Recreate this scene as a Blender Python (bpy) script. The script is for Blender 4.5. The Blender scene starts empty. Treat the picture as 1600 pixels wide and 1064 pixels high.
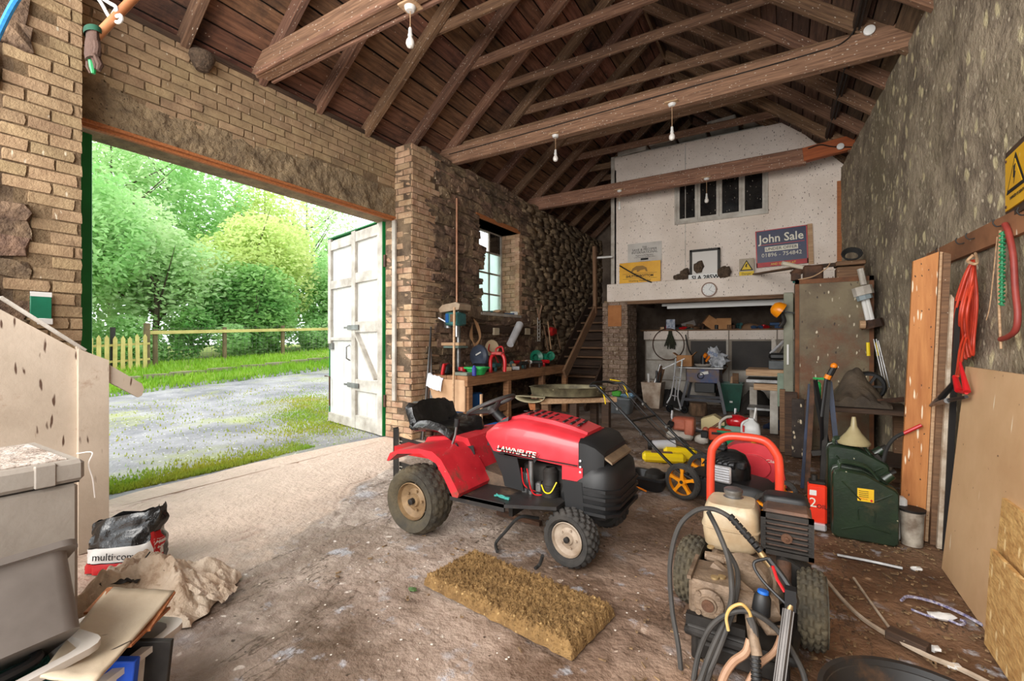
import bpy, bmesh, math, random
import numpy as np
from mathutils import Vector as V, Matrix, noise, Euler
EXPO = 0.0
SKY = 2.6
SUNE = 3.4
FILL_LIGHTS = [
 ('added_fill_rear', (-1.6, -1.9, 2.6), (-1.6, 5, 1.8), 320, 4.5, 2.2, (1, .95, .89)),  # unseen fill light added behind the camera to brighten the interior
]
random.seed(7); rnd = random.uniform
SC = bpy.context.scene; COL = SC.collection
R = math.radians
# ---------------------------------------------------------------- camera
F, CH, CA = 711.0, 1.3, math.atan(425/711)
cc, ss = math.cos(CA), math.sin(CA)
cam = bpy.data.cameras.new('camera'); cam.lens = 16.0; cam.sensor_width = 36; cam.clip_start = .02; cam.clip_end = 400
co = bpy.data.objects.new('camera', cam); COL.objects.link(co); SC.camera = co
co.location = (0, 0, CH); co.rotation_euler = (R(90), 0, CA)
# ---------------------------------------------------------------- world, lights, exposure
SC.view_settings.view_transform = 'Standard'; SC.view_settings.look = 'None'
SC.view_settings.gamma = 1; SC.view_settings.use_curve_mapping = False
SC.view_settings.exposure = EXPO
w = bpy.data.worlds.new('overcast sky'); SC.world = w; w.use_nodes = True
wn, wl = w.node_tree.nodes, w.node_tree.links
wn['Background'].inputs[0].default_value = (.93, .97, 1, 1); wn['Background'].inputs[1].default_value = SKY
def light(kind, name, loc, rot, e, col=(1, 1, 1), **k):
    l = bpy.data.lights.new(name, kind); l.energy = e; l.color = col
    for a, b in k.items(): setattr(l, a, b)
    o = bpy.data.objects.new(name, l); COL.objects.link(o); o.location = loc; o.rotation_euler = rot
    return o
def aim(loc, to): return (V(to)-V(loc)).to_track_quat('-Z', 'Y').to_euler()
light('SUN', 'veiled_sun', (-20, 5, 15), aim((-9, -1.5, 8.5), (0, 4, 0)), SUNE, (1, .98, .95), angle=R(50))
for (nm, lo, to, e, sx, sy, c) in FILL_LIGHTS:
    light('AREA', nm, lo, aim(lo, to), e, c, shape='RECTANGLE', size=sx, size_y=sy)
# ---------------------------------------------------------------- pixel rays (photo 1600x1064) to world points
def _r(u):
    t = (u-800)/F; return t*cc-ss, t*ss+cc
def G(u, v, z=0.):
    d = F*(CH-z)/(v-532); a, b = _r(u); return V((a*d, b*d, z))
def PX(u, v, x):
    a, b = _r(u); d = x/a; return V((x, b*d, CH-(v-532)*d/F))
def PY(u, v, y):
    a, b = _r(u); d = y/b; return V((a*d, y, CH-(v-532)*d/F))
# ---------------------------------------------------------------- materials
def lin(c):
    f = lambda x: (x/255)/12.92 if x <= 10 else (((x/255)+.055)/1.055)**2.4
    return (f(c[0]), f(c[1]), f(c[2]), 1)
MATS = {}
def M(name, c1, c2=None, rough=.6, metal=0, sc=6, st=(1, 1, 1), bump=0, bsc=40, speck=None, speck2=None, co='w', orand=0, alpha=1, contrast=(.35, .65), dirt=None, trans=0, coat=0):
    if name in MATS: return MATS[name]
    m = bpy.data.materials.new(name); m.use_nodes = True; MATS[name] = m
    n, l = m.node_tree.nodes, m.node_tree.links; b = n['Principled BSDF']
    b.inputs['Roughness'].default_value = rough; b.inputs['Metallic'].default_value = metal
    b.inputs['Base Color'].default_value = lin(c1); m.diffuse_color = lin(c1)
    if coat: b.inputs['Coat Weight'].default_value = coat
    if alpha < 1: b.inputs['Alpha'].default_value = alpha
    if trans: b.inputs['Transmission Weight'].default_value = trans
    if c2 is None and not bump and not speck and not dirt: return m
    if co == 'w':
        g = n.new('ShaderNodeNewGeometry'); src = g.outputs['Position']
    else:
        g = n.new('ShaderNodeTexCoord'); src = g.outputs['Object']
        oi = n.new('ShaderNodeObjectInfo'); va = n.new('ShaderNodeVectorMath'); va.operation = 'MULTIPLY_ADD'
        cx = n.new('ShaderNodeCombineXYZ')
        for i in range(3): l.new(oi.outputs['Random'], cx.inputs[i])
        l.new(cx.outputs[0], va.inputs[0]); va.inputs[1].default_value = (37, 53, 71); l.new(src, va.inputs[2]); src = va.outputs[0]
    mp = n.new('ShaderNodeMapping'); mp.inputs['Scale'].default_value = st; l.new(src, mp.inputs[0])
    def nz(s, d=6, vec=mp.outputs[0], r=.6):
        t = n.new('ShaderNodeTexNoise'); t.inputs['Scale'].default_value = s; t.inputs['Detail'].default_value = d
        t.inputs['Roughness'].default_value = r; l.new(vec, t.inputs['Vector']); return t.outputs['Fac']
    def ramp(x, lo, hi):
        r = n.new('ShaderNodeMapRange'); r.inputs['From Min'].default_value = lo; r.inputs['From Max'].default_value = hi; l.new(x, r.inputs[0]); return r.outputs[0]
    def mix(f, a, bb):
        x = n.new('ShaderNodeMix'); x.data_type = 'RGBA'; l.new(f, x.inputs[0])
        for i, q in ((6, a), (7, bb)):
            if isinstance(q, tuple): x.inputs[i].default_value = q
            else: l.new(q, x.inputs[i])
        return x.outputs[2]
    colr = mix(ramp(nz(sc), *contrast), lin(c1), lin(c2)) if c2 else lin(c1)
    if dirt:   # (colour, scale, lo, hi)
        colr = mix(ramp(nz(dirt[1], 8, src, .7), dirt[2], dirt[3]), colr, lin(dirt[0]))
    if orand:
        oi = n.new('ShaderNodeObjectInfo'); h = n.new('ShaderNodeHueSaturation')
        r = n.new('ShaderNodeMapRange'); r.inputs['To Min'].default_value = 1-orand; r.inputs['To Max'].default_value = 1+orand
        l.new(oi.outputs['Random'], r.inputs[0]); l.new(r.outputs[0], h.inputs['Value'])
        w2 = n.new('ShaderNodeMath'); w2.operation = 'MULTIPLY'; w2.inputs[1].default_value = 7.3; l.new(oi.outputs['Random'], w2.inputs[0])
        w3 = n.new('ShaderNodeMath'); w3.operation = 'FRACT'; l.new(w2.outputs[0], w3.inputs[0])
        r2 = n.new('ShaderNodeMapRange'); r2.inputs['To Min'].default_value = .5-orand*.06; r2.inputs['To Max'].default_value = .5+orand*.06
        l.new(w3.outputs[0], r2.inputs[0]); l.new(r2.outputs[0], h.inputs['Hue'])
        if isinstance(colr, tuple): h.inputs['Color'].default_value = colr
        else: l.new(colr, h.inputs['Color'])
        colr = h.outputs[0]
    for sp in (speck, speck2):
        if sp:   # (colour, scale, radius, stretch)
            vo = n.new('ShaderNodeTexVoronoi'); vo.inputs['Scale'].default_value = sp[1]
            mv = n.new('ShaderNodeMapping'); mv.inputs['Scale'].default_value = sp[3] if len(sp) > 3 else (1, 1, 1); l.new(src, mv.inputs[0])
            nv = n.new('ShaderNodeTexNoise'); nv.inputs['Scale'].default_value = sp[1]*1.7; l.new(mv.outputs[0], nv.inputs['Vector'])
            ad = n.new('ShaderNodeVectorMath'); ad.operation = 'MULTIPLY_ADD'; l.new(nv.outputs['Color'], ad.inputs[0]); ad.inputs[1].default_value = (.5/sp[1],)*3; l.new(mv.outputs[0], ad.inputs[2])
            l.new(ad.outputs[0], vo.inputs['Vector'])
            a = ramp(vo.outputs['Distance'], sp[2], sp[2]*.6)
            sepc = n.new('ShaderNodeSeparateColor'); l.new(vo.outputs['Color'], sepc.inputs[0])
            k = ramp(sepc.outputs[0], .3, .34)
            mu = n.new('ShaderNodeMath'); mu.operation = 'MULTIPLY'; l.new(a, mu.inputs[0]); l.new(k, mu.inputs[1])
            colr = mix(mu.outputs[0], colr, lin(sp[0]))
    if not isinstance(colr, tuple): l.new(colr, b.inputs['Base Color'])
    if bump:
        bp = n.new('ShaderNodeBump'); bp.inputs['Strength'].default_value = min(1, bump); bp.inputs['Distance'].default_value = .02*max(1, bump)
        l.new(nz(bsc, 5), bp.inputs['Height']); l.new(bp.outputs[0], b.inputs['Normal'])
    return m
def flat(name, c, rough=.5, metal=0, coat=0): return M(name, c, rough=rough, metal=metal, coat=coat)
# ---------------------------------------------------------------- mesh builder
class MB:
    def __init__(s): s.v = []; s.f = []; s.T = Matrix()
    def add(s, vs, fs, T=None):
        k = len(s.v); T = s.T @ T if T is not None else s.T
        s.v += [T @ V(p) for p in vs]; s.f += [[i+k for i in f] for f in fs]; return s
    def box(s, c, d, rot=None, ch=0):
        x, y, z = d[0]/2, d[1]/2, d[2]/2
        T = Matrix.Translation(c)
        if rot is not None: T = T @ Euler(rot).to_matrix().to_4x4()
        if ch:   # chamfered box
            e = min(ch, x*.9, y*.9, z*.9); vs = []; ix = {}
            for a in (-1, 1):
                for b in (-1, 1):
                    for c_ in (-1, 1):
                        for ax in range(3):
                            p = [a*(x-e), b*(y-e), c_*(z-e)]; p[ax] = (a, b, c_)[ax]*(x, y, z)[ax]
                            ix[(a, b, c_, ax)] = len(vs); vs.append(p)
            fs = []
            for ax in range(3):
                o1, o2 = (ax+1) % 3, (ax+2) % 3
                for sg in (-1, 1):
                    q = []
                    for (p1, p2) in ((-1, -1), (1, -1), (1, 1), (-1, 1)):
                        k = [0, 0, 0]; k[ax] = sg; k[o1] = p1; k[o2] = p2; q.append(ix[(*k, ax)])
                    fs.append(q if sg > 0 else q[::-1])
                for p1 in (-1, 1):
                    for p2 in (-1, 1):   # edges along ax
                        k0 = [0, 0, 0]; k0[ax] = -1; k0[o1] = p1; k0[o2] = p2; k1 = k0[:]; k1[ax] = 1
                        fs.append([ix[(*k0, o1)], ix[(*k1, o1)], ix[(*k1, o2)], ix[(*k0, o2)]])
            for a in (-1, 1):
                for b in (-1, 1):
                    for c_ in (-1, 1): fs.append([ix[(a, b, c_, 0)], ix[(a, b, c_, 1)], ix[(a, b, c_, 2)]])
            return s.add(vs, fs, T)
        vs = [(a*x, b*y, c_*z) for a in (-1, 1) for b in (-1, 1) for c_ in (-1, 1)]
        return s.add(vs, [(0, 1, 3, 2), (4, 6, 7, 5), (0, 4, 5, 1), (2, 3, 7, 6), (0, 2, 6, 4), (1, 5, 7, 3)], T)
    def bb(s, a, b, ch=0):
        return s.box([(a[i]+b[i])/2 for i in range(3)], [abs(b[i]-a[i]) for i in range(3)], ch=ch)
    def bar(s, p, q, w, h, up=(0, 0, 1), ch=0):
        p, q = V(p), V(q); d = (q-p); L = d.length; x = d.normalized(); u = V(up)
        if abs(x.dot(u)) > .98: u = V((0, 1, 0))
        y = u.cross(x).normalized(); z = x.cross(y)
        m = Matrix((x, y, z)).transposed().to_4x4(); o = MB().box((0, 0, 0), (L, w, h), ch=ch)
        return s.add(o.v, o.f, Matrix.Translation((p+q)/2) @ m)
    def tube(s, pts, r, n=8, caps=True, closed=False):
        pts = [V(p) for p in pts]; N = len(pts); rr = r if isinstance(r, (list, tuple)) else [r]*N
        vs = []; fs = []; prev = None
        for i, p in enumerate(pts):
            if closed: t = pts[(i+1) % N]-pts[i-1]
            else: t = pts[min(i+1, N-1)]-pts[max(i-1, 0)]
            if t.length < 1e-9: t = V((0, 0, 1))
            t.normalize()
            if prev is None: a = t.orthogonal().normalized()
            else:
                a = prev-t*prev.dot(t); a = a.normalized() if a.length > 1e-6 else t.orthogonal().normalized()
            prev = a; b = t.cross(a)
            for k in range(n):
                an = 2*math.pi*k/n; vs.append(p+(a*math.cos(an)+b*math.sin(an))*rr[i])
        for i in range(N if closed else N-1):
            j = (i+1) % N
            for k in range(n): fs.append([i*n+k, i*n+(k+1) % n, j*n+(k+1) % n, j*n+k])
        if caps and not closed: fs += [list(range(n))[::-1], [(N-1)*n+k for k in range(n)]]
        return s.add(vs, fs)
    def cyl(s, p, q, r, r2=None, n=16): return s.tube([p, q], [r, r if r2 is None else r2], n)
    def lathe(s, prof, c=(0, 0, 0), axis=(0, 0, 1), n=24, caps=False):
        ax = V(axis).normalized(); a = ax.orthogonal().normalized(); b = ax.cross(a); c = V(c); vs = []; fs = []
        for (r, h) in prof:
            for k in range(n):
                an = 2*math.pi*k/n; vs.append(c+ax*h+(a*math.cos(an)+b*math.sin(an))*r)
        for i in range(len(prof)-1):
            for k in range(n): fs.append([i*n+k, i*n+(k+1) % n, (i+1)*n+(k+1) % n, (i+1)*n+k])
        if caps: fs += [list(range(n))[::-1], [(len(prof)-1)*n+k for k in range(n)]]
        return s.add(vs, fs)
    def prism(s, poly, a, b, plane='xz', T=None):
        """polygon extruded from a to b along the axis that the plane leaves out"""
        mk = {'xz': lambda p, t: (p[0], t, p[1]), 'xy': lambda p, t: (p[0], p[1], t), 'yz': lambda p, t: (t, p[0], p[1])}[plane]
        n = len(poly); vs = [mk(p, a) for p in poly]+[mk(p, b) for p in poly]
        fs = [list(range(n)), list(range(n, 2*n))[::-1]]+[[i, i+n, (i+1) % n+n, (i+1) % n] for i in range(n)]
        return s.add(vs, fs, T)
    def loft(s, rings, caps=True):
        n = len(rings[0]); vs = [p for r in rings for p in r]; fs = []
        for i in range(len(rings)-1):
            for k in range(n): fs.append([i*n+k, i*n+(k+1) % n, (i+1)*n+(k+1) % n, (i+1)*n+k])
        if caps: fs += [list(range(n))[::-1], [(len(rings)-1)*n+k for k in range(n)]]
        return s.add(vs, fs)
    def ball(s, c, r, n=12, sc=(1, 1, 1), jit=0, rot=None):
        vs = []; fs = []; m = n//2
        for i in range(m+1):
            th = math.pi*i/m
            for k in range(n):
                ph = 2*math.pi*k/n; p = V((math.sin(th)*math.cos(ph), math.sin(th)*math.sin(ph), math.cos(th)))
                j = 1+jit*noise.noise(p*2+V(c)*5) if jit else 1
                vs.append((p.x*r*sc[0]*j, p.y*r*sc[1]*j, p.z*r*sc[2]*j))
        for i in range(m):
            for k in range(n): fs.append([i*n+k, (i+1)*n+k, (i+1)*n+(k+1) % n, i*n+(k+1) % n])
        T = Matrix.Translation(c)
        if rot is not None: T = T @ Euler(rot).to_matrix().to_4x4()
        return s.add(vs, fs, T)
    def grid(s, fn, nu, nv):
        vs = [fn(i/nu, j/nv) for j in range(nv+1) for i in range(nu+1)]
        fs = [[j*(nu+1)+i, j*(nu+1)+i+1, (j+1)*(nu+1)+i+1, (j+1)*(nu+1)+i] for j in range(nv) for i in range(nu)]
        return s.add(vs, fs)
    def mesh(s, name, smooth=False, weld=False):
        me = bpy.data.meshes.new(name); me.from_pydata([tuple(p) for p in s.v], [], s.f)
        bm = bmesh.new(); bm.from_mesh(me)
        if weld: bmesh.ops.remove_doubles(bm, verts=bm.verts, dist=1e-4)
        bmesh.ops.recalc_face_normals(bm, faces=bm.faces); bm.to_mesh(me); bm.free()
        if smooth:
            for p in me.polygons: p.use_smooth = True
            try: me.set_sharp_from_angle(angle=R(40))
            except Exception: pass
        return me
    def o(s, name, mat, parent=None, smooth=True, **k):
        me = s.mesh(name, smooth); me.materials.append(mat)
        ob = bpy.data.objects.new(name, me); COL.objects.link(ob)
        if parent is not None: ob.parent = parent
        for a, b in k.items(): ob[a] = b
        return ob
def tag(o, label=None, cat=None, group=None, kind=None):
    if label: o['label'] = label
    if cat: o['category'] = cat
    if group: o['group'] = group
    if kind: o['kind'] = kind
    return o
def thing(name, label, cat, loc=(0, 0, 0), rz=0, group=None, rot=None):
    o = bpy.data.objects.new(name, None); COL.objects.link(o); o.location = loc; o.rotation_euler = rot or (0, 0, rz)
    o.empty_display_size = .1
    return tag(o, label, cat, group)
def one(mb, name, mat, label, cat, group=None, smooth=True, loc=None, rot=None):
    o = tag(mb.o(name, mat, None, smooth), label, cat, group)
    if loc is not None: o.location = loc
    if rot is not None: o.rotation_euler = rot
    return o
def struct(mb, name, mat, parent=None, smooth=False):
    o = mb.o(name, mat, parent, smooth)
    if parent is None: o['kind'] = 'structure'
    return o
def place(me, name, parent, loc, scale=(1, 1, 1), rot=(0, 0, 0), mat=None):
    o = bpy.data.objects.new(name, me); COL.objects.link(o); o.location = loc; o.scale = scale; o.rotation_euler = rot
    if parent is not None: o.parent = parent
    return o
def board(name, p, q, w, h, mat, parent=None, up=(0, 0, 1), ch=.004, ext=0):
    """a timber with its local x axis along its length"""
    p, q = V(p), V(q); d = (q-p); x = d.normalized(); u = V(up); 
    if abs(x.dot(u)) > .98: u = V((0, 1, 0))
    y = u.cross(x).normalized(); z = x.cross(y)
    o = MB().box((0, 0, 0), (d.length+ext, w, h), ch=ch).o(name, mat, parent, False)
    o.matrix_world = Matrix.Translation((p+q)/2) @ Matrix((x, y, z)).transposed().to_4x4()
    return o
def copy_tree(o, parent=None, first=True):
    c = o.copy(); COL.objects.link(c)
    c.parent = parent
    for ch in o.children: copy_tree(ch, c, False)
    return c
def spline(pts, n=8):
    pts = [V(p) for p in pts]; out = []; P = [pts[0]*2-pts[1]]+pts+[pts[-1]*2-pts[-2]]
    for i in range(1, len(P)-2):
        a, b, c, d = P[i-1:i+3]
        for k in range(n):
            t = k/n; out.append(.5*((2*b)+(c-a)*t+(2*a-5*b+4*c-d)*t*t+(3*b-a-3*c+d)*t**3))
    out.append(pts[-1]); return out
def text(s, name, size, loc, rot, mat, parent, ext=.001, align='CENTER', font=None, sx=1, shear=0, bold=0):
    cu = bpy.data.curves.new('txt', 'FONT'); cu.body = s; cu.size = size; cu.extrude = ext; cu.align_x = align; cu.align_y = 'CENTER'
    cu.shear = shear; cu.offset = bold; cu.resolution_u = 2
    t = bpy.data.objects.new('txt', cu); me = bpy.data.meshes.new_from_object(t); bpy.data.objects.remove(t); bpy.data.curves.remove(cu)
    me.name = name; me.materials.append(mat); o = bpy.data.objects.new(name, me); COL.objects.link(o)
    o.location = loc; o.rotation_euler = rot; o.scale = (sx, 1, 1)
    if parent is not None: o.parent = parent
    return o

# ================================================================ materials
BRICK = M('buff painted brick', (172, 146, 112), (148, 122, 92), .85, sc=9, bump=.5, bsc=60, speck=((205, 190, 165), 16, .12, (1, 1, .35)), dirt=((118, 98, 76), 2.5, .55, .78), orand=.13, co='w')
PIERB = M('pinkish buff brick', (196, 165, 134), (165, 128, 98), .85, sc=8, bump=.5, bsc=60, speck=((215, 200, 180), 16, .12), orand=.14, dirt=((120, 96, 74), 3, .55, .8))
STONE = M('rubble stone', (150, 124, 98), (92, 72, 58), .9, sc=11, bump=1.2, bsc=30, speck=((188, 168, 138), 15, .2, (1, 1, .5)), orand=.24, dirt=((66, 52, 42), 2.6, .47, .68))
MORT = M('old mortar', (136, 114, 90), (92, 74, 58), .95, sc=6, bump=1, bsc=30, dirt=((50, 40, 32), 2, .5, .7))
MORTB = M('brick mortar', (142, 118, 90), (112, 92, 68), .95, sc=8, bump=1, bsc=45)
REND = M('rough grey render on lintel', (164, 142, 110), (118, 100, 78), .95, sc=7, bump=1.4, bsc=38, speck=((84, 70, 56), 30, .2))
PLAS = M('grey brown harling plaster', (170, 154, 132), (122, 108, 92), .93, sc=3.6, bump=1.5, bsc=18, contrast=(.4, .6), dirt=((126, 114, 90), .7, .45, .68), speck=((214, 200, 160), 7, .30, (1, 1.1, .75)), speck2=((200, 186, 162), 19, .28, (1, 1.1, .8)))
RAFT = M('rafter timber', (136, 100, 76), (92, 64, 48), .8, sc=2.5, st=(1.2, 22, 22), bump=.5, bsc=14, co='o', orand=.2, speck=((206, 192, 174), 44, .19, (.45, 1, 1)))
TIE = M('tie beam timber', (162, 122, 96), (114, 82, 64), .8, sc=2.5, st=(1.2, 22, 22), bump=.5, bsc=12, co='o', orand=.12, speck=((214, 200, 182), 42, .2, (.5, 1, 1)))
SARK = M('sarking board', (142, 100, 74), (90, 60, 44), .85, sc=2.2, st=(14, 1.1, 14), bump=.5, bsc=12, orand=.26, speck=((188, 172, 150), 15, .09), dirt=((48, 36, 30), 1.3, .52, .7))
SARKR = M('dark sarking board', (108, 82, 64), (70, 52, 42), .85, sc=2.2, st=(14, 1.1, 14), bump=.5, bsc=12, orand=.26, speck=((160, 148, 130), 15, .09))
WHITE = M('flyblown white paint', (240, 226, 214), (222, 206, 192), .7, sc=1.5, bump=.25, bsc=30, speck=((104, 84, 70), 27, .19, (1, 1, .45)), speck2=((130, 108, 92), 44, .18, (1, 1, .6)))
WOODO = M('orange timber', (186, 116, 66), (150, 88, 48), .7, sc=3, st=(1.2, 20, 20), co='o', bump=.2, bsc=20)
PALE = M('pale timber', (202, 168, 132), (170, 132, 98), .75, sc=3, st=(1.2, 18, 18), co='o', bump=.2, bsc=20, speck=((120, 90, 66), 25, .1))
DARKW = M('dark timber', (84, 62, 46), (52, 38, 29), .8, sc=3, st=(1.2, 18, 18), co='o', bump=.3, bsc=20, speck=((150, 135, 115), 22, .08))
MIDW = M('brown timber', (134, 100, 72), (96, 70, 50), .8, sc=3, st=(1.2, 18, 18), co='o', bump=.3, bsc=20, speck=((185, 168, 145), 24, .1))
WHT = M('door white paint', (228, 226, 222), (204, 200, 192), .6, sc=3, bump=.1)
WHTD = M('weathered white paint', (206, 200, 190), (160, 150, 138), .7, sc=4, bump=.2)
GREENP = M('dark green gloss', (22, 132, 62), (18, 112, 54), .4, sc=3)
BLK = flat('black plastic', (26, 26, 27), .5); STEEL = M('grey steel', (150, 150, 150), (110, 108, 106), .4, .8, sc=8)
RUST = M('rusty steel', (104, 72, 52), (64, 48, 40), .8, .3, sc=9, bump=.4)
DKM = M('dark machine metal', (58, 54, 50), (36, 33, 31), .6, .4, sc=8)
CHROME = flat('chrome', (222, 222, 226), .25, .55)
RUB = M('black rubber', (44, 42, 40), (30, 29, 28), .75, sc=10, bump=.2)
RED2 = M('muddy red paint', (206, 44, 54), (176, 30, 40), .42, sc=4, dirt=((112, 70, 56), 5, .55, .66), speck=((210, 190, 170), 30, .1))
RED = M('faded red paint with sky sheen', (222, 62, 72), (200, 40, 50), .38, sc=3, coat=.25)  # faded red, its colour lightened towards pink for the sky's reflection
ORG = M('orange plastic', (236, 132, 20), (224, 118, 12), .4, sc=5)
YEL = flat('yellow plastic', (238, 206, 20), .42)
WHP = flat('white plastic', (222, 220, 216), .45); BLU = flat('blue plastic', (28, 92, 160), .45)
GRN = flat('green plastic', (24, 140, 74), .42); INK = flat('black print', (22, 20, 20), .7)
INKW = flat('pale print', (228, 222, 206), .6); CARD = M('brown cardboard', (186, 136, 90), (168, 118, 74), .85, sc=5)
REDP = flat('red plastic', (190, 26, 32), .4)
# ================================================================ dimensions of the barn
XL, XLR, XLO = -4.16, -4.46, -4.64      # inner face, recessed lintel, outer face of left wall
YD0, YD1, ZLT, ZW = 1.18, 4.42, 2.936, 3.88
XR0, XRIDGE, ZRIDGE, PITCH = .95, -1.75, 6.18, .833
YB = 11.6
def xr(y): return .97-.058*(y-4.75)     # right wall face
# ================================================================ floor
def hgt(x, y):
    p = V((x*1.3, y*1.3, 3)); h = .010*noise.noise(p)+.004*noise.noise(p*5)
    q = abs(noise.noise(V((x*.9+7, y*.35, 1)))+.25*noise.noise(V((x*4, y*3, 2))))   # cracks where this is close to 0
    k = max(0, 1-q/.02)
    if x < .2: h -= .012*k
    return h-.008
def crackmat():
    m = M('stained concrete floor', (190, 174, 162), (140, 122, 108), .62, sc=1.7, bump=1.0, bsc=22, contrast=(.42, .58),
          dirt=((98, 78, 62), 1.3, .5, .66), speck=((230, 222, 214), 9, .15), speck2=((76, 62, 50), 12, .11))
    n, l = m.node_tree.nodes, m.node_tree.links; b = n['Principled BSDF']
    base = b.inputs['Base Color'].links[0].from_socket
    g = n.new('ShaderNodeNewGeometry'); sp = n.new('ShaderNodeSeparateXYZ'); l.new(g.outputs['Position'], sp.inputs[0])
    nz = n.new('ShaderNodeTexNoise'); nz.inputs['Scale'].default_value = 1.1; nz.inputs['Detail'].default_value = 6; l.new(g.outputs['Position'], nz.inputs['Vector'])
    # cleaner, washed concrete by the door; trodden brown dirt further in
    a = n.new('ShaderNodeMath'); a.operation = 'MULTIPLY_ADD'; a.inputs[1].default_value = 1.9; l.new(nz.outputs['Fac'], a.inputs[0]); l.new(sp.outputs['X'], a.inputs[2])
    r = n.new('ShaderNodeMapRange'); r.inputs['From Min'].default_value = -1.6; r.inputs['From Max'].default_value = 1.1; l.new(a.outputs[0], r.inputs[0])
    x = n.new('ShaderNodeMix'); x.data_type = 'RGBA'; x.blend_type = 'MULTIPLY'; l.new(r.outputs[0], x.inputs[0]); l.new(base, x.inputs[6]); x.inputs[7].default_value = lin((188, 158, 130))
    r2 = n.new('ShaderNodeMapRange'); r2.inputs['From Min'].default_value = -1.9; r2.inputs['From Max'].default_value = -2.6; l.new(a.outputs[0], r2.inputs[0])
    y = n.new('ShaderNodeMix'); y.data_type = 'RGBA'; l.new(r2.outputs[0], y.inputs[0]); l.new(x.outputs[2], y.inputs[6]); y.inputs[7].default_value = lin((214, 190, 172))
    # dark grit lying in the cracks, and bluish worn cement patches
    def wav(s, k0, k1, seed, col, src, stv=(1, 1, 1)):
        v = n.new('ShaderNodeVectorMath'); v.operation = 'ADD'; v.inputs[1].default_value = (seed, seed*2, 0); mq = n.new('ShaderNodeVectorMath'); mq.operation = 'MULTIPLY'; mq.inputs[1].default_value = stv; l.new(g.outputs['Position'], mq.inputs[0]); l.new(mq.outputs[0], v.inputs[0])
        t = n.new('ShaderNodeTexNoise'); t.inputs['Scale'].default_value = s; t.inputs['Detail'].default_value = 7; t.inputs['Roughness'].default_value = .62; l.new(v.outputs[0], t.inputs['Vector'])
        q = n.new('ShaderNodeMath'); q.operation = 'SUBTRACT'; q.inputs[1].default_value = .5; l.new(t.outputs['Fac'], q.inputs[0])
        a_ = n.new('ShaderNodeMath'); a_.operation = 'ABSOLUTE'; l.new(q.outputs[0], a_.inputs[0])
        r_ = n.new('ShaderNodeMapRange'); r_.inputs['From Min'].default_value = k1; r_.inputs['From Max'].default_value = k0; l.new((a_ if k0 < .05 else q).outputs[0], r_.inputs[0])
        z = n.new('ShaderNodeMix'); z.data_type = 'RGBA'; l.new(r_.outputs[0], z.inputs[0]); l.new(src, z.inputs[6]); z.inputs[7].default_value = lin(col); return z.outputs[2]
    c = wav(2.2, .19, .09, 31, (180, 177, 180), x.outputs[2]); c = wav(5.5, .17, .10, 77, (168, 166, 170), c); c = wav(1.1, .0, .005, 5, (84, 66, 52), c, (1, .28, 1))
    fl2 = n.new('ShaderNodeMath'); fl2.operation = 'MULTIPLY_ADD'; fl2.inputs[1].default_value = .45; l.new(sp.outputs['Y'], fl2.inputs[0]); l.new(sp.outputs['X'], fl2.inputs[2])
    nz3 = n.new('ShaderNodeTexNoise'); nz3.inputs['Scale'].default_value = 3.5; nz3.inputs['Detail'].default_value = 8; l.new(g.outputs['Position'], nz3.inputs['Vector'])
    f3 = n.new('ShaderNodeMath'); f3.operation = 'MULTIPLY_ADD'; f3.inputs[1].default_value = .5; l.new(nz3.outputs['Fac'], f3.inputs[0]); l.new(fl2.outputs[0], f3.inputs[2])
    r3 = n.new('ShaderNodeMapRange'); r3.inputs['From Min'].default_value = -1.70; r3.inputs['From Max'].default_value = -1.76; l.new(f3.outputs[0], r3.inputs[0])
    pk = n.new('ShaderNodeMix'); pk.data_type = 'RGBA'; l.new(r3.outputs[0], pk.inputs[0]); l.new(c, pk.inputs[6]); l.new(wav(6, .2, -.2, 3, (196, 172, 154), y.outputs[2]), pk.inputs[7]); c = pk.outputs[2]
    l.new(c, b.inputs['Base Color']); return m
FLOOR = crackmat()
def floor_fn(x0, x1, y0, y1): return lambda u, v: (x0+(x1-x0)*u, y0+(y1-y0)*v, hgt(x0+(x1-x0)*u, y0+(y1-y0)*v))
fl = MB().grid(floor_fn(-4.6, 1.4, -1.5, 5.5), 300, 350); fl.grid(floor_fn(-4.6, 1.4, 5.5, 12), 60, 65)
fl.bb((-4.7, -1.5, -.3), (1.5, 12, -.05))
struct(fl, 'floor', FLOOR, smooth=True)
# apron bulging out of the doorway
ap = []
for i in range(25):
    t = i/24; y = 1.0+t*3.5; x = -4.62-.22*math.sin(math.pi*min(1, max(0, t)))**.7-.06*noise.noise(V((y*2, 0, 0)))
    ap.append((x, y))
struct(MB().prism([(-4.5, 4.5), (-4.5, 1.0)]+ap, -.25, -.006, 'xy'), 'floor_apron', FLOOR)
# ================================================================ brick and stone pieces
def lumpy(jit, seed, sq):
    random.seed(seed); vs = []; fs = []; ix = {}; n = 2
    bm = bmesh.new(); bmesh.ops.create_cube(bm, size=1); bmesh.ops.subdivide_edges(bm, edges=bm.edges, cuts=1, use_grid_fill=True)
    for v in bm.verts:
        p = v.co.copy(); s = p.normalized()*.56; v.co = p.lerp(s, sq)+V((rnd(-1, 1), rnd(-1, 1), rnd(-1, 1)))*jit
    me = bpy.data.meshes.new('piece'); bm.to_mesh(me); bm.free()
    for p in me.polygons: p.use_smooth = sq > .3
    return me
def variants(k, jit, sq, mat, name):
    out = []
    for i in range(k):
        me = lumpy(jit, 100+i, sq); me.name = name; me.materials.append(mat); out.append(me)
    return out
BRV = variants(6, .022, .10, BRICK, 'brick'); PRV = variants(6, .022, .10, PIERB, 'brick'); STV = variants(9, .085, .30, STONE, 'stone')
random.seed(11)
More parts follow.
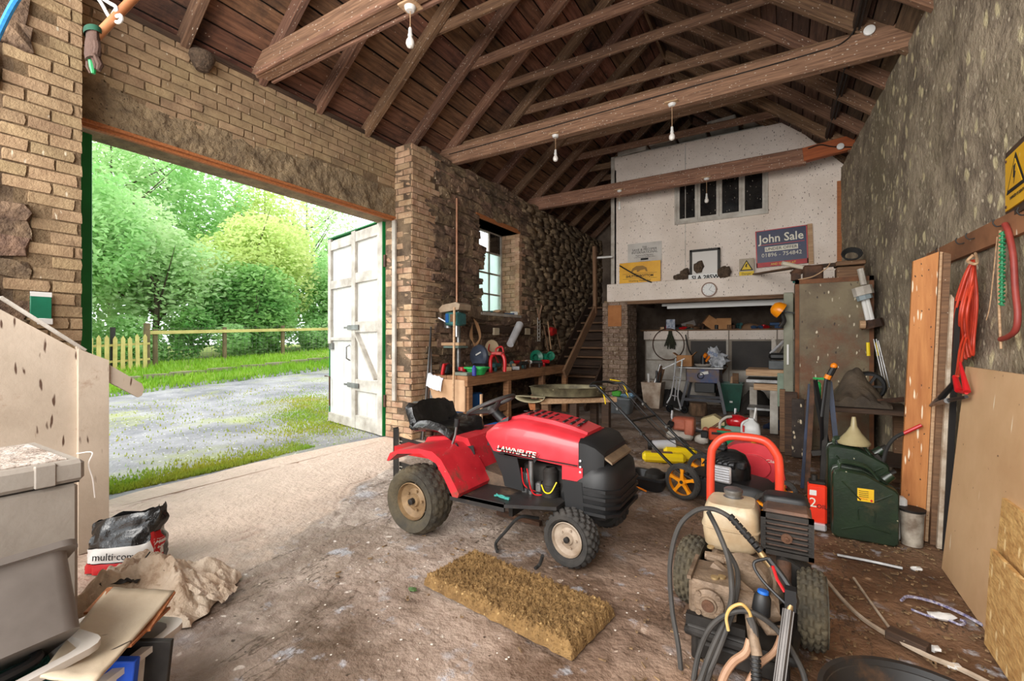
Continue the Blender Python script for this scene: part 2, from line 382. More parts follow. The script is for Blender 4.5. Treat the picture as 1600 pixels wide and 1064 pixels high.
def frame(o, u, n):
    """axes: u along the wall, n out of the wall, z up"""
    u = V(u).normalized(); n = V(n).normalized(); return o, u, n
def bricks(parent, o, u, n, W, z0, z1, bw, bh, vs, pattern='stretch', skip=None, topfn=None):
    o = V(o); u = V(u); n = V(n); ang = math.atan2(u.y, u.x); rows = int(round((z1-z0)/bh)); bh = (z1-z0)/rows; out = []
    for r in range(rows):
        x = 0 if r % 2 == 0 else -bw/2
        if pattern == 'quoin': x = 0 if r % 2 == 0 else -bw*.5
        while x < W-.02:
            w = bw*rnd(.93, 1.06); a, b = max(0, x), min(W, x+w); x += w
            if pattern == 'quoin' and b >= W-.03: b = W
            if b-a < .04: continue
            c = (a+b)/2; z = z0+(r+.5)*bh
            if skip and skip(c, z): continue
            p = o+u*c+V((0, 0, z))-n*(.048-rnd(-.004, .005))
            out.append((p, (b-a-.009, .1, bh-.009), (rnd(-.01, .01), rnd(-.012, .012), ang+rnd(-.012, .012)), random.choice(vs)))
    out.sort(key=lambda q: (q[0]-co.location).length)
    for q in out[:300]: place(q[3], 'brick', parent, q[0], q[1], q[2])
    if len(out) > 300: join_pieces(out[300:], 'bricks', parent)
    return out
def join_pieces(lst, name, parent):
    vs = []; fs = []; mats = lst[0][3].materials[0]
    for (p, s, r, me) in lst:
        T = Matrix.Translation(p) @ Euler(r).to_matrix().to_4x4() @ Matrix.Diagonal((*s, 1)); k = len(vs)
        vs += [tuple(T @ v.co) for v in me.vertices]; fs += [[i+k for i in f.vertices] for f in me.polygons]
    m = bpy.data.meshes.new(name); m.from_pydata(vs, [], fs); m.materials.append(mats)
    for p in m.polygons: p.use_smooth = True
    ob = bpy.data.objects.new(name, m); COL.objects.link(ob); ob.parent = parent; ob['kind'] = 'stuff'
def rubble(parent, o, u, n, W, z0, z1, skip=None, hh=(.11, .22), ww=(.14, .42), vs=STV, proud=.0):
    o = V(o); u = V(u); n = V(n); ang = math.atan2(u.y, u.x); out = []; z = z0
    while z < z1-.03:
        h = rnd(*hh); h = min(h, z1-z); x = rnd(-.2, 0)
        while x < W:
            w = rnd(*ww)
            if x+w > W-.08: w = W-x+.02
            if x+w <= 0.03: x += w; continue
            a = max(0, x); c = (a+x+w)/2; ws = x+w-a; x += w
            zc = z+h/2+rnd(-.03, .03)
            if skip and skip(c, zc): continue
            if rnd(0, 1) < .22 and ws > .2:   # split into two thinner stones
                for k in (-.25, .27):
                    out.append((o+u*(c+rnd(-.02, .02))+V((0, 0, zc+k*h))-n*(.070-rnd(0, .022)), (ws*rnd(1.0, 1.12), .16, h*.6), (rnd(-.05, .05), rnd(-.1, .1), ang+rnd(-.04, .04)), random.choice(vs)))
            else:
                out.append((o+u*c+V((0, 0, zc))-n*(.072-rnd(0, .026)), (ws*rnd(1.04, 1.14), .17, h*rnd(1.02, 1.18)), (rnd(-.05, .05), rnd(-.12, .12), ang+rnd(-.05, .05)), random.choice(vs)))
        z += h
    out.sort(key=lambda q: (q[0]-co.location).length)
    for q in out[:300]: place(q[3], 'stone', parent, q[0], q[1], q[2])
    if len(out) > 300: join_pieces(out[300:], 'stones', parent)
# ---- left wall with window (rubble)
YW0, YW1, ZS, ZH = 5.97, 7.23, 1.76, 3.25
wl_ = MB()
for (a, b) in (((XLO, YD1, 0), (XL-.018, YW0, ZW)), ((XLO, YW1, 0), (XL-.018, 12, ZW)), ((XLO, YW0, 0), (XL-.018, YW1, ZS)), ((XLO, YW0, ZH), (XL-.018, YW1, ZW))): wl_.bb(a, b)
wall_left = struct(wl_, 'wall_left', MORT)
QW = .50
rubble(wall_left, (XL, YD1, 0), (0, 1, 0), (1, 0, 0), YB-YD1, 0, ZW+.03, hh=(.07, .145), ww=(.18, .5),
       skip=lambda c, z: c < QW-.12+.25*(noise.noise(V((0, 0, z*1.7)))) or (YW0-.02 < YD1+c < YW1+.3 and ZS-.02 < z < ZH+.02))
# window reveal brick (far side faces the camera)
revo = (XLO+.06, YW1, ZS)
rv = struct(MB().bb((XLO+.05, YW1-.005, ZS), (XL-.04, YW1+.06, ZH)), 'wall_left_reveal', MORTB)
bricks(rv, (XLO+.06, YW1-.01, 0), (1, 0, 0), (0, -1, 0), XL-XLO-.07, ZS, ZH, .235, .083, PRV)
bricks(rv, (XL+.005, YW1-.03, 0), (0, 1, 0), (1, 0, 0), .33, ZS-.05, ZH+.02, .235, .083, PRV, skip=lambda c, z: c > .2+.1*math.sin(z*40))
# ---- brick pier at the far jamb
pier = struct(MB().bb((XLO+.012, YD1+.012, 0), (XL-.012, YD1+.4, ZW)), 'wall_left_pier', MORTB)
bricks(pier, (XLO, YD1, 0), (1, 0, 0), (0, -1, 0), XL-XLO, 0, ZW, .23, .081, PRV, 'quoin')
bricks(pier, (XL, YD1, 0), (0, 1, 0), (1, 0, 0), .7, 0, ZW, .23, .081, PRV, skip=lambda c, z: c > QW+.16*noise.noise(V((0, 0, z*2.1))))
# ---- lintel wall over the doorway
lint = struct(MB().bb((XLO, YD0-.1, ZLT), (XLR-.011, YD1+.01, ZW)), 'wall_left_lintel', MORTB)
bricks(lint, (XLR, YD0-.1, 0), (0, 1, 0), (1, 0, 0), YD1-YD0+.1, ZLT+.16, ZW, .225, .079, BRV, skip=lambda c, z: z < ZLT+.34-.08*math.sin(c*1.6)+.03*math.sin(c*7))
def rfn(u, v):
    y = YD0-.1+(YD1-YD0+.1)*u; z = ZLT+.01+.36*v; p = V((y*6, z*6, 0))
    e = .36-.08*math.sin((y-YD0+.1)*1.6)+.03*math.sin((y-YD0+.1)*7)
    return (XLR+.008+.03*noise.noise(p)+.015*noise.noise(p*4)-(.09 if .36*v > e else 0), y, z)
struct(MB().grid(rfn, 220, 24), 'rough_render', REND, lint, True)
struct(MB().bb((XLO-.16, YD0-.2, ZLT-.02), (XLR-.05, YD1+.05, ZLT+.02)), 'soffit', REND, lint)
tr = struct(MB().bb((XLR-.06, YD0, ZLT-.035), (XLR-.02, YD1, ZLT+.01)), 'trim_1', WOODO)
struct(MB().bb((XLR-.015, YD0, ZLT-.012), (XLR+.015, YD1, ZLT+.012)), 'trim_2', WOODO)
# white door lining on the far jamb
struct(MB().bb((XLR-.02, YD1-.045, 0.5), (XLR+.04, YD1-.01, ZLT-.04), ch=.004), 'trim_3', WHTD)
# ---- near part of left wall: brick quoin and rubble
near = struct(MB().bb((XLO, -.6, 0), (XL-.018, YD0-.3, ZW)), 'wall_left_near', MORT)
struct(MB().bb((XLO, YD0-.33, 0), (XL-.012, YD0-.008, ZW)), 'jamb', MORTB, near)
bricks(near, (XL, YD0-.62, 0), (0, 1, 0), (1, 0, 0), .62, 0, ZW, .232, .081, BRV, skip=lambda c, z: c < .28+.34*noise.noise(V((3, 0, z*1.3))))
rubble(near, (XL, -.4, 0), (0, 1, 0), (1, 0, 0), 1.3, 0.4, ZW, skip=lambda c, z: c > 1.20+.34*noise.noise(V((3, 0, z*1.3))), hh=(.09, .19), ww=(.16, .40))
# ---- right wall, plaster over stone, slightly uneven
def rwf(u, v):
    y = -.6+u*12.6; z = v*3.93; p = V((y*1.2, z*1.2, 5))
    return (xr(y)+.022*noise.noise(p)+.01*noise.noise(p*4)+.004*noise.noise(p*12), y, z)
rw = MB().grid(rwf, 380, 130)
wall_right = struct(rw, 'wall_right', PLAS, smooth=True)
struct(MB().prism([(xr(-.6)+.03, -.6), (xr(12)+.03, 12), (1.9, 12), (1.9, -.6)], 0, 3.93, 'xy'), 'wall_core', MORT, wall_right)
struct(MB().bb((-4.8, YB, 0), (1.6, YB+.3, 6.3)), 'wall_back', M('dark back wall', (120, 104, 90), (84, 70, 60), .9, sc=3, bump=.6))
# ================================================================ roof
roof = struct(MB().prism([(-5.0, 3.9-.43+.13), (XRIDGE, ZRIDGE+.2), (1.6, 3.38+.13), (1.6, 3.5+.13), (XRIDGE, ZRIDGE+.32), (-5.0, 3.9-.3+.13)], -1.5, 12.2), 'ceiling', DKM)
Lr = 3.3*math.sqrt(1+PITCH**2); nb = 21
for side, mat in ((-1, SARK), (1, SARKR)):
    n_ = 22
    for i in range(n_):
        t0 = i*.199; a = V((XRIDGE, 0, ZRIDGE+.10)); d = V((side*1, 0, -PITCH)).normalized()
        p = a+d*(t0+.1)
        if (p.x < -4.95) or p.x > 1.4: continue
        me = MB().box((0, 0, 0), (.184, 13.6, .022), ch=.003)
        o = me.o('sarking_board', mat, roof, False); o.location = (p.x, 5.3, p.z+rnd(-.004, .004))
        o.rotation_euler = (0, (1 if side > 0 else -1)*math.atan(PITCH)+rnd(-.03, .03), 0)
ys = [2.6+.675*i for i in range(-5, 14)]
for y in ys:
    for side in (-1, 1):
        foot = V((-4.62, y, ZRIDGE-(XRIDGE+4.62)*PITCH)) if side < 0 else V((1.25, y, ZRIDGE-(1.25-XRIDGE)*PITCH))
        yj = y+rnd(-.02, .02)
        o = board('rafter', (foot.x, yj, foot.z), (XRIDGE-side*.0, y, ZRIDGE), .075, .14, RAFT, roof, ch=.008)
    zc = 4.80+rnd(-.03, .03); hw = (ZRIDGE-zc)/PITCH+.06
    if y > 2.9 or True:
        board('collar_tie', (XRIDGE-hw, y+.06, zc), (XRIDGE+hw, y+.06, zc+rnd(-.03, .03)), .05, .115, RAFT, roof, ch=.01)
board('ridge_board', (XRIDGE, -1.4, ZRIDGE+.02), (XRIDGE, 12, ZRIDGE+.02), .04, .2, RAFT, roof)
board('wall_plate', (-4.5, -1.4, ZW+.0), (-4.5, 11.6, ZW+.0), .1, .05, DARKW, roof)
# tie beams
for k, y in enumerate((2.6, 5.3, 8.0)):
    x1 = xr(y)+.1
    if k == 2: x1 = .28
    b = board('tie_beam', (-4.55, y, 4.0), (x1, y, 4.02), .11, .24, TIE, roof, ch=.01)
    if k == 0:
        board('cleat', (-4.4, y-.085, 3.90), (1.1, y-.085, 3.90), .03, .05, TIE, roof); board('cleat', (-4.4, y+.085, 3.90), (1.1, y+.085, 3.90), .03, .05, TIE, roof)
    if k == 1: board('packing_plank', (-4.3, y+.09, 4.16), (1.1, y+.09, 4.16), .05, .12, RAFT, roof)
board('tie_beam', (.24, 7.98, 4.03), (xr(8)+.1, 7.98, 4.10), .1, .2, M('new orange timber', (176, 92, 44), (140, 70, 34), .7, sc=3, st=(1.2, 20, 20), co='o'), roof)
board('runner', (.62, 3.4, 4.22), (.55, 8.2, 4.25), .09, .07, DARKW, roof)
for dx in (-.02, .015): struct(MB().tube([(.6+dx, 3.4, 4.27-.09), (.58+dx, 5.2, 4.17), (.55+dx, 8.0, 4.2)], .009, 6), 'cable', DKM, roof)
struct(MB().tube(spline([(-4.2, 5.235, 4.02), (-2.5, 5.235, 4.03), (-1, 5.235, 4.05), (.2, 5.235, 4.06), (.5, 5.235, 4.1), (.6, 5.24, 4.3)]), .006, 5), 'cable', DKM, roof)
struct(MB().tube(spline([(.3, 7.92, 4.1), (.45, 7.91, 4.12), (.6, 7.91, 4.06), (.85, 7.91, 4.0)]), .008, 5), 'cable', DKM, roof)
# ================================================================ office box over the alcove
YO = 8.6; XO0, XO1 = -2.87, .80
w0 = PY(1058, 283, YO); w1 = PY(1196, 335, YO)
wx0, wx1, wz0, wz1 = w0.x, w1.x, PY(1130, 338, YO).z, PY(1130, 268, YO).z
ob = MB()
for (x0, x1, z0, z1) in ((XO0, wx0, 2.30, 4.84), (wx1, .05, 2.30, 4.84), (wx0, wx1, 2.30, wz0), (wx0, wx1, wz1, 4.84)): ob.bb((x0, YO, z0), (x1, YO+.08, z1))
ob.prism([(.05, 2.30), (XO1, 2.30), (XO1, 3.98), (.05, 4.84)], YO, YO+.08)
ob.bb((XO0, YO, 2.2), (XO0+.08, YB, 4.6)); ob.bb((XO0, YO+.1, 2.36), (XO1, YB, 2.44))
office = struct(ob, 'wall_office', WHITE)
struct(MB().bb((XO0-.02, YO-.01, 2.3), (XO0+.05, YO+.09, 4.86)), 'trim_4', WHTD)
struct(MB().bb((XO1-.1, YO-.03, 2.3), (XO1-.02, YO+.05, 3.75)), 'trim_5', WOODO)
struct(MB().bb((XO0+.02, YO+.05, 4.84), (.1, YO+1.6, 4.88)), 'office_top', WHTD, office)
struct(MB().bb((wx1-1.26, YO-.006, 2.4), (wx1-1.25, YO, 4.8)), 'panel_joint', WHTD, office)
i = 0
for (a, b, c) in ((965, 1010, 4.93), (1013, 1052, 5.0), (1056, 1100, 5.06), (1105, 1150, 5.12), (1160, 1200, 5.05)):
    p = PY(a, 300, YO); q = PY(b, 300, YO); MB().box(((p.x+q.x)/2, YO+.25, c-.02), (q.x-p.x, .5, .09), rot=(0, -.04, rnd(-.04, .04)), ch=.01).o('loose_panel', WHTD, office, False)
struct(MB().bb((XO0-.06, YO-.14, 2.04), (XO1-.05, YO, 2.38), ch=.01), 'trim_6', WHITE)
struct(MB().bb((XO0+.3, YO-.13, 1.98), (XO1-.05, YO+.1, 2.04)), 'trim_7', MIDW)
# office window: four lights
wf = MB(); win = struct(wf.bb((wx0-.04, YO-.03, wz0-.05), (wx1+.04, YO+.02, wz0)).bb((wx0-.04, YO-.03, wz1), (wx1+.04, YO+.02, wz1+.04)).bb((wx0-.04, YO-.03, wz0), (wx0, YO+.02, wz1)).bb((wx1, YO-.03, wz0), (wx1+.04, YO+.02, wz1)), 'window_1', WHTD)
GLD = M('dark grimy glass', (24, 24, 25), (44, 42, 40), .12, 0, sc=6, speck=((170, 160, 145), 26, .14, (1, 1, .4)))
pw = (wx1-wx0)/4
for i in range(4):
    x = wx0+pw*i; f = MB(); t = .045
    f.bb((x+.002, YO-.02, wz0+.002), (x+t, YO+.03, wz1)).bb((x+pw-t, YO-.02, wz0+.002), (x+pw-.002, YO+.03, wz1)).bb((x+t, YO-.018, wz0+.002), (x+pw-t, YO+.028, wz0+t)).bb((x+t, YO-.018, wz1-t), (x+pw-t, YO+.028, wz1))
    fo = f.o('casement', WHTD, win, False)
    MB().bb((x+t, YO+.01, wz0+t), (x+pw-t, YO+.015, wz1-t)).o('pane', GLD, fo, False)
# ---- alcove pillar, sides
MOTT = M('whitewashed brick', (160, 138, 120), (112, 88, 72), .9, sc=14, bump=.8, bsc=40, speck=((206, 192, 176), 20, .2), orand=.1)
MTV = variants(4, .02, .08, MOTT, 'brick')
pil = struct(MB().bb((-2.99, 8.48, 0), (-2.55, 9.1, 2.06)), 'wall_pillar', MORTB)
bricks(pil, (-3.02, 8.46, 0), (1, 0, 0), (0, -1, 0), .49, 0, 2.03, .225, .083, MTV)
bricks(pil, (-2.53, 8.46, 0), (0, 1, 0), (1, 0, 0), .62, 0, 2.03, .225, .083, MTV)
struct(MB().bb((-2.9, 8.44, 1.57), (-2.64, 8.46, 1.97)), 'trim_8', M('bare hardboard', (176, 116, 66), (160, 100, 54), .8))
# partition and shelf in the alcove
part = MB(); YP = 10.0
struct(part.bb((-2.6, YP, 0), (.7, YP+.05, 1.5)), 'wall_partition', M('white board darkened for shade', (160, 148, 134), (124, 112, 100), .8, sc=2, speck=((80, 66, 54), 16, .1)))  # board colour darkened to stand for the deep shade of the alcove
pn = [(-2.62, -1.72), (-1.70, -.95), (-.93, -.12), (-.1, .7)]
GLD2 = M('dusty window glass', (40, 35, 31), (56, 49, 44), .65, sc=3)
for i, (a, b) in enumerate(pn):
    MB().bb((a, YP-.03, 1.32), (b, YP, 1.5), ch=.004).o('top_panel', WHITE, SC.objects['wall_partition'], False)
    if i in (1, 2):
        MB().bb((a+.04, YP-.012, .72), (b-.04, YP-.002, 1.29)).o('pane', GLD2, SC.objects['wall_partition'], False)
        MB().bb((a, YP-.03, .1), (b, YP, .7), ch=.004).o('lower_panel', WHTD, SC.objects['wall_partition'], False)
        MB().bb((b-.04, YP-.03, .7), (b, YP, 1.32), ch=.004).o('mullion', WHTD, SC.objects['wall_partition'], False)
    else:
        for j in range(3): MB().bb((a+.05, YP-.025, .05+j*.42), (b-.03, YP, .45+j*.42), ch=.006).o('side_panel', WHTD, SC.objects['wall_partition'], False)
struct(MB().bb((-2.7, YP-.02, 1.5), (.7, YP+.75, 1.53)), 'trim_9', MIDW)
struct(MB().bb((-2.5, YO+.5, 2.0), (-2.4, YP, 2.1)), 'trim_10', DARKW)
# ================================================================ stairs
st = thing('staircase', 'dark open wooden staircase climbing at the far end beside the left rubble wall', 'staircase', (0, 0, 0))
for k in range(11):
    y = 8.15+.235*k; z = .19*(k+1)
    MB().box((-3.65, y+.12, z), (.98, .25, .035), ch=.004).o('tread', MIDW if k % 3 else DARKW, st, False)
    MB().box((-3.65, y+.24, z-.1), (.98, .015, .17)).o('riser', DARKW, st, False)
board('stringer', (-3.14, 7.9, .0), (-3.14, 10.8, 2.35), .04, .22, DARKW, st)
board('stringer', (-4.12, 7.9, .0), (-4.12, 10.8, 2.35), .03, .22, DARKW, st)
board('handrail', PX(882, 585, -3.12), PX(931, 482, -3.12), .04, .17, MIDW, st)
board('newel_post', PX(930, 490, -3.12), PX(929, 385, -3.12), .06, .08, MIDW, st)
# ================================================================ left window
wn_ = struct(MB().bb((XLO+.06, YW0, ZS), (XLO+.11, YW1, ZS+.06)).bb((XLO+.06, YW0, ZH-.02), (XLO+.11, YW1, ZH+.05)).bb((XLO+.06, YW0, ZS), (XLO+.11, YW0+.05, ZH)).bb((XLO+.06, YW1-.05, ZS), (XLO+.11, YW1, ZH)), 'window_2', WHTD)
GLF = M('frosted greenish pane', (214, 236, 226), (200, 226, 214), .3, sc=4, trans=.85)
cols, rows = 3, 4; pwid = (YW1-YW0)/cols; ph = (ZH-ZS)/rows
for i in range(cols):
    if i: MB().bb((XLO+.07, YW0+pwid*i-.014, ZS), (XLO+.1, YW0+pwid*i+.014, ZH)).o('glazing_bar', WHTD, wn_, False)
    for j in range(rows):
        if j and i == 0: MB().bb((XLO+.07, YW0, ZS+ph*j-.014), (XLO+.1, YW1, ZS+ph*j+.014)).o('glazing_bar', WHTD, wn_, False)
        if i == 1 and j == 3: continue       # broken pane
        MB().bb((XLO+.083, YW0+pwid*i+.01, ZS+ph*j+.01), (XLO+.087, YW0+pwid*(i+1)-.01, ZS+ph*(j+1)-.01)).o('pane', GLF if (i, j) != (2, 3) else GLD, wn_, False)
struct(MB().bb((XLO+.1, YW0-.02, ZS-.05), (XL+.03, YW1+.02, ZS), ch=.006), 'trim_11', WHTD)
struct(MB().bb((XLO+.1, YW0-.12, ZH), (XL+.015, YW1+.12, ZH+.07), ch=.006), 'trim_12', WOODO)

# ================================================================ outdoors
def gz(x, y):
    t = min(1, max(0, (-x-5)/7.7)); yy = min(14, max(-1, y))
    z = t*(.12+.054*(yy-3.9)) - .03
    if x < -12.5: z += min(.3, (-12.5-x)*.12)+.05
    return z
def gfn(x0, x1, y0, y1, amp, f):
    def fn(u, v):
        x = x0+(x1-x0)*u; y = y0+(y1-y0)*v
        return (x, y, gz(x, y)+amp*noise.noise(V((x*f, y*f, 0)))+amp*.5*noise.noise(V((x*f*3, y*f*3, 0))))
    return fn
GRAV = M('wet gravel lane', (158, 156, 158), (112, 112, 116), .75, sc=1.2, bump=1.2, bsc=30, dirt=((150, 156, 96), .55, .52, .66), speck=((212, 210, 206), 14, .2), speck2=((96, 92, 86), 20, .12))
GRASSG = M('mossy turf soil', (128, 158, 62), (150, 150, 74), .9, sc=1.5, bump=1, bsc=30)
struct(MB().grid(gfn(-4.58, -12.8, -2, 16, .02, .7), 90, 160), 'driveway', GRAV, smooth=True)
struct(MB().grid(gfn(-12.7, -34, -6, 40, .05, .5), 60, 120), 'lawn_bank', GRASSG, smooth=True)
struct(MB().grid(gfn(-4.6, -34, 15.9, 45, .05, .5), 40, 40), 'lawn_far', GRASSG, smooth=True)
# kerb stones along the verge
KST = M('mossy kerb stone', (150, 142, 120), (120, 116, 84), .9, sc=3, bump=.8)
ks = variants(3, .05, .2, KST, 'stone'); random.seed(5)
kb = struct(MB().bb((-13.72, 1, .0), (-13.66, 13.5, .14)), 'kerb', KST)
y = 1.0
while y < 13.5:
    L = rnd(.5, .9); place(random.choice(ks), 'stone', kb, (-13.6+rnd(-.03, .03), y+L/2, gz(-13.6, y)+.03), (.2, L*.96, .2), (0, 0, rnd(-.05, .05))); y += L
def blades(name, n, fn, hgt_, mat, label, cat='grass', wd=.012):
    vs = np.zeros((n*3, 3)); 
    for i in range(n):
        x, y = fn(); z = gz(x, y)+ (0.0); a = rnd(0, 6.28); h = hgt_*rnd(.5, 1.3); l = rnd(0, .6)*h
        vs[i*3] = (x-math.cos(a)*wd, y-math.sin(a)*wd, z-.01); vs[i*3+1] = (x+math.cos(a)*wd, y+math.sin(a)*wd, z-.01); vs[i*3+2] = (x+l*math.sin(a), y-l*math.cos(a), z+h)
    me = bpy.data.meshes.new(name); me.from_pydata(vs.tolist(), [], [(i*3, i*3+1, i*3+2) for i in range(n)]); me.materials.append(mat)
    o = bpy.data.objects.new(name, me); COL.objects.link(o); tag(o, label, cat, kind='stuff'); return o
def leafmat(name, a, b, tl=.4):
    m = M(name, a, b, .55, sc=.9, orand=0); n, l = m.node_tree.nodes, m.node_tree.links; p = n['Principled BSDF']
    t = n.new('ShaderNodeBsdfTranslucent'); x = n.new('ShaderNodeMixShader'); x.inputs[0].default_value = tl
    s = p.inputs['Base Color'].links[0].from_socket; l.new(s, t.inputs[0]); l.new(p.outputs[0], x.inputs[1]); l.new(t.outputs[0], x.inputs[2])
    l.new(x.outputs[0], n['Material Output'].inputs[0]); return m
GB = leafmat('bright grass', (150, 190, 52), (118, 168, 40), .3)
GBY = leafmat('yellow moss and grass', (182, 176, 66), (140, 176, 60), .3)
random.seed(3)
blades('verge_grass', 26000, lambda: (-12.4-abs(random.gauss(0, 1))*1.9, rnd(-1, 20)), .13, GB, 'bright green grass bank between the gravel lane and the fence', wd=.02)
def patch():
    k = rnd(0, 1)
    if k < .45: # strip by the open door leaf
        t = rnd(0, 1); return (min(-4.9, -5.2-t*3.6+random.gauss(0, .3)), 4.3-t*.3+random.gauss(0, .45)+t*1.8)
    if k < .8:
        y = rnd(1.2, 3.6); return (-4.98-abs(random.gauss(0, .25)), y)
    return (rnd(-11, -5.5), rnd(2, 11))
blades('tufts_of_grass', 16000, patch, .032, GBY, 'patches of low grass and yellow moss along the apron and gravel', wd=.012)
# ---- trees
def crown(name, c, r, n, leaf, mat, parent, seed, lobes=9, dens=.55):
    rs = np.random.RandomState(seed); c = np.array(c); r = np.array(r)
    lb = []
    for i in range(lobes):
        d = rs.normal(size=3); d /= np.linalg.norm(d); lb.append((c+d*r*rs.uniform(.35, .75), r*rs.uniform(.35, .6)))
    lb.append((c, r*.7)); P = []
    k = rs.randint(0, len(lb), n); d = rs.normal(size=(n, 3)); d /= np.linalg.norm(d, axis=1)[:, None]
    rad = rs.uniform(dens, 1.08, n)**.7
    ctr = np.array([q[0] for q in lb])[k]; rr = np.array([q[1] for q in lb])[k]
    p = ctr+d*rr*rad[:, None]
    p[:, 2] = np.maximum(p[:, 2], c[2]-r[2]*1.0)
    a = rs.normal(size=(n, 3))*(1, 1, .45); a /= np.linalg.norm(a, axis=1)[:, None]
    b = np.cross(a, rs.normal(size=(n, 3))); b /= np.linalg.norm(b, axis=1)[:, None]
    s = leaf*rs.uniform(.6, 1.3, n)[:, None]
    vs = np.empty((n*4, 3)); vs[0::4] = p-a*s; vs[1::4] = p+b*s*.45; vs[2::4] = p+a*s; vs[3::4] = p-b*s*.45
    me = bpy.data.meshes.new(name); me.vertices.add(n*4); me.vertices.foreach_set('co', vs.ravel())
    me.loops.add(n*4); me.loops.foreach_set('vertex_index', np.arange(n*4, dtype=np.int32))
    me.polygons.add(n); me.polygons.foreach_set('loop_start', np.arange(0, n*4, 4, dtype=np.int32))
    me.update(calc_edges=True); me.materials.append(mat)
    o = bpy.data.objects.new(name, me); COL.objects.link(o); o.parent = parent; o['kind'] = 'stuff'; return o
BARK = M('grey brown bark', (96, 84, 68), (66, 58, 46), .9, sc=6, st=(1, 1, .3), bump=.8)
LM = [leafmat('pale leaves', (212, 232, 184), (172, 212, 140), .5), leafmat('mid leaves', (196, 228, 164), (146, 198, 118), .5), leafmat('yellow leaves', (224, 232, 162), (190, 214, 124), .5), leafmat('deep leaves', (168, 208, 126), (104, 164, 84), .45)]
TR = [  # x, y, crown z, rx, rz, leaf material, leaves, label
 (-17.8, 4.0, 4.0, 2.3, 3.0, 1, 17000, 'mid green broadleaf tree at the far left of the doorway view'),
 (-18.6, 7.2, 3.4, 2.4, 2.6, 0, 19000, 'pale green rounded bush tree behind the picket fence'),
 (-17.6, 10.0, 2.7, 1.8, 2.1, 3, 13000, 'deep green bushy shrub low behind the wire fence'),
 (-19.6, 11.0, 4.2, 2.6, 3.1, 2, 21000, 'yellow green tree with a leaning trunk left of the open white door'),
 (-18.4, 14.4, 3.2, 2.2, 2.6, 1, 16000, 'mid green shrub whose lower leaves touch the fence beside the white door'),
 (-25, 8.0, 7.2, 3.4, 4.2, 0, 15000, 'tall pale tree rising behind the nearer trees under the lintel'),
 (-25, 14.8, 6.8, 2.8, 4.4, 2, 9500, 'tall thin airy tree with bare branches against white sky'),
 (-24, 21, 5.0, 3.0, 3.6, 3, 11000, 'darker tree mostly behind the open white door leaf'),
 (-23, 1.5, 6.5, 3.2, 4.2, 2, 15000, 'tall yellow green tree behind the brick jamb'),
 (-27, 11.6, 8.6, 3.6, 4.6, 1, 12000, 'tallest airy tree between the two pale ones, high under the lintel'),
 (-28, 19.5, 8.0, 3.2, 4.6, 0, 6000, 'thin airy tall tree above the top of the open white door'),
 (-30, 4.5, 9.0, 4.0, 5.0, 1, 12000, 'distant mid green tree filling the gap at upper left'),
]
for i, (x, y, z, rx, rz, mi, n, lab) in enumerate(TR):
    t = thing('broadleaf_tree', lab, 'tree', (0, 0, 0), group='trees beyond the fence')
    g0 = gz(x, y)
    crown('foliage', (x, y, z), (rx, rx, rz), n, .105 if x > -21 else .13, LM[mi], t, 40+i, lobes=12)
    lean = (.5 if i == 3 else .1)
    tk = MB().tube(spline([(x+rx*.6*(lean > .3), y-lean*1.5, g0-.1), (x+.2, y-lean, g0+1.2), (x, y, z), (x, y, z+rz*.6)]), [ .14-.11*k/24 for k in range(25)], 8)
    tk.o('trunk', BARK, t)
    br = MB(); random.seed(60+i)
    for k in range(9):
        a = rnd(0, 6.28); h = z+rnd(-.5, .3)*rz; e = (x+math.cos(a)*rx*.8, y+math.sin(a)*rx*.8, h+rz*rnd(.2, .6))
        br.tube(spline([(x, y, h-.5), ((x+e[0])/2, (y+e[1])/2, (h+e[2])/2-.3), e], 4), [.05-.045*q/8 for q in range(9)], 5)
    br.o('branches', BARK, t)
random.seed(13)
hedge = thing('undergrowth', 'dense leafy undergrowth filling the bank right behind the wire fence', 'bushes', (0, 0, 0))
for k in range(9):
    crown('foliage', (-17.4-rnd(0, .6), 2.4+k*1.7, 1.2+.05*k), (1.1, 1.2, 1.0), 4200, .08, LM[(k*2+1) % 4], hedge, 90+k, lobes=6)
hedge['kind'] = 'stuff'
# ---- fences
FW = M('yellowed fence timber', (206, 196, 120), (176, 160, 92), .8, sc=3)
FD = M('weathered fence post', (120, 104, 70), (92, 80, 56), .85, sc=4)
def fz(y): return gz(-15.6, y)
fn = thing('wire_fence', 'rail and wire mesh fence along the top of the grass bank', 'fence', (0, 0, 0))
for y in (6.0, 7.9, 9.9, 12.2, 14.6, 17): MB().box((-15.6, y, fz(y)+.5), (.1, .1, 1.15), ch=.01).o('post', FD, fn, False)
board('rail', (-15.54, 5.7, fz(5.7)+.98), (-15.54, 17, fz(17)+.98), .05, .1, FW, fn)
wm = MB()
for k in range(9): wm.tube([(-15.63, 5.7, fz(5.7)+.05+.13*k), (-15.63, 17, fz(17)+.05+.13*k)], .004, 3, False)
y = 5.7
while y < 17: wm.tube([(-15.63, y, fz(y)), (-15.63, y, fz(y)+1.1)], .003, 3, False); y += .13
wm.o('wire_mesh', STEEL, fn, kind='stuff')
pf = thing('picket_fence', 'short run of yellowed pickets with pointed tops at the left of the wire fence', 'fence', (0, 0, 0))
y = 3.1
pm = MB().prism([(-.045, 0), (.045, 0), (.045, .85), (0, .93), (-.045, .85)], -.01, .01, 'yz').mesh('picket'); pm.materials.append(FW)
while y < 5.6: place(pm, 'picket', pf, (-15.1, y, gz(-15.1, y)), (1, 1, rnd(.95, 1.05)), (rnd(-.02, .02), 0, 0)); y += .165
for z in (.25, .68): board('rail', (-15.14, 3, fz(3)+z), (-15.14, 5.7, fz(5.7)+z), .03, .06, FW, pf)
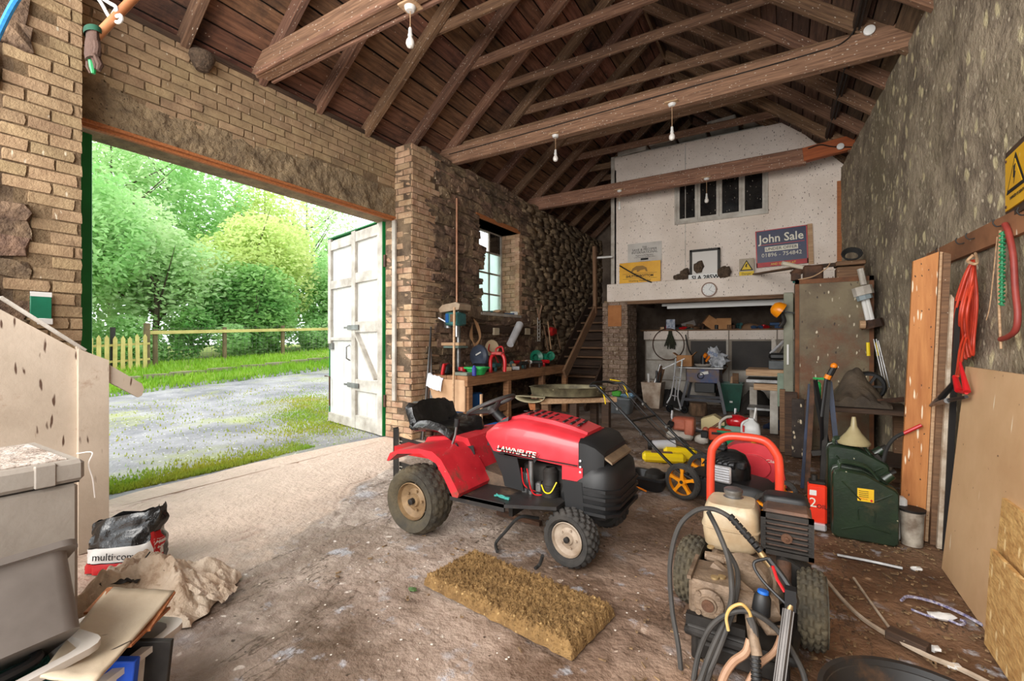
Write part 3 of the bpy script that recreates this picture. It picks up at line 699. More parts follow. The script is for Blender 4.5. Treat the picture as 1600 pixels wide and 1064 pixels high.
MB().box((-15.2, 5.65, fz(5.6)+.6), (.12, .12, 1.3), ch=.01).o('post', FD, pf, False); MB().box((-15.2, 4.9, fz(5)+.55), (.09, .09, 1.2)).o('post', DKM, pf, False)
# ================================================================ big doors
d1 = thing('barn_door_leaf', 'open white braced plank door leaf with green edges standing outside on gravel', 'door', (-4.68, 4.44, 0)); d1.rotation_euler = (0, 0, math.atan2(4.81-4.42, -1.65))
# local x away from hinge, local y: +y is the outside (away from camera?)
Lw, Hd = 1.70, 2.93
sg = 1   # faces the camera on local +y after rotation
def dpart(name, x0, x1, z0, z1, y0, y1, mat, par=None, ch=.004):
    return MB().bb((x0, y0, z0), (x1, y1, z1), ch=ch).o(name, mat, par or d1, False)
dpart('green_skin', 0, Lw, 0, Hd, -.06, -.035, GREENP); 
dpart('edge_strip', -.012, .0, 0, Hd, -.06, .04, GREENP); dpart('edge_strip', 0, Lw, Hd, Hd+.02, -.06, .04, GREENP); dpart('edge_strip', Lw, Lw+.015, 0, 2.0, -.06, .01, GREENP)
for i in range(7): dpart('plank', .0+i*Lw/7+.002, (i+1)*Lw/7-.002, .02, Hd-.02, -.035, -.005, WHT)
dpart('stile', 0, .13, 0, Hd, -.005, .04, WHTD); dpart('stile', .78, .90, 0, Hd, -.005, .035, WHTD); dpart('stile', Lw-.1, Lw, 1.25, Hd, -.005, .035, WHTD)
for z, h in ((0.0, .2), (.56, .17), (1.42, .16), (2.15, .15), (2.76, .15)):
    dpart('rail', .13, .78, z, z+h, -.005, .03, WHTD)
for z, h in ((0.0, .14), (2.12, .13), (2.74, .14), (1.3, .05)): dpart('rail', .90, Lw, z, z+h, -.005, .03, WHTD)
br = board('brace', (.16, .012, 1.1+.2), (.75, .012, 1.95), .035, .1, WHTD, None); br.parent = d1
br.matrix_world = Matrix()
br2 = MB().bar((.18, .012, .76), (.74, .012, 1.40), .03, .1, up=(0, 1, 0)); bpy.data.objects.remove(br); br2.o('brace', WHTD, d1, False)
for z in (.62, 1.48):
    p = MB(); p.bb((.66, .035, z-.02), (1.0, .05, z+.05)); p.bb((.95, .035, z+.0), (1.12, .045, z+.03)); p.o('latch_bolt', STEEL, d1)
MB().tube([(1.02, .0, 1.0), (1.02, .05, 1.03), (1.02, .05, 1.2), (1.02, 0, 1.23)], .012, 6).o('pull_handle', STEEL, d1)
MB().tube([(Lw-.05, .03, .25), (Lw-.05, .03, .72), (Lw+.12, .03, .72)], .012, 6).o('drop_bolt', RUST, d1)
MB().bb((Lw-.14, .0, 1.16), (Lw-.02, .03, 1.26)).o('lock_plate', STEEL, d1)
for z in (.4, 2.3): MB().bb((-.06, -.03, z), (.02, .03, z+.16)).o('hinge', RUST, d1)
d2 = thing('barn_door_leaf', 'second open door leaf, seen only as a green edge beside the near brick jamb', 'door', (-4.66, 1.30, 0)); d2.rotation_euler = (0, 0, R(188))
MB().bb((0, -.06, 0), (1.65, .01, 2.93), ch=.004).o('green_skin', GREENP, d2, False)
MB().bb((-.002, -.08, 0), (.03, .035, 2.93), ch=.004).o('edge_strip', GREENP, d2, False)
for z in (.3, 1.5, 2.7): MB().bb((.03, .01, z), (1.6, .04, z+.15)).o('rail', WHTD, d2, False)

# ================================================================ big foreground things
def rel(root):
    m = MB(); m.T = root.matrix_basis.inverted() if root.rotation_euler[2] else Matrix.Translation(-V(root.location)); return m
def PP(lst): return [PY(u, v, y) for (u, v, y) in lst]
def tyre(r, w, rim, n=60, depth=.008, prof=13):
    n = 120 if n >= 56 else 60; depth *= 1.4
    m = MB(); vs = []; fs = []; P = []
    for j in range(prof+1):                     # outer band with tread blocks
        t = j/prof*2-1; P.append((r-.10*r*abs(t)**3.2, t*w*.5, True))
    side = [(r*.86, w*.54), (r*.72, w*.53), (rim*1.04, w*.42), (rim, w*.36), (rim*.97, w*.3)]
    L = [(a, -b, False) for (a, b) in side[::-1]]+P+[(a, b, False) for (a, b) in side]
    for j, (a, b, tr) in enumerate(L):
        for k in range(n):
            an = 2*math.pi*k/n; band = j//3; rr = a-(depth if tr and (j % 3 == 2 or (k+3*(band % 2)) % 6 < 2) else 0)
            vs.append((math.cos(an)*rr, b, math.sin(an)*rr))
    for j in range(len(L)-1):
        for k in range(n): fs.append([j*n+k, j*n+(k+1) % n, (j+1)*n+(k+1) % n, (j+1)*n+k])
    return m.add(vs, fs)
TYD = M('muddy tyre rubber', (92, 82, 62), (58, 54, 46), .85, sc=6, bump=.5, bsc=40)
TYB = M('dusty black tyre', (62, 58, 54), (40, 38, 36), .8, sc=8, bump=.3)
RIMR = M('dirty cream rim', (150, 122, 86), (104, 82, 58), .6, sc=7, bump=.2); RIMF = M('worn white rim', (180, 164, 146), (130, 110, 90), .55, sc=7)
def wheel(par, loc, r, w, rim, rimmat, tymat, rz=0, side=-1, spokes=0, n=60, depth=.008, name='wheel'):
    """axle along local y; side = which way the outer face looks"""
    t = tyre(r, w, rim, n, depth).o(name, tymat, par); t.location = loc; t.rotation_euler = (0, 0, rz)
    s = side; m = MB()
    m.lathe([(rim*.98, s*w*.42), (rim*.94, s*w*.44), (rim*.88, s*w*.30), (rim*.60, s*w*.20), (rim*.36, s*w*.26), (rim*.30, s*w*.34), (.001, s*w*.34)], axis=(0, 1, 0), n=32)
    m.lathe([(rim*.98, -s*w*.4), (rim*.8, -s*w*.2), (.001, -s*w*.2)], axis=(0, 1, 0), n=24)
    for k in range(5):
        a = 2*math.pi*k/5; m.lathe([(rim*.07, s*w*.2), (rim*.07, s*w*.30), (0.001, s*w*.30)], c=(math.cos(a)*rim*.5, 0, math.sin(a)*rim*.5), axis=(0, 1, 0), n=6)
    m.o('rim', rimmat, t); MB().lathe([(rim*.16, s*w*.3), (rim*.16, s*w*.48), (.001, s*w*.5)], axis=(0, 1, 0), n=12).o('hub_cap', DKM, t)
    return t
# ---------------------------------------------------------------- ride-on mower, nose towards +x
mw = thing('ride_on_mower', 'red ride-on lawn mower with black seat and torn vinyl beside the coir mat', 'lawn mower', (-1.62, 2.7, 0))
def q(lo): return V(lo)-V(mw.location)
wheel(mw, q((-2.13, 2.34, .228)), .228, .20, .128, RIMR, TYD, n=72, depth=.006)
wheel(mw, q((-2.13, 3.08, .228)), .228, .20, .128, RIMR, TYD, side=1, n=72, depth=.006)
wheel(mw, q((-1.05, 2.42, .170)), .165, .125, .102, RIMF, TYB, rz=R(-8), n=56, depth=.010)
wheel(mw, q((-1.07, 3.06, .170)), .165, .125, .102, RIMF, TYB, rz=R(-8), side=1, n=56, depth=.010)
def sec(x, w, zb, zs, zt, crown=.02, cy=2.72, r=.05):
    pts = [(-w, zb), (-w-.004, (zb+zs)/2), (-w, zs), (-w+.012, zs+.018), (-w+r, zt-.008), (-w*.55, zt), (-w*.5, zt+crown), (w*.5, zt+crown), (w*.55, zt), (w-r, zt-.008), (w-.012, zs+.018), (w, zs), (w+.004, (zb+zs)/2), (w, zb)]
    return [(x, cy+a, b) for a, b in pts]
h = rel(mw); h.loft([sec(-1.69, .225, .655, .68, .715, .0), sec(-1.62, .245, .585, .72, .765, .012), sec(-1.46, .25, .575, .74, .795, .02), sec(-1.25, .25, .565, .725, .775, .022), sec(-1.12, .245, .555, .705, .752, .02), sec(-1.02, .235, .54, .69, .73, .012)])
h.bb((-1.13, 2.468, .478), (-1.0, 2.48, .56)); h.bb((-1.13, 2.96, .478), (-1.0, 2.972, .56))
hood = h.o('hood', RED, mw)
bl = rel(mw)
for i in range(8):
    for j in range(2):
        x = -1.445+i*.050-j*.012; z = .8185-(x+1.46)*.12
        bl.box((x, 2.665+j*.11, z), (.016, .088, .006), rot=(0, .12, .12))
bl.o('vent_slots', BLK, hood).location = (0, 0, 0)
bl.v and None
s_ = rel(mw); s_.bar(PY(782, 706, 2.452), PY(902, 728, 2.452), .004, .014, up=(0, 1, 0)); s_.bar(PY(780, 711, 2.452), PY(832, 718, 2.452), .003, .006, up=(0, 1, 0)); 
for k in range(5): s_.tube([PY(835, 723, 2.451), PY(831+k*3.2, 706+abs(k-2)*2, 2.451)], [.003, .001], 4)
s_.o('decal_stripe', INK, hood)
a_, b_ = PY(804, 704, 2.461), PY(804, 704, 2.459)
bg = rel(mw); bg.bar(PY(777, 700, 2.4535), PY(834, 711, 2.4535), .003, .032, up=(0, 1, 0)); bg.o('badge_plate', INK, hood, False)
sl = -math.atan2(PY(777, 700, 2.46).z-PY(834, 711, 2.46).z, PY(834, 711, 2.46).x-PY(777, 700, 2.46).x)
text('LAWNFLITE', 'lettering', .047, PY(805.5, 705.5, 2.4475)-V(mw.location), (R(90), -sl*0, 0), INKW, hood, .001, sx=1.12, shear=.2, bold=.0006).rotation_euler = Euler((R(90), -sl, 0))
MB().box((0, 0, 0), (.03, .018, .006)).o('hood_label', BLK, hood).location = q((-1.50, 2.70, .822))
# nose: black cowl, headlamp, bumper
n1 = rel(mw); n1.loft([[(x, 2.72+a, b) for a, b in ((-w, zb), (-w, zt-.02), (-w+.03, zt), (w-.03, zt), (w, zt-.02), (w, zb))] for (x, w, zb, zt) in ((-1.03, .242, .48, .722), (-.985, .245, .43, .72), (-.93, .238, .43, .70), (-.885, .21, .50, .655))])
n1.loft([[(x, 2.72+a, b) for a, b in ((-w*.85, zb), (-w, zb+.06), (-w, zt-.05), (-w+.03, zt-.01), (-w*.5, zt), (w*.5, zt), (w-.03, zt-.01), (w, zt-.05), (w, zb+.06), (w*.85, zb))] for (x, w, zb, zt) in ((-1.14, .24, .32, .45), (-1.02, .262, .27, .53), (-.95, .262, .26, .575), (-.88, .25, .27, .585), (-.83, .215, .30, .56), (-.805, .15, .36, .52))])
n1.o('front_grille', BLK, mw)
MB().loft([[(x, 2.72+a, b+z) for a, b in ((-w, 0), (-w, .012), (w, .012), (w, 0))] for (x, w, z) in ((-.925, .19, .672), (-.885, .20, .615), (-.845, .19, .585))]).o('headlight', M('dusty headlamp lens', (146, 124, 98), (104, 86, 68), .5, sc=8), mw).location = -V(mw.location)
rr_ = rel(mw)
for k in range(4): rr_.loft([[(x, 2.72+a, b) for a, b in ((-w, z), (-w, z+.018), (w, z+.018), (w, z))] for (x, w, z) in ((-.99, .272, .44-k*.045), (-.86, .262, .435-k*.045), (-.80, .19, .43-k*.045))])
rr_.o('bumper_rib', BLK, mw)
for z in (.60, .565, .535): MB().lathe([(.007, 0), (.007, .008), (.001, .010)], axis=(0, -1, 0), n=8).o('screw_head', CHROME, mw).location = q((-1.015, 2.474, z))
# engine bay
e = rel(mw); e.bb((-1.45, 2.56, .30), (-1.12, 2.9, .52), ch=.02); e.o('engine_block', DKM, mw)
e = rel(mw); e.lathe([(.05, .31), (.055, .33), (.055, .42), (.045, .44), (.048, .50), (.03, .52)], c=(-1.235, 2.53, 0), n=20); 
for k in range(6): e.lathe([(.060, .335+k*.016), (.060, .343+k*.016)], c=(-1.235, 2.53, 0), n=20)
e.o('oil_filter', DKM, mw)
MB().tube([(-1.355, 2.50, .28), (-1.355, 2.50, .55)], .017, 10).o('exhaust_pipe', STEEL, mw).location = -V(mw.location)
e = rel(mw); e.bb((-1.43, 2.50, .33), (-1.38, 2.56, .47), ch=.01); e.bb((-1.33, 2.5, .30), (-1.29, 2.55, .42), ch=.01); e.o('carburettor', STEEL, mw)
MB().tube(spline([(-1.27, 2.475, .42), (-1.24, 2.46, .385), (-1.20, 2.46, .39), (-1.17, 2.48, .45)]), .004, 6).o('yellow_lead', YEL, mw).location = -V(mw.location)
for k in range(4): MB().tube(spline([(-1.44+k*.02, 2.49, .50), (-1.42+k*.03, 2.475, .42-k*.02), (-1.36+k*.04, 2.5, .36)]), .004, 5).o('lead', REDP if k % 2 else BLK, mw).location = -V(mw.location)
MB().prism([(-1.585, .57), (-1.44, .565), (-1.39, .36), (-1.53, .37)], 2.47, 2.48).o('side_shield', BLK, mw, False).location = -V(mw.location)
MB().prism([(-1.12, .48), (-1.0, .48), (-.98, .22), (-1.10, .3)], 2.455, 2.47).o('side_shield', BLK, mw, False).location = -V(mw.location)
# chassis and footboards
FB = M('black footboard with dust', (50, 47, 45), (30, 28, 28), .5, sc=5, dirt=((120, 98, 76), 4, .56, .7))
f = rel(mw); f.bb((-1.85, 2.50, .26), (-.98, 2.94, .34)); f.bb((-1.12, 2.45, .19), (-1.0, 3.0, .27)); f.o('chassis', DKM, mw)
for s in (-1, 1):
    y0, y1 = (2.25, 2.52) if s < 0 else (2.92, 3.19)
    f = rel(mw); f.prism([(-1.80, y0), (-1.40, y0), (-1.12, y0+.12 if s < 0 else y0), (-1.12, y1 if s < 0 else y1-.12), (-1.40, y1), (-1.80, y1)], .325, .345, 'xy'); f.bb((-1.80, y0, .30), (-1.40, y0+.015, .35)); f.o('footboard', FB, mw, False)
f = rel(mw); f.loft([[(x, 2.72+a, b) for a, b in ((-w, .34), (-w+.02, z), (w-.02, z), (w, .34))] for (x, w, z) in ((-1.86, .22, .46), (-1.6, .18, .40), (-1.42, .16, .38))]); f.o('tunnel', M('dusty tunnel cover', (104, 84, 66), (70, 56, 46), .85, sc=9, bump=.4), mw)
f = rel(mw); f.bb((-1.62, 2.62, .2), (-1.3, 2.9, .27), ch=.02); f.bb((-1.55, 2.55, .15), (-1.52, 2.95, .22)); f.o('deck_hanger', DKM, mw)
# pivot of front axle
f = rel(mw); f.tube([(-1.06, 2.5, .19), (-1.06, 2.98, .19)], .025, 8); f.tube([(-1.05, 2.49, .17), (-1.07, 2.5, .28)], .02, 8); f.o('front_axle', STEEL, mw)
# rear body: red fender pan
f = rel(mw)
def arch(y0, y1):
    pr = [(-2.30, .49), (-2.27, .545), (-2.20, .575), (-2.02, .605), (-1.90, .60), (-1.83, .56), (-1.75, .46), (-1.69, .37), (-1.70, .345), (-1.74, .345), (-1.80, .44), (-1.87, .53), (-2.0, .575), (-2.2, .55), (-2.28, .49)]
    f.prism(pr, y0, y1)
arch(2.20, 2.55); arch(2.89, 3.24)
f.prism([(-2.27, .52), (-2.22, .60), (-1.95, .64), (-1.86, .63), (-1.72, .37), (-1.78, .36), (-1.95, .5), (-2.27, .5)], 2.52, 2.92)
f.prism([(-1.90, .60), (-1.86, .66), (-1.79, .655), (-1.70, .40), (-1.74, .38), (-1.84, .5)], 2.84, 2.93)
f.prism([(-2.02, .355), (-1.75, .355), (-1.88, .56), (-2.02, .57)], 2.40, 2.425)
fend = f.o('rear_body', RED2, mw)
for k in range(8):
    t = k/7; MB().box((0, 0, 0), (.03, .012, .018)).o('gate_notch', BLK, fend).location = q((-1.90+t*.13, 2.44, .575-t*.17+.012))
g_ = rel(mw); g_.bar((-1.915, 2.44, .595), (-1.76, 2.44, .40), .05, .006, up=(0, 1, 0)); g_.o('gear_gate', BLK, fend, False)
MB().box((0, 0, 0), (.12, .002, .06), rot=(0, -.25, 0)).o('warning_label', INK, fend, False).location = q((-1.86, 2.515, .545))
MB().tube([(-1.945, 2.44, .56), (-1.905, 2.44, .66), (-1.89, 2.44, .74)], .008, 8).o('gear_lever', STEEL, mw).location = -V(mw.location)
MB().cyl((-1.892, 2.44, .72), (-1.886, 2.44, .775), .017, .02, 10).o('lever_knob', BLK, mw).location = -V(mw.location)
MB().cyl((-1.72, 2.93, .60), (-1.70, 2.93, .70), .006).o('throttle_lever', STEEL, mw).location = -V(mw.location)
MB().ball((-1.70, 2.93, .72), .02).o('lever_knob', BLK, mw).location = -V(mw.location)
# seat
VIN = M('cracked black vinyl', (24, 24, 25), (14, 14, 15), .28, sc=7, bump=.5, bsc=14, coat=.3)
def seatfn(u, v):
    # u across, v from nose of the cushion to the top of the back
    y = (u-.5)*.46; s = v
    if s < .5: x = .35-s*.7; z = .02+.02*math.sin(s*6)
    elif s < .68: t = (s-.5)/.18; x = 0-.03*t-.01; z = .02+.08*t**1.6
    else: t = (s-.68)/.32; x = -.045-.055*t; z = .10+.135*t
    edge = abs(u-.5)*2; z += .05*edge**3*(1 if s < .6 else .0); x += .035*edge**2.5*(0 if s < .55 else 1)
    if s > .93: y *= 1-(s-.93)*3
    if s < .08: y *= 1-(.08-s)*2.5; z -= (.08-s)*.5
    w = .008*noise.noise(V((u*7, v*9, 1)))+.004*noise.noise(V((u*20, v*6, 3)))
    return (x, y, z+w)
se = MB().grid(seatfn, 26, 34); sv = se.mesh('seat', True)
seat = bpy.data.objects.new('seat', sv); sv.materials.append(VIN); COL.objects.link(seat); seat.parent = mw; seat.location = q((-2.31, 2.70, .60)); seat.rotation_euler = (0, 0, R(-6))
sm = seat.modifiers.new('thick', 'SOLIDIFY'); sm.thickness = .055; sm.offset = -.6; bv = seat.modifiers.new('round', 'BEVEL'); bv.width = .015; bv.segments = 2; bv.limit_method = 'ANGLE'
f = rel(mw); f.bb((-2.28, 2.6, .6), (-2.0, 2.84, .63)); f.tube([(-2.22, 2.6, .55), (-2.22, 2.6, .66)], .018); f.lathe([(.03, .60), (.022, .61), (.03, .62), (.022, .63), (.03, .64)], c=(-2.24, 2.56, 0), n=10); f.o('seat_spring', RUST, mw)
# steering
f = MB(); cw = V((-1.80, 2.72, .84)); nn = V((-.42, 0, .9)).normalized(); t1 = V((0, 1, 0)); t2 = nn.cross(t1)
pts = [cw+t1*math.cos(a)*.175+t2*math.sin(a)*.175 for a in [2*math.pi*k/28 for k in range(28)]]
swm = MB().tube(pts, .014, 8, closed=True); 
for a in (0.2, 2.3, 4.2): swm.tube([cw+t1*math.cos(a)*.172+t2*math.sin(a)*.172, cw+t1*math.cos(a)*.06+t2*math.sin(a)*.06-nn*.03, cw-nn*.05], [.012, .016, .02], 6)
swm.lathe([(.04, -.06), (.045, -.03), (.03, -.01), (.001, -.01)], c=cw, axis=nn, n=12)
so = swm.o('steering_wheel', M('dusty grey wheel rim', (70, 68, 66), (52, 50, 49), .5), mw); so.location = -V(mw.location)
f = rel(mw); f.tube([cw-nn*.04, (-1.70, 2.72, .74), (-1.66, 2.72, .66)], [.03, .035, .05], 10); f.loft([[(x, 2.72+a, b) for a, b in ((-w, zb), (-w+.03, zt), (w-.03, zt), (w, zb))] for (x, w, zb, zt) in ((-1.70, .2, .60, .69), (-1.62, .22, .62, .76), (-1.55, .2, .7, .80))]); f.prism([(-1.70, .69), (-1.60, .58), (-1.52, .36), (-1.58, .36), (-1.72, .62)], 2.56, 2.88); f.o('dash', BLK, mw)
# pliers on footboard
pl = one(MB().tube(spline([(-.06, .0, 0), (-.02, .022, 0), (.02, .004, 0)], 4), .006, 6).tube(spline([(-.06, .03, 0), (-.02, .002, 0), (.02, -.006, 0)], 4), .006, 6).bb((.015, -.008, -.006), (.05, .008, .006)), 'pliers', M('teal grips', (60, 150, 140)), 'small teal-handled pliers lying on the black footboard of the red mower', 'pliers', loc=PY(785, 767, 2.33))
pl.location.z = .353
# black rubber pipe under the mower
one(MB().tube(spline([(-1.33, 2.55, .18), PY(812, 808, 2.42), G(790, 830, .1), G(775, 848, .02), G(777, 862, .015)]), .010, 7), 'hose', RUB, 'black rubber hose drooping from below the red mower to the mat', 'hose')
one(MB().tube(spline([G(848, 868, .1), G(843, 882, .03), G(836, 888, .02)]), .010, 7), 'hose', RUB, 'short bit of hose end beside the small front tyre of the red mower', 'hose')
one(MB().bar(G(778, 800, .02), G(845, 818, .02), .04, .03), 'steel_bar', RUST, 'flat rusty steel bar lying on the floor beneath the red mower', 'bar', smooth=False)
# ---------------------------------------------------------------- black angle frame behind the mower
fr = thing('steel_angle_frame', 'low black perforated steel frame standing behind the red mower near the doorway', 'frame', (-3.18, 3.14, 0))
MB().bb((-.01, -.005, 0), (.06, .0, .47)).bb((-.01, -.005, 0), (-.005, .06, .47)).o('upright', DKM, fr, False)
for z, h_ in ((.34, .09), (.10, .10)):
    MB().bar((.05, .02, z), (.62, -.1, z), .01, h_, up=(0, 0, 1)).o('crossbar', DKM, fr, False)
    for k in range(6): MB().box((.07+.02*(k % 3), .008, z-.02+.03*(k//3)), (.008, .01, .008)).o('bolt_hole', INKW, fr)
MB().bb((.2, -.2, .30), (.62, .0, .36)).o('red_bar', REDP, fr, False)
MB().bb((.58, -.12, 0), (.62, -.06, .4)).o('upright', DKM, fr, False)
# ---------------------------------------------------------------- coir mat
MA = M('coir mat fibres', (168, 132, 82), (118, 88, 50), .95, sc=14, bump=1.2, bsc=70, speck=((198, 164, 110), 40, .25), contrast=(.3, .7))
c1, c2, c3, c4 = G(670, 910, .03), G(735, 860, .03), G(958, 952, .03), G(897, 1022, .03)
mx = (c1+c2+c3+c4)/4; ux = ((c3-c2)+(c4-c1))/2; uy = ((c2-c1)+(c3-c4))/2; Lm, Wm = ux.length, uy.length
mt = thing('coir_mat', 'thick golden brown coir door mat lying on the concrete in front of the mower', 'mat', (mx.x, mx.y, 0), math.atan2(ux.y, ux.x))
def mfn(u, v):
    x = (u-.5)*Lm; y = (v-.5)*Wm; e = min(u*Lm, (1-u)*Lm, v*Wm, (1-v)*Wm); z = .058*min(1, (e/.022)**.5) if e > 0 else 0
    z += (.014*noise.noise(V((x*42, y*42, 0)))+.012*noise.noise(V((x*90, y*90, 2))))*(1 if e > 0 else 0)
    k = .008*noise.noise(V((x*20, y*20, 8)))
    return (x+k, y+k, max(0.001, z))
MB().grid(mfn, 250, 110).o('pile', MA, mt)
random.seed(2); vs = []; fs = []
for i in range(9000):
    u, v = rnd(0, 1), rnd(0, 1); p = V(mfn(u, v)); d = V((rnd(-1, 1), rnd(-1, 1), rnd(.2, 1.2))).normalized()*rnd(.008, .018); s = d.orthogonal().normalized()*.0022
    k = len(vs); vs += [p-s, p+s, p+d]; fs.append([k, k+1, k+2])
MB().add(vs, fs).o('loose_fibres', MA, mt, kind='stuff')
MB().box((0, 0, .002), (Lm*.97, Wm*.95, .006)).o('backing', BLK, mt)
# ---------------------------------------------------------------- pressure washer
PWD = M('dirty cast alloy', (150, 128, 106), (104, 86, 70), .6, .25, sc=10, bump=.4)
TANK = M('grimy cream tank paint', (204, 186, 156), (164, 136, 102), .4, sc=4, bump=.1, bsc=30, dirt=((110, 84, 60), 3, .56, .74), coat=.2)
pw_ = thing('pressure_washer', 'petrol pressure washer with orange-red hoop handle and cream fuel tank', 'pressure washer', (-.15, 2.35, 0))
wheel(pw_, V((-.385, 2.40, .168))-V(pw_.location), .160, .10, .085, DKM, TYD, rz=R(90-8), side=-1, n=60, depth=.007)
wheel(pw_, V((.10, 2.30, .168))-V(pw_.location), .160, .10, .085, DKM, TYD, rz=R(90), side=1, n=60, depth=.007)
HND = M('scuffed orange red tube', (222, 74, 48), (206, 58, 38), .35, sc=4, coat=.2)
MB().tube(spline([(-.355, 2.55, .12), (-.355, 2.74, .16), (-.355, 2.77, .40), (-.352, 2.77, .64), (-.335, 2.77, .71), (-.28, 2.77, .765), (-.19, 2.77, .775), (-.09, 2.77, .765), (-.04, 2.77, .71), (-.022, 2.77, .64), (-.02, 2.77, .40), (-.02, 2.74, .16), (-.02, 2.55, .12)], 5), .022, 12).o('handle_hoop', HND, pw_).location = -V(pw_.location)
f = rel(pw_); f.tube([(-.38, 2.38, .17), (.1, 2.32, .17)], .014); f.tube(spline([(-.34, 2.6, .12), (-.34, 2.05, .11), (-.30, 1.98, .11), (0, 1.98, .11), (.03, 2.05, .11), (.03, 2.6, .12), (-.34, 2.6, .12)], 4), .018, 8); f.bb((-.35, 1.98, .105), (.03, 2.62, .125)); f.tube([(-.31, 2.0, 0), (-.31, 2.0, .12)], .02); f.tube([(0, 2.0, 0), (0, 2.0, .12)], .02); f.o('base_frame', DKM, pw_)
# tank
def rbox(m, c, d, r, seam=None):
    rings = []; n = 28
    for (z, k) in ((-1, .80), (-.82, .93), (-.3, 1), (-.06, 1.0), (-.02, 1.045), (.03, 1.045), (.07, 1), (.55, .98), (.82, .92), (1, .80)):
        ring = []
        for i in range(n):
            a = 2*math.pi*i/n; ca, sa = math.cos(a), math.sin(a); e = .42
            ring.append((c[0]+math.copysign(abs(ca)**e, ca)*d[0]/2*k, c[1]+math.copysign(abs(sa)**e, sa)*d[1]/2*k, c[2]+z*d[2]/2))
        rings.append(ring)
    return m.loft(rings)
tk = rbox(rel(pw_), (-.215, 2.43, .425), (.245, .25, .21), .05).o('fuel_tank', TANK, pw_)
f = rel(pw_); f.lathe([(.045, .52), (.046, .53), (.038, .535), (.038, .545), (.042, .55), (.043, .565), (.034, .572), (.001, .574)], c=(-.215, 2.49, 0), n=18); f.o('filler_cap', STEEL, tk)
# air filter and muffler
rbox(rel(pw_), (.005, 2.52, .535), (.19, .12, .07), .02).o('air_cleaner', BLK, pw_)
mu = rel(pw_); mu.bb((-.085, 2.33, .365), (.105, 2.50, .545), ch=.018); muo = mu.o('muffler_box', M('rust brown heat shield', (122, 92, 76), (84, 70, 62), .6, .3, sc=6, bump=.2), pw_, False)
f = rel(pw_); f.bb((-.09, 2.315, .355), (.11, 2.335, .375)); f.bb((-.09, 2.315, .515), (.11, 2.335, .535)); f.bb((-.09, 2.315, .355), (-.07, 2.335, .535)); f.bb((.09, 2.315, .355), (.11, 2.335, .535))
for k in range(6): f.bb((-.08, 2.31, .382+k*.023), (.10, 2.335, .391+k*.023))
f.o('muffler_guard', DKM, muo)
for k in range(12): MB().box((0, 0, 0), (.006, .004, .018)).o('vent_hole', BLK, muo).location = V((-.055+k*.0115, 2.328, .527))-V(pw_.location)
MB().lathe([(.022, 0), (.022, .006), (.008, .007), (.008, .014), (.001, .016)], axis=(0, -1, 0), n=12).o('bolt_washer', RUST, muo).location = V((.01, 2.31, .44))-V(pw_.location)
# crankcase, cylinder fins, recoil
f = rel(pw_); f.bb((-.30, 2.28, .13), (0.0, 2.56, .31), ch=.03); f.lathe([(.10, 0), (.11, -.02), (.09, -.05)], c=(-.15, 2.30, .24), axis=(0, 1, 0), n=20, caps=True); f.o('crankcase', PWD, pw_)
f = rel(pw_)
for k in range(8): f.box((.02, 2.33+k*.016, .27), (.13, .006, .12), rot=(0, .5, 0))
f.o('cooling_fins', DKM, pw_)
f = rel(pw_); f.tube(spline([(0.0, 2.30, .34), (.0, 2.27, .29), (.0, 2.29, .24)]), .028, 10); f.o('exhaust_elbow', RUST, pw_)
# pump
f = rel(pw_); f.bb((-.345, 2.02, .155), (-.165, 2.24, .30), ch=.014); f.bb((-.35, 2.02, .30), (-.335, 2.24, .315)); f.o('pump_body', PWD, pw_, False)
f = rel(pw_); f.lathe([(.058, 0), (.058, .016), (.048, .022), (.034, .022), (.032, .03), (.001, .03)], c=(-.265, 2.02, .225), axis=(0, -1, 0), n=24)
for k in range(4):
    a = .8+k*1.57; f.lathe([(.011, .015), (.011, .028), (.001, .028)], c=(-.265+math.cos(a)*.053, 2.02, .225+math.sin(a)*.053), axis=(0, -1, 0), n=8)
f.o('bearing_cover', PWD, pw_)
MB().lathe([(.024, 0), (.024, .006), (.001, .006)], axis=(0, -1, 0), n=16).o('rust_plug', RUST, pw_).location = V((-.265, 1.99, .225))-V(pw_.location)
for (x, y, z) in ((-.225, 2.10, .30), (-.29, 2.27, .345), (-.25, 2.08, .30)): MB().lathe([(.016, 0), (.016, .008), (.001, .01)], n=14).o('brass_plug', M('dull brass', (176, 152, 110), (140, 116, 80), .4, .6), pw_).location = V((x, y, z))-V(pw_.location)
f = rel(pw_); f.bb((-.31, 2.22, .30), (-.22, 2.26, .335), ch=.01); f.tube([(-.31, 2.24, .32), (-.22, 2.24, .32)], .018); f.tube([(-.17, 2.10, .22), (-.02, 2.12, .22)], .045, 12); f.tube([(-.10, 2.05, .20), (-.02, 2.07, .24)], .035, 10); f.tube([(-.27, 2.2, .3), (-.12, 2.14, .23)], .03, 8); f.o('pump_head', PWD, pw_)
f = rel(pw_); f.tube([(-.34, 2.0, .115), (-.12, 1.99, .115)], .024, 10); f.bb((-.30, 1.96, .02), (0, 2.1, .09), ch=.01); f.o('lower_tray', DKM, pw_)
f = rel(pw_); f.bb((-.35, 1.99, .10), (-.13, 2.02, .17)); f.o('front_plate', DKM, pw_)
kn = rel(pw_); kn.lathe([(.026, 0), (.033, .01), (.030, .07), (.022, .085), (.001, .087)], c=PY(1188, 962, 1.98), axis=(.1, .1, 1), n=20); kn.o('pressure_knob', BLK, pw_)
f = rel(pw_); f.lathe([(.020, .086), (.019, .096), (.001, .098)], c=PY(1188, 962, 1.98), axis=(.1, .1, 1), n=16); f.o('blue_cap', M('bright blue cap', (24, 96, 190), rough=.4), pw_)
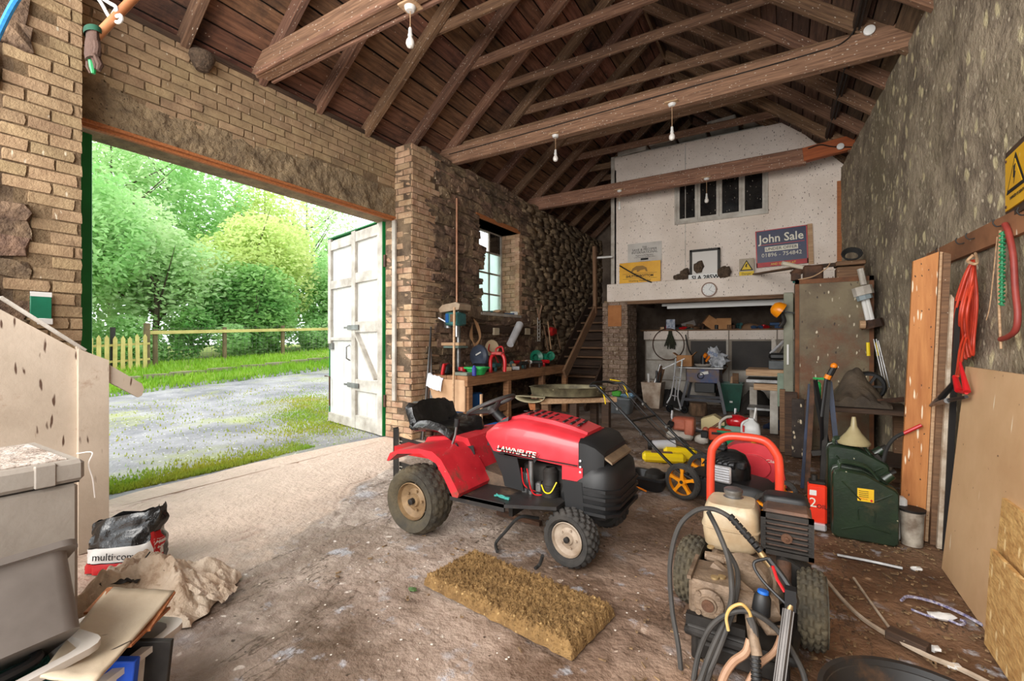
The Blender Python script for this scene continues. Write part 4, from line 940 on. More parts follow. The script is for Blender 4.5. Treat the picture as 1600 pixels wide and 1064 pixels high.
f = rel(pw_); f.tube(PP([(1185, 960, 1.98), (1200, 985, 1.98), (1232, 985, 2.0)]), .018, 10); f.tube(PP([(1170, 950, 1.98), (1177, 1000, 1.93)]), .018, 10); f.o('outlet_pipe', PWD, pw_)
HOSE = M('dusty black hose', (66, 62, 58), (46, 44, 42), .7, sc=8); TAN = M('pinkish tan hose', (182, 142, 112), (150, 112, 86), .6, sc=7)
def hose(name, path, r, mat, label, n=8, sub=8):
    o = MB().tube(spline(path, sub), r, n).o(name, mat, pw_); o.location = -V(pw_.location); o['label'] = label; return o
hs = hose('high_pressure_hose', PP([(1182, 856, 2.12), (1165, 835, 2.10), (1140, 808, 2.10), (1112, 795, 2.10), (1085, 799, 2.08), (1060, 825, 2.05), (1047, 880, 2.02), (1050, 950, 1.98), (1060, 1010, 1.92), (1068, 1080, 1.88), (1085, 1120, 1.84)]), .0105, HOSE, 'thick black hose arching over the left side')
f = MB()
for k in range(8):
    p = PY(1140+k*6.3, 806+k*7.0, 2.10); qn = PY(1140+k*6.3+4.5, 806+k*7.0+5, 2.10); f.tube([p, qn], .0155, 10)
f.o('hose_grip_ring', BLK, hs); MB().tube(PP([(1184, 857, 2.11), (1194, 872, 2.10), (1204, 885, 2.09)]), [.012, .015, .012], 10).o('brass_coupler', M('worn brass', (170, 142, 100), (132, 106, 72), .4, .6), hs)
# trigger gun and lance
gun = thing('spray_gun', 'black trigger gun and long grey ribbed lance resting against the pressure washer', 'spray gun', tuple(PY(1205, 890, 2.05)))
f = rel(gun); f.tube(spline(PP([(1200, 872, 2.07), (1225, 905, 2.05), (1242, 935, 2.02), (1240, 950, 2.0)])), .013, 8); f.tube(spline(PP([(1200, 872, 2.07), (1178, 880, 2.05), (1190, 905, 2.03), (1222, 938, 2.0), (1235, 948, 2.0)])), .006, 7); f.bb(tuple(PY(1226, 945, 2.03)), tuple(PY(1244, 925, 1.99))); f.o('trigger_grip', BLK, gun)
MB().tube(PP([(1207, 884, 2.05), (1214, 905, 2.05), (1226, 925, 2.03)]), .006, 6).o('red_trigger', REDP, gun).location = -V(gun.location)
MB().cyl(PY(1236, 945, 2.0), PY(1232, 957, 1.99), .012, n=10).o('brass_joint', M('worn brass', (1, 1, 1)), gun).location = -V(gun.location)
a = PY(1232, 953, 1.99); b = V((-.028, 1.80, .0)); dv = (b-a).normalized(); f = rel(gun); f.tube([a, b], .0165, 12)
s1 = dv.orthogonal().normalized(); s2 = dv.cross(s1)
for k in range(6):
    an = k*1.047; o_ = (s1*math.cos(an)+s2*math.sin(an))*.0165; f.tube([a+o_, b+o_], .0035, 5)
f.o('lance', M('grey ribbed tube', (92, 87, 84), (64, 60, 58), .4, .4, sc=4), gun)
hose('hose', PP([(1107, 800, 2.18), (1122, 830, 2.12), (1137, 870, 2.08), (1143, 910, 2.0), (1140, 950, 1.97), (1110, 1020, 1.9), (1090, 1075, 1.83)]), .011, HOSE, 'dark hose crossing the cream tank and hanging down the pump front')
hose('hose', PP([(1135, 858, 2.15), (1150, 885, 2.1), (1153, 910, 2.05), (1148, 940, 2.0), (1140, 970, 1.96), (1110, 1045, 1.88), (1080, 1085, 1.86)]), .010, HOSE, 'second dark hose beside the pump, behind the tank hose')
hose('hose', PP([(1082, 1070, 1.86), (1092, 1020, 1.9), (1110, 980, 1.92), (1140, 958, 1.93), (1175, 957, 1.94), (1215, 985, 1.96), (1250, 1040, 1.95), (1262, 1080, 1.93)]), .010, HOSE, 'black hose looping low across the front of the pressure washer')
hose('hose', PP([(1130, 985, 1.95), (1115, 1030, 1.9), (1098, 1080, 1.85)]), .012, HOSE, 'dark hose end hanging straight to the floor below the pump')
hose('clear_tube', PP([(1138, 985, 1.92), (1135, 965, 1.92), (1142, 950, 1.92), (1158, 944, 1.92), (1170, 955, 1.93), (1174, 968, 1.93)]), .006, M('yellowed clear tube', (216, 186, 124), (196, 160, 92), .3), 'short yellowed fuel tube bent in a hook at the pump front')
hose('suction_hose', PP([(1172, 1000, 1.92), (1165, 1020, 1.9), (1145, 1035, 1.88), (1130, 1060, 1.85), (1122, 1100, 1.83)]), .0145, TAN, 'fat tan hose curving down to the left in front of the pressure washer')
hose('suction_hose', PP([(1222, 990, 1.98), (1210, 1018, 1.95), (1185, 1040, 1.9), (1165, 1075, 1.86)]), .011, TAN, 'thinner tan hose behind the ribbed black one')
rb = hose('ribbed_hose', PP([(1172, 965, 1.92), (1178, 985, 1.9), (1180, 1020, 1.87), (1182, 1090, 1.83)]), .014, HOSE, 'upright hose with grey clamp and ribbed black sleeve')
MB().tube(PP([(1174, 968, 1.92), (1178, 1000, 1.885), (1183, 1024, 1.865)]), [.011, .018, .019], 12).o('grey_clamp', PWD, rb)
f = MB()
for k in range(7): f.tube(PP([(1180.5+k*.3, 1029+k*7, 1.865-k*.006), (1180.7+k*.3, 1033+k*7, 1.862-k*.006)]), .0185, 12)
f.o('sleeve_rib', BLK, rb)
# ---------------------------------------------------------------- push mower, orange wheels
pm = thing('push_mower', 'black push lawn mower with bright orange spoked wheels and bare engine', 'lawn mower', (-.71, 3.9, 0), R(-14.4))
OW = M('orange wheel plastic', (240, 152, 16), (232, 140, 10), .4)
def spoked(loc, r, w, side):
    t = tyre(r, w, r*.8, 60, .004).o('wheel', TYB, pm); t.location = loc
    m = MB().lathe([(r*.82, -.4*w), (r*.83, -.5*w), (r*.74, -.5*w), (r*.74, .5*w), (r*.82, .5*w)], axis=(0, 1, 0), n=36)
    m.lathe([(r*.20, -.55*w), (r*.20, .55*w)], axis=(0, 1, 0), n=18, caps=True)
    for k in range(5):
        a = 2*math.pi*k/5+.3; dx, dz = math.cos(a), math.sin(a)
        m.loft([[(dx*q_-dz*h_, yy, dz*q_+dx*h_) for (h_, yy) in ((-b, -.42*w), (b, -.42*w), (b*.7, .42*w), (-b*.7, .42*w))] for (q_, b) in ((r*.15, r*.10), (r*.5, r*.075), (r*.78, r*.12))])
    m.o('spoked_rim', OW, t); MB().lathe([(r*.10, side*.6*w), (r*.08, side*.75*w), (.001, side*.75*w)], axis=(0, 1, 0), n=10).o('axle_nut', DKM, t)
spoked((0, 0, .15), .148, .045, -1); spoked((-.02, .46, .15), .148, .045, 1)
spoked((.62, .02, .10), .10, .04, -1); spoked((.62, .44, .10), .10, .04, 1)
m = MB(); 
ring = []
m.loft([[(x, .23+a, b) for a, b in ((-w, .06), (-w, zt-.03), (-w+.03, zt), (w-.03, zt), (w, zt-.03), (w, .06))] for (x, w, zt) in ((-.02, .16, .2), (.05, .2, .21), (.3, .215, .215), (.52, .19, .2), (.62, .14, .16))]); m.o('deck', BLK, pm)
m = MB()
for k in range(10): m.bb((.02+k*.03, .01, .205), (.035+k*.03, .06, .215))
m.o('deck_grille', DKM, pm)
m = MB().lathe([(.14, .2), (.14, .30), (.12, .35), (.10, .39), (.04, .42), (.001, .42)], c=(.30, .23, 0), n=20); m.box((.2, .12, .27), (.1, .12, .1), ch=.01); m.o('engine', M('black engine castings', (40, 40, 41), (22, 22, 23), .35, .3, sc=20), pm)
m = MB().box((.22, .2, .43), (.1, .08, .03), ch=.01).box((.15, .17, .34), (.06, .07, .06), ch=.01).cyl((.25, .1, .33), (.37, .1, .33), .03).box((.40, .16, .33), (.06, .08, .06), ch=.01); 
for k in range(5): m.tube(spline([(.12+k*.05, .1, .3), (.18+k*.04, .06, .36), (.24+k*.04, .12, .4-k*.01)]), .006, 5)
m.o('carburettor_parts', M('dark grey alloy', (86, 86, 88), (50, 50, 52), .35, .6, sc=30), pm)
m = MB().box((.30, .015, .27), (.15, .03, .13), ch=.01); 
for k in range(6): m.box((.30, -.004, .222+k*.019), (.13, .008, .008))
m.o('muffler_guard', CHROME, pm)
hp = [(.1, .02, .17), (-.1, .0, .27), (-.45, .0, .56), (-.80, .0, .84), (-.86, .0, .87), (-.93, .03, .86), (-.96, .12, .88), (-.96, .34, .88), (-.93, .43, .86), (-.86, .46, .87), (-.80, .46, .84), (-.45, .46, .56), (-.1, .46, .27), (.1, .44, .17)]
hd = MB().tube(spline(hp, 5), .0125, 9).tube([(-.48, 0, .58), (-.48, .46, .58)], .010, 8).o('handle', BLK, pm)
MB().tube(spline([(-.86, .10, .84), (-.88, .12, .80), (-.85, .36, .80), (-.84, .38, .84)]), .005, 6).o('bail_lever', DKM, hd)
for y in (0, .46):
    for s_ in (-.60, -.36): MB().cyl((s_, y-.03, .68+(-.6-s_)*-.8 if 0 else .56+(-.45-s_)*.8), (s_, y+.03, .56+(-.45-s_)*.8), .012, n=8).o('clamp_bolt', STEEL, hd)
for k in range(2): MB().tube(spline([(-.86, .44-k*.03, .86), (-.6, .42, .62-.04*k), (-.3, .4, .42-.05*k), (0, .36, .33), (.15, .25, .33)]), .004, 5).o('cable', BLK, hd)
MB().tube(spline([(-.93, .2, .84), (-.9, .22, .74), (-.86, .18, .68)]), .006, 5).o('yellow_cable', YEL, hd); MB().tube(spline([(-.95, .4, .90), (-.88, .52, .86), (-.8, .5, .72)]), .007, 5).o('yellow_cable', YEL, hd)

# red snail-shaped machine behind it
rc = thing('red_compressor', 'rounded red machine housing with dark base behind the push mower engine', 'compressor', tuple(G(1178, 778)*1.0))
rc.location = (-.22, 4.62, 0); rc.scale = (1, 1, .74)
pr = [(-.26, .05)]+[(-.26+.0+(.26-.26*math.cos(a))*.9, .34+.19*math.sin(a)) for a in [k*math.pi/14 for k in range(15)]]+[(.24, .05)]
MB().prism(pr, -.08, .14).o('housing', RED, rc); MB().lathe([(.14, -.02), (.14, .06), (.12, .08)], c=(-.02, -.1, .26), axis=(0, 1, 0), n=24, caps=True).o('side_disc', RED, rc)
MB().bb((-.24, -.1, 0), (.24, .16, .05), ch=.01).o('base', DKM, rc); text('Clarke', 'lettering', .05, (.15, -.083, .34), (R(90), 0, 0), INKW, rc); MB().box((.0, -.0, .535), (.06, .1, .006)).o('yellow_label', YEL, rc)

# ================================================================ left foreground
LP_ = M('blotched white ply', (196, 180, 162), (172, 156, 138), .6, sc=2, bump=.1, dirt=((134, 96, 68), 3.2, .56, .72), speck=((84, 60, 46), 24, .2, (1, 1, .22)), speck2=((130, 98, 72), 30, .15, (1, 1, .12)))
hp_ = thing('horse_stall_panel', 'stained white plywood panel with sloping top edge at the left of the doorway', 'panel', (-3.72, .9, 0))
T0 = Matrix.Translation((3.72, -.9, 0))
m = MB(); m.T = T0; m.prism([(.05, 0), (1.02, 0), (1.02, PX(133, 547, -3.7).z), (.05, 1.95)], -3.735, -3.70, 'yz'); m.o('sheet', LP_, hp_, False)
m = MB(); m.T = T0; m.prism([(1.02, 0), (1.165, 0), (1.165, PX(166, 563, -3.68).z), (1.02, PX(134, 545, -3.68).z)], -3.735, -3.67, 'yz'); m.o('post', LP_, hp_, False)
m = MB(); m.T = T0; a, b = PX(120, 540, -3.69), PX(222, 604, -3.69)
rl = [(a.y, a.z), (b.y-.02, b.z+.035), (b.y, b.z+.02), (b.y+.012, b.z-.02), (b.y+.0, b.z-.06), (b.y-.02, b.z-.07), (a.y, a.z-.12)]
m.prism(rl, -3.72, -3.69, 'yz'); m.o('rail_end', LP_, hp_, False)
m = MB(); m.T = T0; m.bar(PX(0, 464, -3.69), PX(132, 547, -3.69), .06, .012); m.o('cap_rail', WHTD, hp_, False)
# chest freezer
FZ = M('dusty freezer enamel', (166, 158, 148), (140, 130, 120), .5, sc=2, bump=.1, dirt=((140, 120, 104), 2.5, .55, .75)); FZT = M('very dusty lid', (212, 200, 190), (150, 132, 118), .9, sc=7, bump=1, bsc=30, speck=((84, 68, 56), 14, .16))
fz_ = thing('chest_freezer', 'old white chest freezer with dust-covered lid below the sloping white panel', 'freezer', (-2.67, .3, 0))
MB().bb((-.30, -.55, 0), (.26, .37, .735), ch=.012).o('cabinet', FZ, fz_, False)
MB().bb((-.31, -.56, .745), (.28, .385, .83), ch=.014).o('lid', FZ, fz_, False)
MB().bb((-.25, -.5, .83), (.24, .34, .835)).o('lid_dust', FZT, fz_, False); MB().bb((-.29, -.54, .735), (.25, .375, .746)).o('seal', DKM, fz_, False)
MB().bb((.26, .24, .745), (.285, .30, .83), ch=.004).o('corner_cap', FZ, fz_, False)
MB().tube(spline([(.2, .38, .84), (.23, .42, .84), (.26, .40, .80), (.27, .41, .74), (.26, .42, .66)]), .0025, 5).o('cobweb_twine', M('dusty fluff', (206, 196, 188), rough=1), fz_)
# stacked crates beside the freezer
CRW = M('off white crate plastic', (214, 206, 198), (186, 176, 166), .5, sc=4, dirt=((150, 120, 96), 3, .6, .75)); TRG = M('grey trug plastic', (126, 118, 112), (98, 90, 84), .55, sc=3, dirt=((150, 130, 112), 4, .6, .72), speck=((186, 172, 156), 9, .1))
def tub(m, w, d, h, t=.012, flare=.03, lip=.02):
    def rr(x, y, z, r=.05):
        out = []
        for (sx, sy, a0) in ((1, 1, 0), (-1, 1, 90), (-1, -1, 180), (1, -1, 270)):
            for k in range(4):
                a = R(a0+k*30); out.append((sx*(x-r)+r*math.cos(a), sy*(y-r)+r*math.sin(a), z))
        return out
    w /= 2; d /= 2
    return m.loft([rr(w-flare, d-flare, 0), rr(w, d, h-.02), rr(w+lip, d+lip, h-.02), rr(w+lip, d+lip, h), rr(w-t, d-t, h), rr(w-flare-t, d-flare-t, t)])
lo = thing('storage_crate', 'lower off-white plastic crate in the near left corner under the grey trug', 'crate', (-1.93, .16, .0), R(12))
tub(MB(), .46, .58, .20).o('tub', CRW, lo)
cr = thing('plastic_crate', 'upper off-white crate holding a green net and black pipe, near left corner', 'crate', (-1.93, .20, .202), R(12))
tub(MB(), .46, .58, .20, flare=.02).o('tub', CRW, cr); 
one(MB().grid(lambda u, v: (-1.90+(u-.5)*.38, .20+(v-.5)*.5, .36+.03*noise.noise(V((u*9, v*9, 0)))), 30, 30), 'green_net', M('dark green netting', (20, 78, 64), (10, 40, 34), .7, sc=20, bump=1), 'crumpled dark green netting inside the upper white crate', 'net')
one(MB().tube(spline([(-1.80, -.1, .40), (-1.77, .2, .405), (-1.80, .40, .40), (-1.9, .42, .40)]), .014, 8), 'black_pipe', BLK, 'shiny black plastic pipe bent inside the upper white crate', 'pipe')
tg = thing('grey_trug', 'big dirty grey plastic trug lying tilted on the white crate at the left edge', 'tub', (-1.86, .22, .385)); tg.rotation_euler = (0, R(-36), R(4))
tub(MB(), .32, .58, .25, flare=.012, lip=.022).o('body', TRG, tg)
# clear box with blue folder, plywood on top
bx = thing('clear_storage_box', 'translucent white storage box with a blue folder, bottom left in front of the sack', 'box', (-1.98, .58, 0), R(25))
tub(MB(), .36, .32, .28, flare=.02, lip=.02).o('tub', CRW, bx)
o = one(MB().box((0, 0, 0), (.22, .03, .27), ch=.003), 'blue_folder', M('blue folder', (22, 78, 190), rough=.4), 'bright blue folder standing in the translucent box', 'folder', loc=(-1.85, .55, .17), rot=(0, .1, R(40)))
o = one(MB().box((0, 0, 0), (.2, .02, .26), ch=.003), 'picture_frame', DKM, 'dark framed panel next to the blue folder in the translucent box', 'frame', loc=(-1.86, .66, .17), rot=(0, .1, R(40)))
PLY = M('water-stained ply', (208, 192, 168), (186, 166, 140), .75, sc=3, bump=.1, speck=((70, 56, 44), 14, .12, (1, .4, 1)))
p1, p2, p3, p4 = PX(170, 917, -2.2), PX(273, 922, -2.0), PX(150, 1064, -1.62), PX(60, 1055, -1.72)
def sheet(pa, pb, pc, pd, th, nu=14, nv=14, sag=.0):
    pa, pb, pc, pd = map(V, (pa, pb, pc, pd)); nrm = (pb-pa).cross(pd-pa).normalized()
    if nrm.z < 0: nrm = -nrm
    f = lambda u, v: tuple((pa.lerp(pb, u)).lerp(pd.lerp(pc, u), v)-nrm*sag*math.sin(math.pi*u)*math.sin(math.pi*v)*1.0+nrm*.004*noise.noise(V((u*5, v*5, 0))))
    m = MB().grid(f, nu, nv); me = MB(); me.v = m.v; me.f = m.f; return me
o = one(sheet(p1, p2, p3, p4, .01, sag=.02), 'plywood_offcut', PLY, 'splintered curling sheet of stained plywood on the clear box', 'plywood')
md = o.modifiers.new('t', 'SOLIDIFY'); md.thickness = .008
for k, (a, b) in enumerate(((PX(172, 919, -2.19), PX(136, 958, -2.05)), (PX(270, 926, -2.0), PX(230, 985, -1.82)), (PX(262, 950, -1.96), PX(200, 1010, -1.75)))):
    one(MB().bar(a, b, .018, .008), 'wood_splinter', WOODO, ['orange splinter along the back edge of the curled plywood', 'torn veneer strip at the right corner of the curled plywood', 'long veneer strip peeling under the right edge of the curled plywood'][k], 'splinter', smooth=False)
def sackfn(W, D, Hh, seed, fold=1):
    def f(u, v):
        x = (u-.5)*2; y = (v-.5)*2; r = max(abs(x), abs(y)); h = max(0, 1-r**2.2)**.5
        n_ = noise.noise(V((x*1.6+seed, y*1.6, 0)))*.35+noise.noise(V((x*4+seed, y*4, 3)))*.16+abs(noise.noise(V((x*9+seed, y*7, 1))))*.08
        return (x*W*(1+.08*noise.noise(V((y*3, seed, 0)))), y*D*(1+.08*noise.noise(V((x*3, seed, 5)))), max(.003, Hh*h*(.8+n_*fold)))
    return f
SACK = M('muddy woven sack', (226, 210, 190), (190, 164, 138), .7, sc=4, bump=1.2, bsc=16, dirt=((130, 98, 72), 4, .55, .72)); 
sk = thing('feed_sack', 'crumpled muddy white woven feed sack on the floor beside the doorway', 'sack', (-2.70, 1.02, 0), R(34))
MB().grid(sackfn(.33, .22, .19, 3, 2.5), 90, 70).o('fabric', SACK, sk)
MB().grid(lambda u, v: (.20+u*.18, -.12+v*.16+u*.05, .13*(1-u)+.03*noise.noise(V((u*6, v*6, 2)))+.02), 14, 10).o('torn_flap', SACK, sk)
MB().grid(lambda u, v: (-.04+(u-.5)*.16, -.12+(v-.5)*.07, .175+.03*noise.noise(V((u*3, v*3, 7)))), 10, 6).o('dark_opening', DKM, sk)
text('Walk', 'lettering', .08, (.06, -.05, .225), (R(25), R(8), R(-20)), INK, sk)
for k in range(4): MB().tube(spline([(.1+.03*k, -.20, .02), (.12+.03*k, -.25-.02*k, .01), (.15+.02*k, -.28, .003), (.1, -.31-.01*k, .003)]), .0015, 4).o('loose_thread', WHTD, sk)
BAGB = M('shiny black compost bag', (34, 33, 33), (20, 20, 20), .22, sc=5, bump=.8, bsc=9, speck=((160, 150, 140), 8, .08), coat=.4)
cb = thing('compost_bag', 'shiny black plastic compost bag with red and white band beside the white panel', 'bag', (-3.25, 1.12, 0), R(35))
def bagf(u, v):
    a = 2*math.pi*u; w_, d_ = .19, .10*(1-.75*v**2); e = .7
    x = math.copysign(abs(math.cos(a))**e, math.cos(a))*w_; y = math.copysign(abs(math.sin(a))**e, math.sin(a))*d_; n_ = .018*noise.noise(V((math.cos(a)*3, math.sin(a)*3, v*6)))
    return (x*(1+n_*2)+n_, y+n_, v*.30+.05*math.cos(a)*v+.03*v*noise.noise(V((a*2, 0, 0))))
MB().grid(bagf, 48, 24).o('plastic', BAGB, cb)
def bandf(o_, u0, u1, v0, v1):
    def f(u, v):
        p = bagf(u0+(u1-u0)*u, v0+(v1-v0)*v); s = 1.0
        return (p[0]*1.015, p[1]*1.05-.002, p[2])
    return f
MB().grid(bandf(0, .5, 1.0, .22, .48), 24, 5).o('white_band', WHP, cb); MB().grid(bandf(0, .5, 1.0, .0, .20), 24, 4).o('red_band', REDP, cb); MB().grid(bandf(0, .90, 1.0, .2, .6), 6, 6).o('red_edge', REDP, cb)
text('multi·com', 'lettering', .055, (.0, -.110, .10), (R(84), 0, 0), INK, cb)
# sanitiser / plug box on the brick, green plate
gp = thing('green_notice', 'small green and white plate hung on the near brick jamb', 'sign', tuple(PX(64, 478, -4.13)))
MB().box((0, 0, .0), (.012, .10, .17), ch=.003).o('plate', M('green sign', (20, 118, 88), (14, 100, 72), .4), gp); MB().box((.003, 0, .075), (.010, .10, .03)).o('header', WHP, gp); MB().box((0, .02, -.10), (.03, .07, .04), ch=.004).o('white_box', WHP, gp)
# things hanging top left
pole = thing('wooden_pole', 'thin wooden pole sloping up out of the top left corner', 'pole', (0, 0, 0))
pa = PY(147, 62, .70); pb = PY(212, -6, .82); pc = pa+(pb-pa)*6.5
MB().tube([pa, pb, pc], .016, 10).o('shaft', M('orange brown dowel', (188, 128, 84), (160, 100, 62), .5, sc=6), pole)
gl = thing('work_glove', 'brown and green work glove hung over the end of the wooden pole', 'glove', tuple(PY(145, 76, .70)))
GLV = M('brown leather glove', (88, 64, 52), (66, 46, 38), .85, sc=12, bump=.4); 
m = MB().loft([[(math.cos(a)*w_+cx, math.sin(a)*d_, z) for a in [2*math.pi*k/14 for k in range(14)]] for (w_, d_, z, cx) in ((.044, .020, .072, 0), (.040, .018, .05, 0), (.043, .022, .02, 0), (.046, .024, -.02, 0), (.042, .02, -.045, 0))])
m.o('palm', GLV, gl)
for k, (x, L_) in enumerate(((-.032, .05), (-.011, .058), (.012, .048), (.033, .06))):
    MB().tube([(x, 0, -.035), (x*1.1, .004*k, -.035-L_*.6), (x*1.12, .006, -.035-L_)], [.0125, .012, .007], 8).o('finger', GLV if k != 1 else GRN, gl)
MB().tube(spline([(.04, 0, .01), (.062, -.004, -.02), (.058, -.006, -.05)]), [.012]*16+[.006], 8).o('thumb', GLV, gl)
MB().lathe([(.046, .0), (.048, .012), (.046, .022), (.040, .022)], c=(0, 0, .055), n=16).o('cuff', M('green knit cuff', (26, 84, 60), (18, 60, 44), .9), gl).scale = (1, .55, 1)
hk = thing('white_hook', 'white plastic bracket hook holding the wooden pole', 'hook', (0, 0, 0))
hh_ = [PY(u, v, .76) for (u, v) in ((150, -6), (158, 4), (172, 28), (184, 35), (190, 30), (188, 24), (180, 26), (182, 12), (170, 4), (158, -4))]
MB().tube(spline(hh_, 4), .007, 8).o('bracket', WHP, hk); MB().tube([PY(172, 28, .76), PY(181, 14, .76)], .005, 6).o('web', WHP, hk)
one(MB().tube(spline([PY(-6, 62, .45), PY(4, 40, .45), PY(18, 12, .45), PY(34, -12, .45), PY(80, -70, .45)]), .010, 8), 'blue_rope', M('bright blue rope', (40, 140, 200), (24, 112, 176), .7, sc=60), 'bright blue nylon rope crossing the top left corner', 'rope')
# swallow nest
NST = M('dried mud nest', (112, 92, 74), (70, 56, 44), 1, sc=30, bump=1.5, bsc=50)
np_ = PX(316, 90, -4.40)
nest = one(MB().lathe([(.001, -.12), (.05, -.11), (.085, -.05), (.10, 0), (.095, .03), (.07, .03), (.06, 0), (.001, -.02)], n=18), 'swallow_nest', NST, 'mud bird nest stuck at the top of the brick lintel wall', 'nest', loc=np_)
# ================================================================ light bulbs and roses
BG = M('milky bulb glass', (236, 230, 222), rough=.3)
def pendant(u, vp, vb, y, lab, z0=None):
    p = PY(u, vp, y); b = PY(u, vb, y); t = thing('pendant_bulb', lab, 'light bulb', (p.x, y, p.z)); d = b.z-p.z
    MB().box((0, 0, .01), (.14, .13, .015), ch=.002).o('pattress', PALE, t, False)
    MB().lathe([(.001, -.028), (.03, -.026), (.042, -.012), (.045, .003)], n=18).o('ceiling_rose', WHP, t)
    MB().cyl((0, 0, -.02), (0, 0, d+.07), .0035, n=5).o('flex', PALE, t); MB().lathe([(.010, d+.10), (.014, d+.09), (.015, d+.055), (.019, d+.045), (.019, d+.03)], n=12).o('lampholder', WHP, t)
    MB().lathe([(.014, d+.04), (.016, d+.025), (.03, d-.0), (.033, d-.022), (.024, d-.045), (.001, d-.055)], n=18).o('bulb', BG, t)
pendant(641, 12, 64, 2.56, 'bare bulb hanging nearest, from the first tie beam'); pendant(868, 212, 246, 5.25, 'bare bulb hanging left of the middle tie beam'); pendant(1050, 163, 212, 5.25, 'bare bulb hanging right of centre on the middle tie beam')
pendant(968, 298, 324, 7.95, 'bare bulb hanging before the left edge of the white office wall'); pendant(1104, 279, 312, 7.95, 'bare bulb hanging before the office window')
for k, (u, v, y, lab) in enumerate(((1358, 48, 5.23, 'round white junction cap on the right end of the middle tie beam'), (1313, 229, 7.90, 'round white junction cap on the orange beam end'))):
    p = PY(u, v, y); o = one(MB().lathe([(.045, 0), (.044, -.015), (.03, -.022), (.001, -.022)], axis=(0, 1, 0), n=20), 'junction_cap', WHP, lab, 'ceiling rose', loc=p)
# ================================================================ signs on the office wall
YS = 8.585
def sgn(name, lab, u0, v0, u1, v1, y, mat, cat='sign', th=.012, tilt=0):
    a, b = PY(u0, v0, y), PY(u1, v1, y); c = (a+b)/2; t = thing(name, lab, cat, (c.x, y, c.z)); t.rotation_euler = (0, tilt, 0)
    w_, h_ = abs(b.x-a.x), abs(a.z-b.z); MB().box((0, 0, 0), (w_, th, h_)).o('board', mat, t, False); return t, w_, h_
Rt = (R(90), 0, 0)
t, w_, h_ = sgn('estate_agent_sign', 'navy and red for-sale board with large pale serif lettering above the metal cabinet', 1181, 361, 1262, 412, 8.57, M('navy sign', (22, 30, 76), (16, 22, 60), .4, sc=4, speck=((190, 180, 170), 20, .08)), th=.02, tilt=-.03)
y_ = -.013
MB().bb((-w_/2, y_, -h_/2), (w_/2, y_+.002, -h_/2+.075)).o('red_strip', M('red sign strip', (196, 30, 36), (150, 24, 28), .5, sc=9), t, False)
for (a, b) in (((-w_/2, -h_/2), (-w_/2+.015, h_/2)), ((w_/2-.015, -h_/2), (w_/2, h_/2)), ((-w_/2, h_/2-.012), (w_/2, h_/2)), ((-w_/2+.04, .055), (w_/2-.04, .063))): MB().bb((a[0], y_, a[1]), (b[0], y_+.003, b[1])).o('red_border', REDP, t, False)
MB().bb((-w_/2+.13, y_, -.055), (w_/2-.13, y_+.002, .022)).o('white_strip', INKW, t, False)
text('John Sale', 'lettering', .185, (0, y_-.003, .15), Rt, INKW, t, .001, sx=.92, bold=.003); text('UNDER OFFER', 'lettering', .068, (0, y_-.004, -.017), Rt, INK, t, .001, sx=1.0)
text('01896 - 754842', 'lettering', .09, (0, y_-.003, -.115), Rt, INKW, t, .001, sx=.98); text('AND OTHERS AT', 'lettering', .045, (.02, y_-.004, -h_/2+.035), Rt, YEL, t)
MB().bb((w_/2+.003, -.01, -h_/2-.02), (w_/2+.07, .02, h_/2+.01)).o('post_edge', PALE, t, False)
t, w_, h_ = sgn('paper_notice', 'grey faded paper notice with black print on the white office wall', 981, 382, 1034, 410, YS, M('grey paper', (206, 200, 192), (192, 184, 176), .7), th=.006)
y_ = -.005
for k, (s_, sz, z) in enumerate((('THE', .05, .115), ('SAVE & PROSPER', .062, .07), ('INTERNATIONAL', .062, .02), ('Registered & Migration', .035, -.035), ('of the Investment and Pension Office', .026, -.07), ('to whom it may concern', .022, -.15))): text(s_, 'lettering', sz, (0, y_, z), Rt, INK, t, .0005)
MB().bb((-.07, y_, -.125), (.07, y_+.001, -.088)).o('black_panel', INK, t, False)
t, w_, h_ = sgn('farm_sign', 'bright yellow printed farm sign with an animal outline at the left of the ledge', 968, 412, 1032, 443, 8.52, M('yellow sign', (238, 178, 30), (224, 160, 22), .5, sc=5, speck=((120, 90, 40), 22, .08)), th=.01, tilt=0)
y_ = -.007
text('SHUTTERBOTTOM', 'lettering', .064, (0, y_, -.05), Rt, INK, t, .0005, sx=.95, bold=.002); text('Working Model Aid', 'lettering', .050, (0, y_, -.135), Rt, INK, t, .0005)
for z in (-.095, .0): MB().bb((-w_*.42, y_, z-.002), (w_*.42, y_+.001, z+.002)).o('rule_line', INK, t, False)
MB().prism([(-.16, .04), (-.13, .10), (-.06, .14), (.06, .14), (.13, .10), (.15, .03), (.12, .03), (.10, .07), (.02, .06), (-.02, .03), (-.05, .03), (-.05, .07), (-.11, .06), (-.13, .03)], y_, y_+.001).o('animal_outline', M('sign brown', (150, 110, 40)), t, False)
t, w_, h_ = sgn('electrical_warning_sign', 'small yellow triangle warning plate on the ledge left of the navy board', 1155, 405, 1178, 432, 8.5, M('grey plate', (176, 160, 136), (150, 132, 110), .5), th=.008)
MB().bb((-w_/2, -.006, -h_/2), (w_/2, -.004, -.06)).o('yellow_panel', M('sign yellow', (226, 190, 40)), t, False); MB().prism([(-w_*.45, -.045), (w_*.45, -.045), (0, h_*.42)], -.007, -.005).o('black_triangle', INK, t, False)
MB().prism([(-w_*.33, -.03), (w_*.33, -.03), (0, h_*.34)], -.009, -.007).o('yellow_triangle', M('sign yellow', (226, 190, 40)), t, False); text('Danger', 'lettering', .05, (0, -.008, -.10), Rt, INK, t, .0005)
MB().prism([(-.01, .06), (.02, .07), (.0, .03), (.015, .03), (-.01, -.015), (-.0, .015), (-.02, .015)], -.011, -.009).o('lightning_mark', INK, t, False)
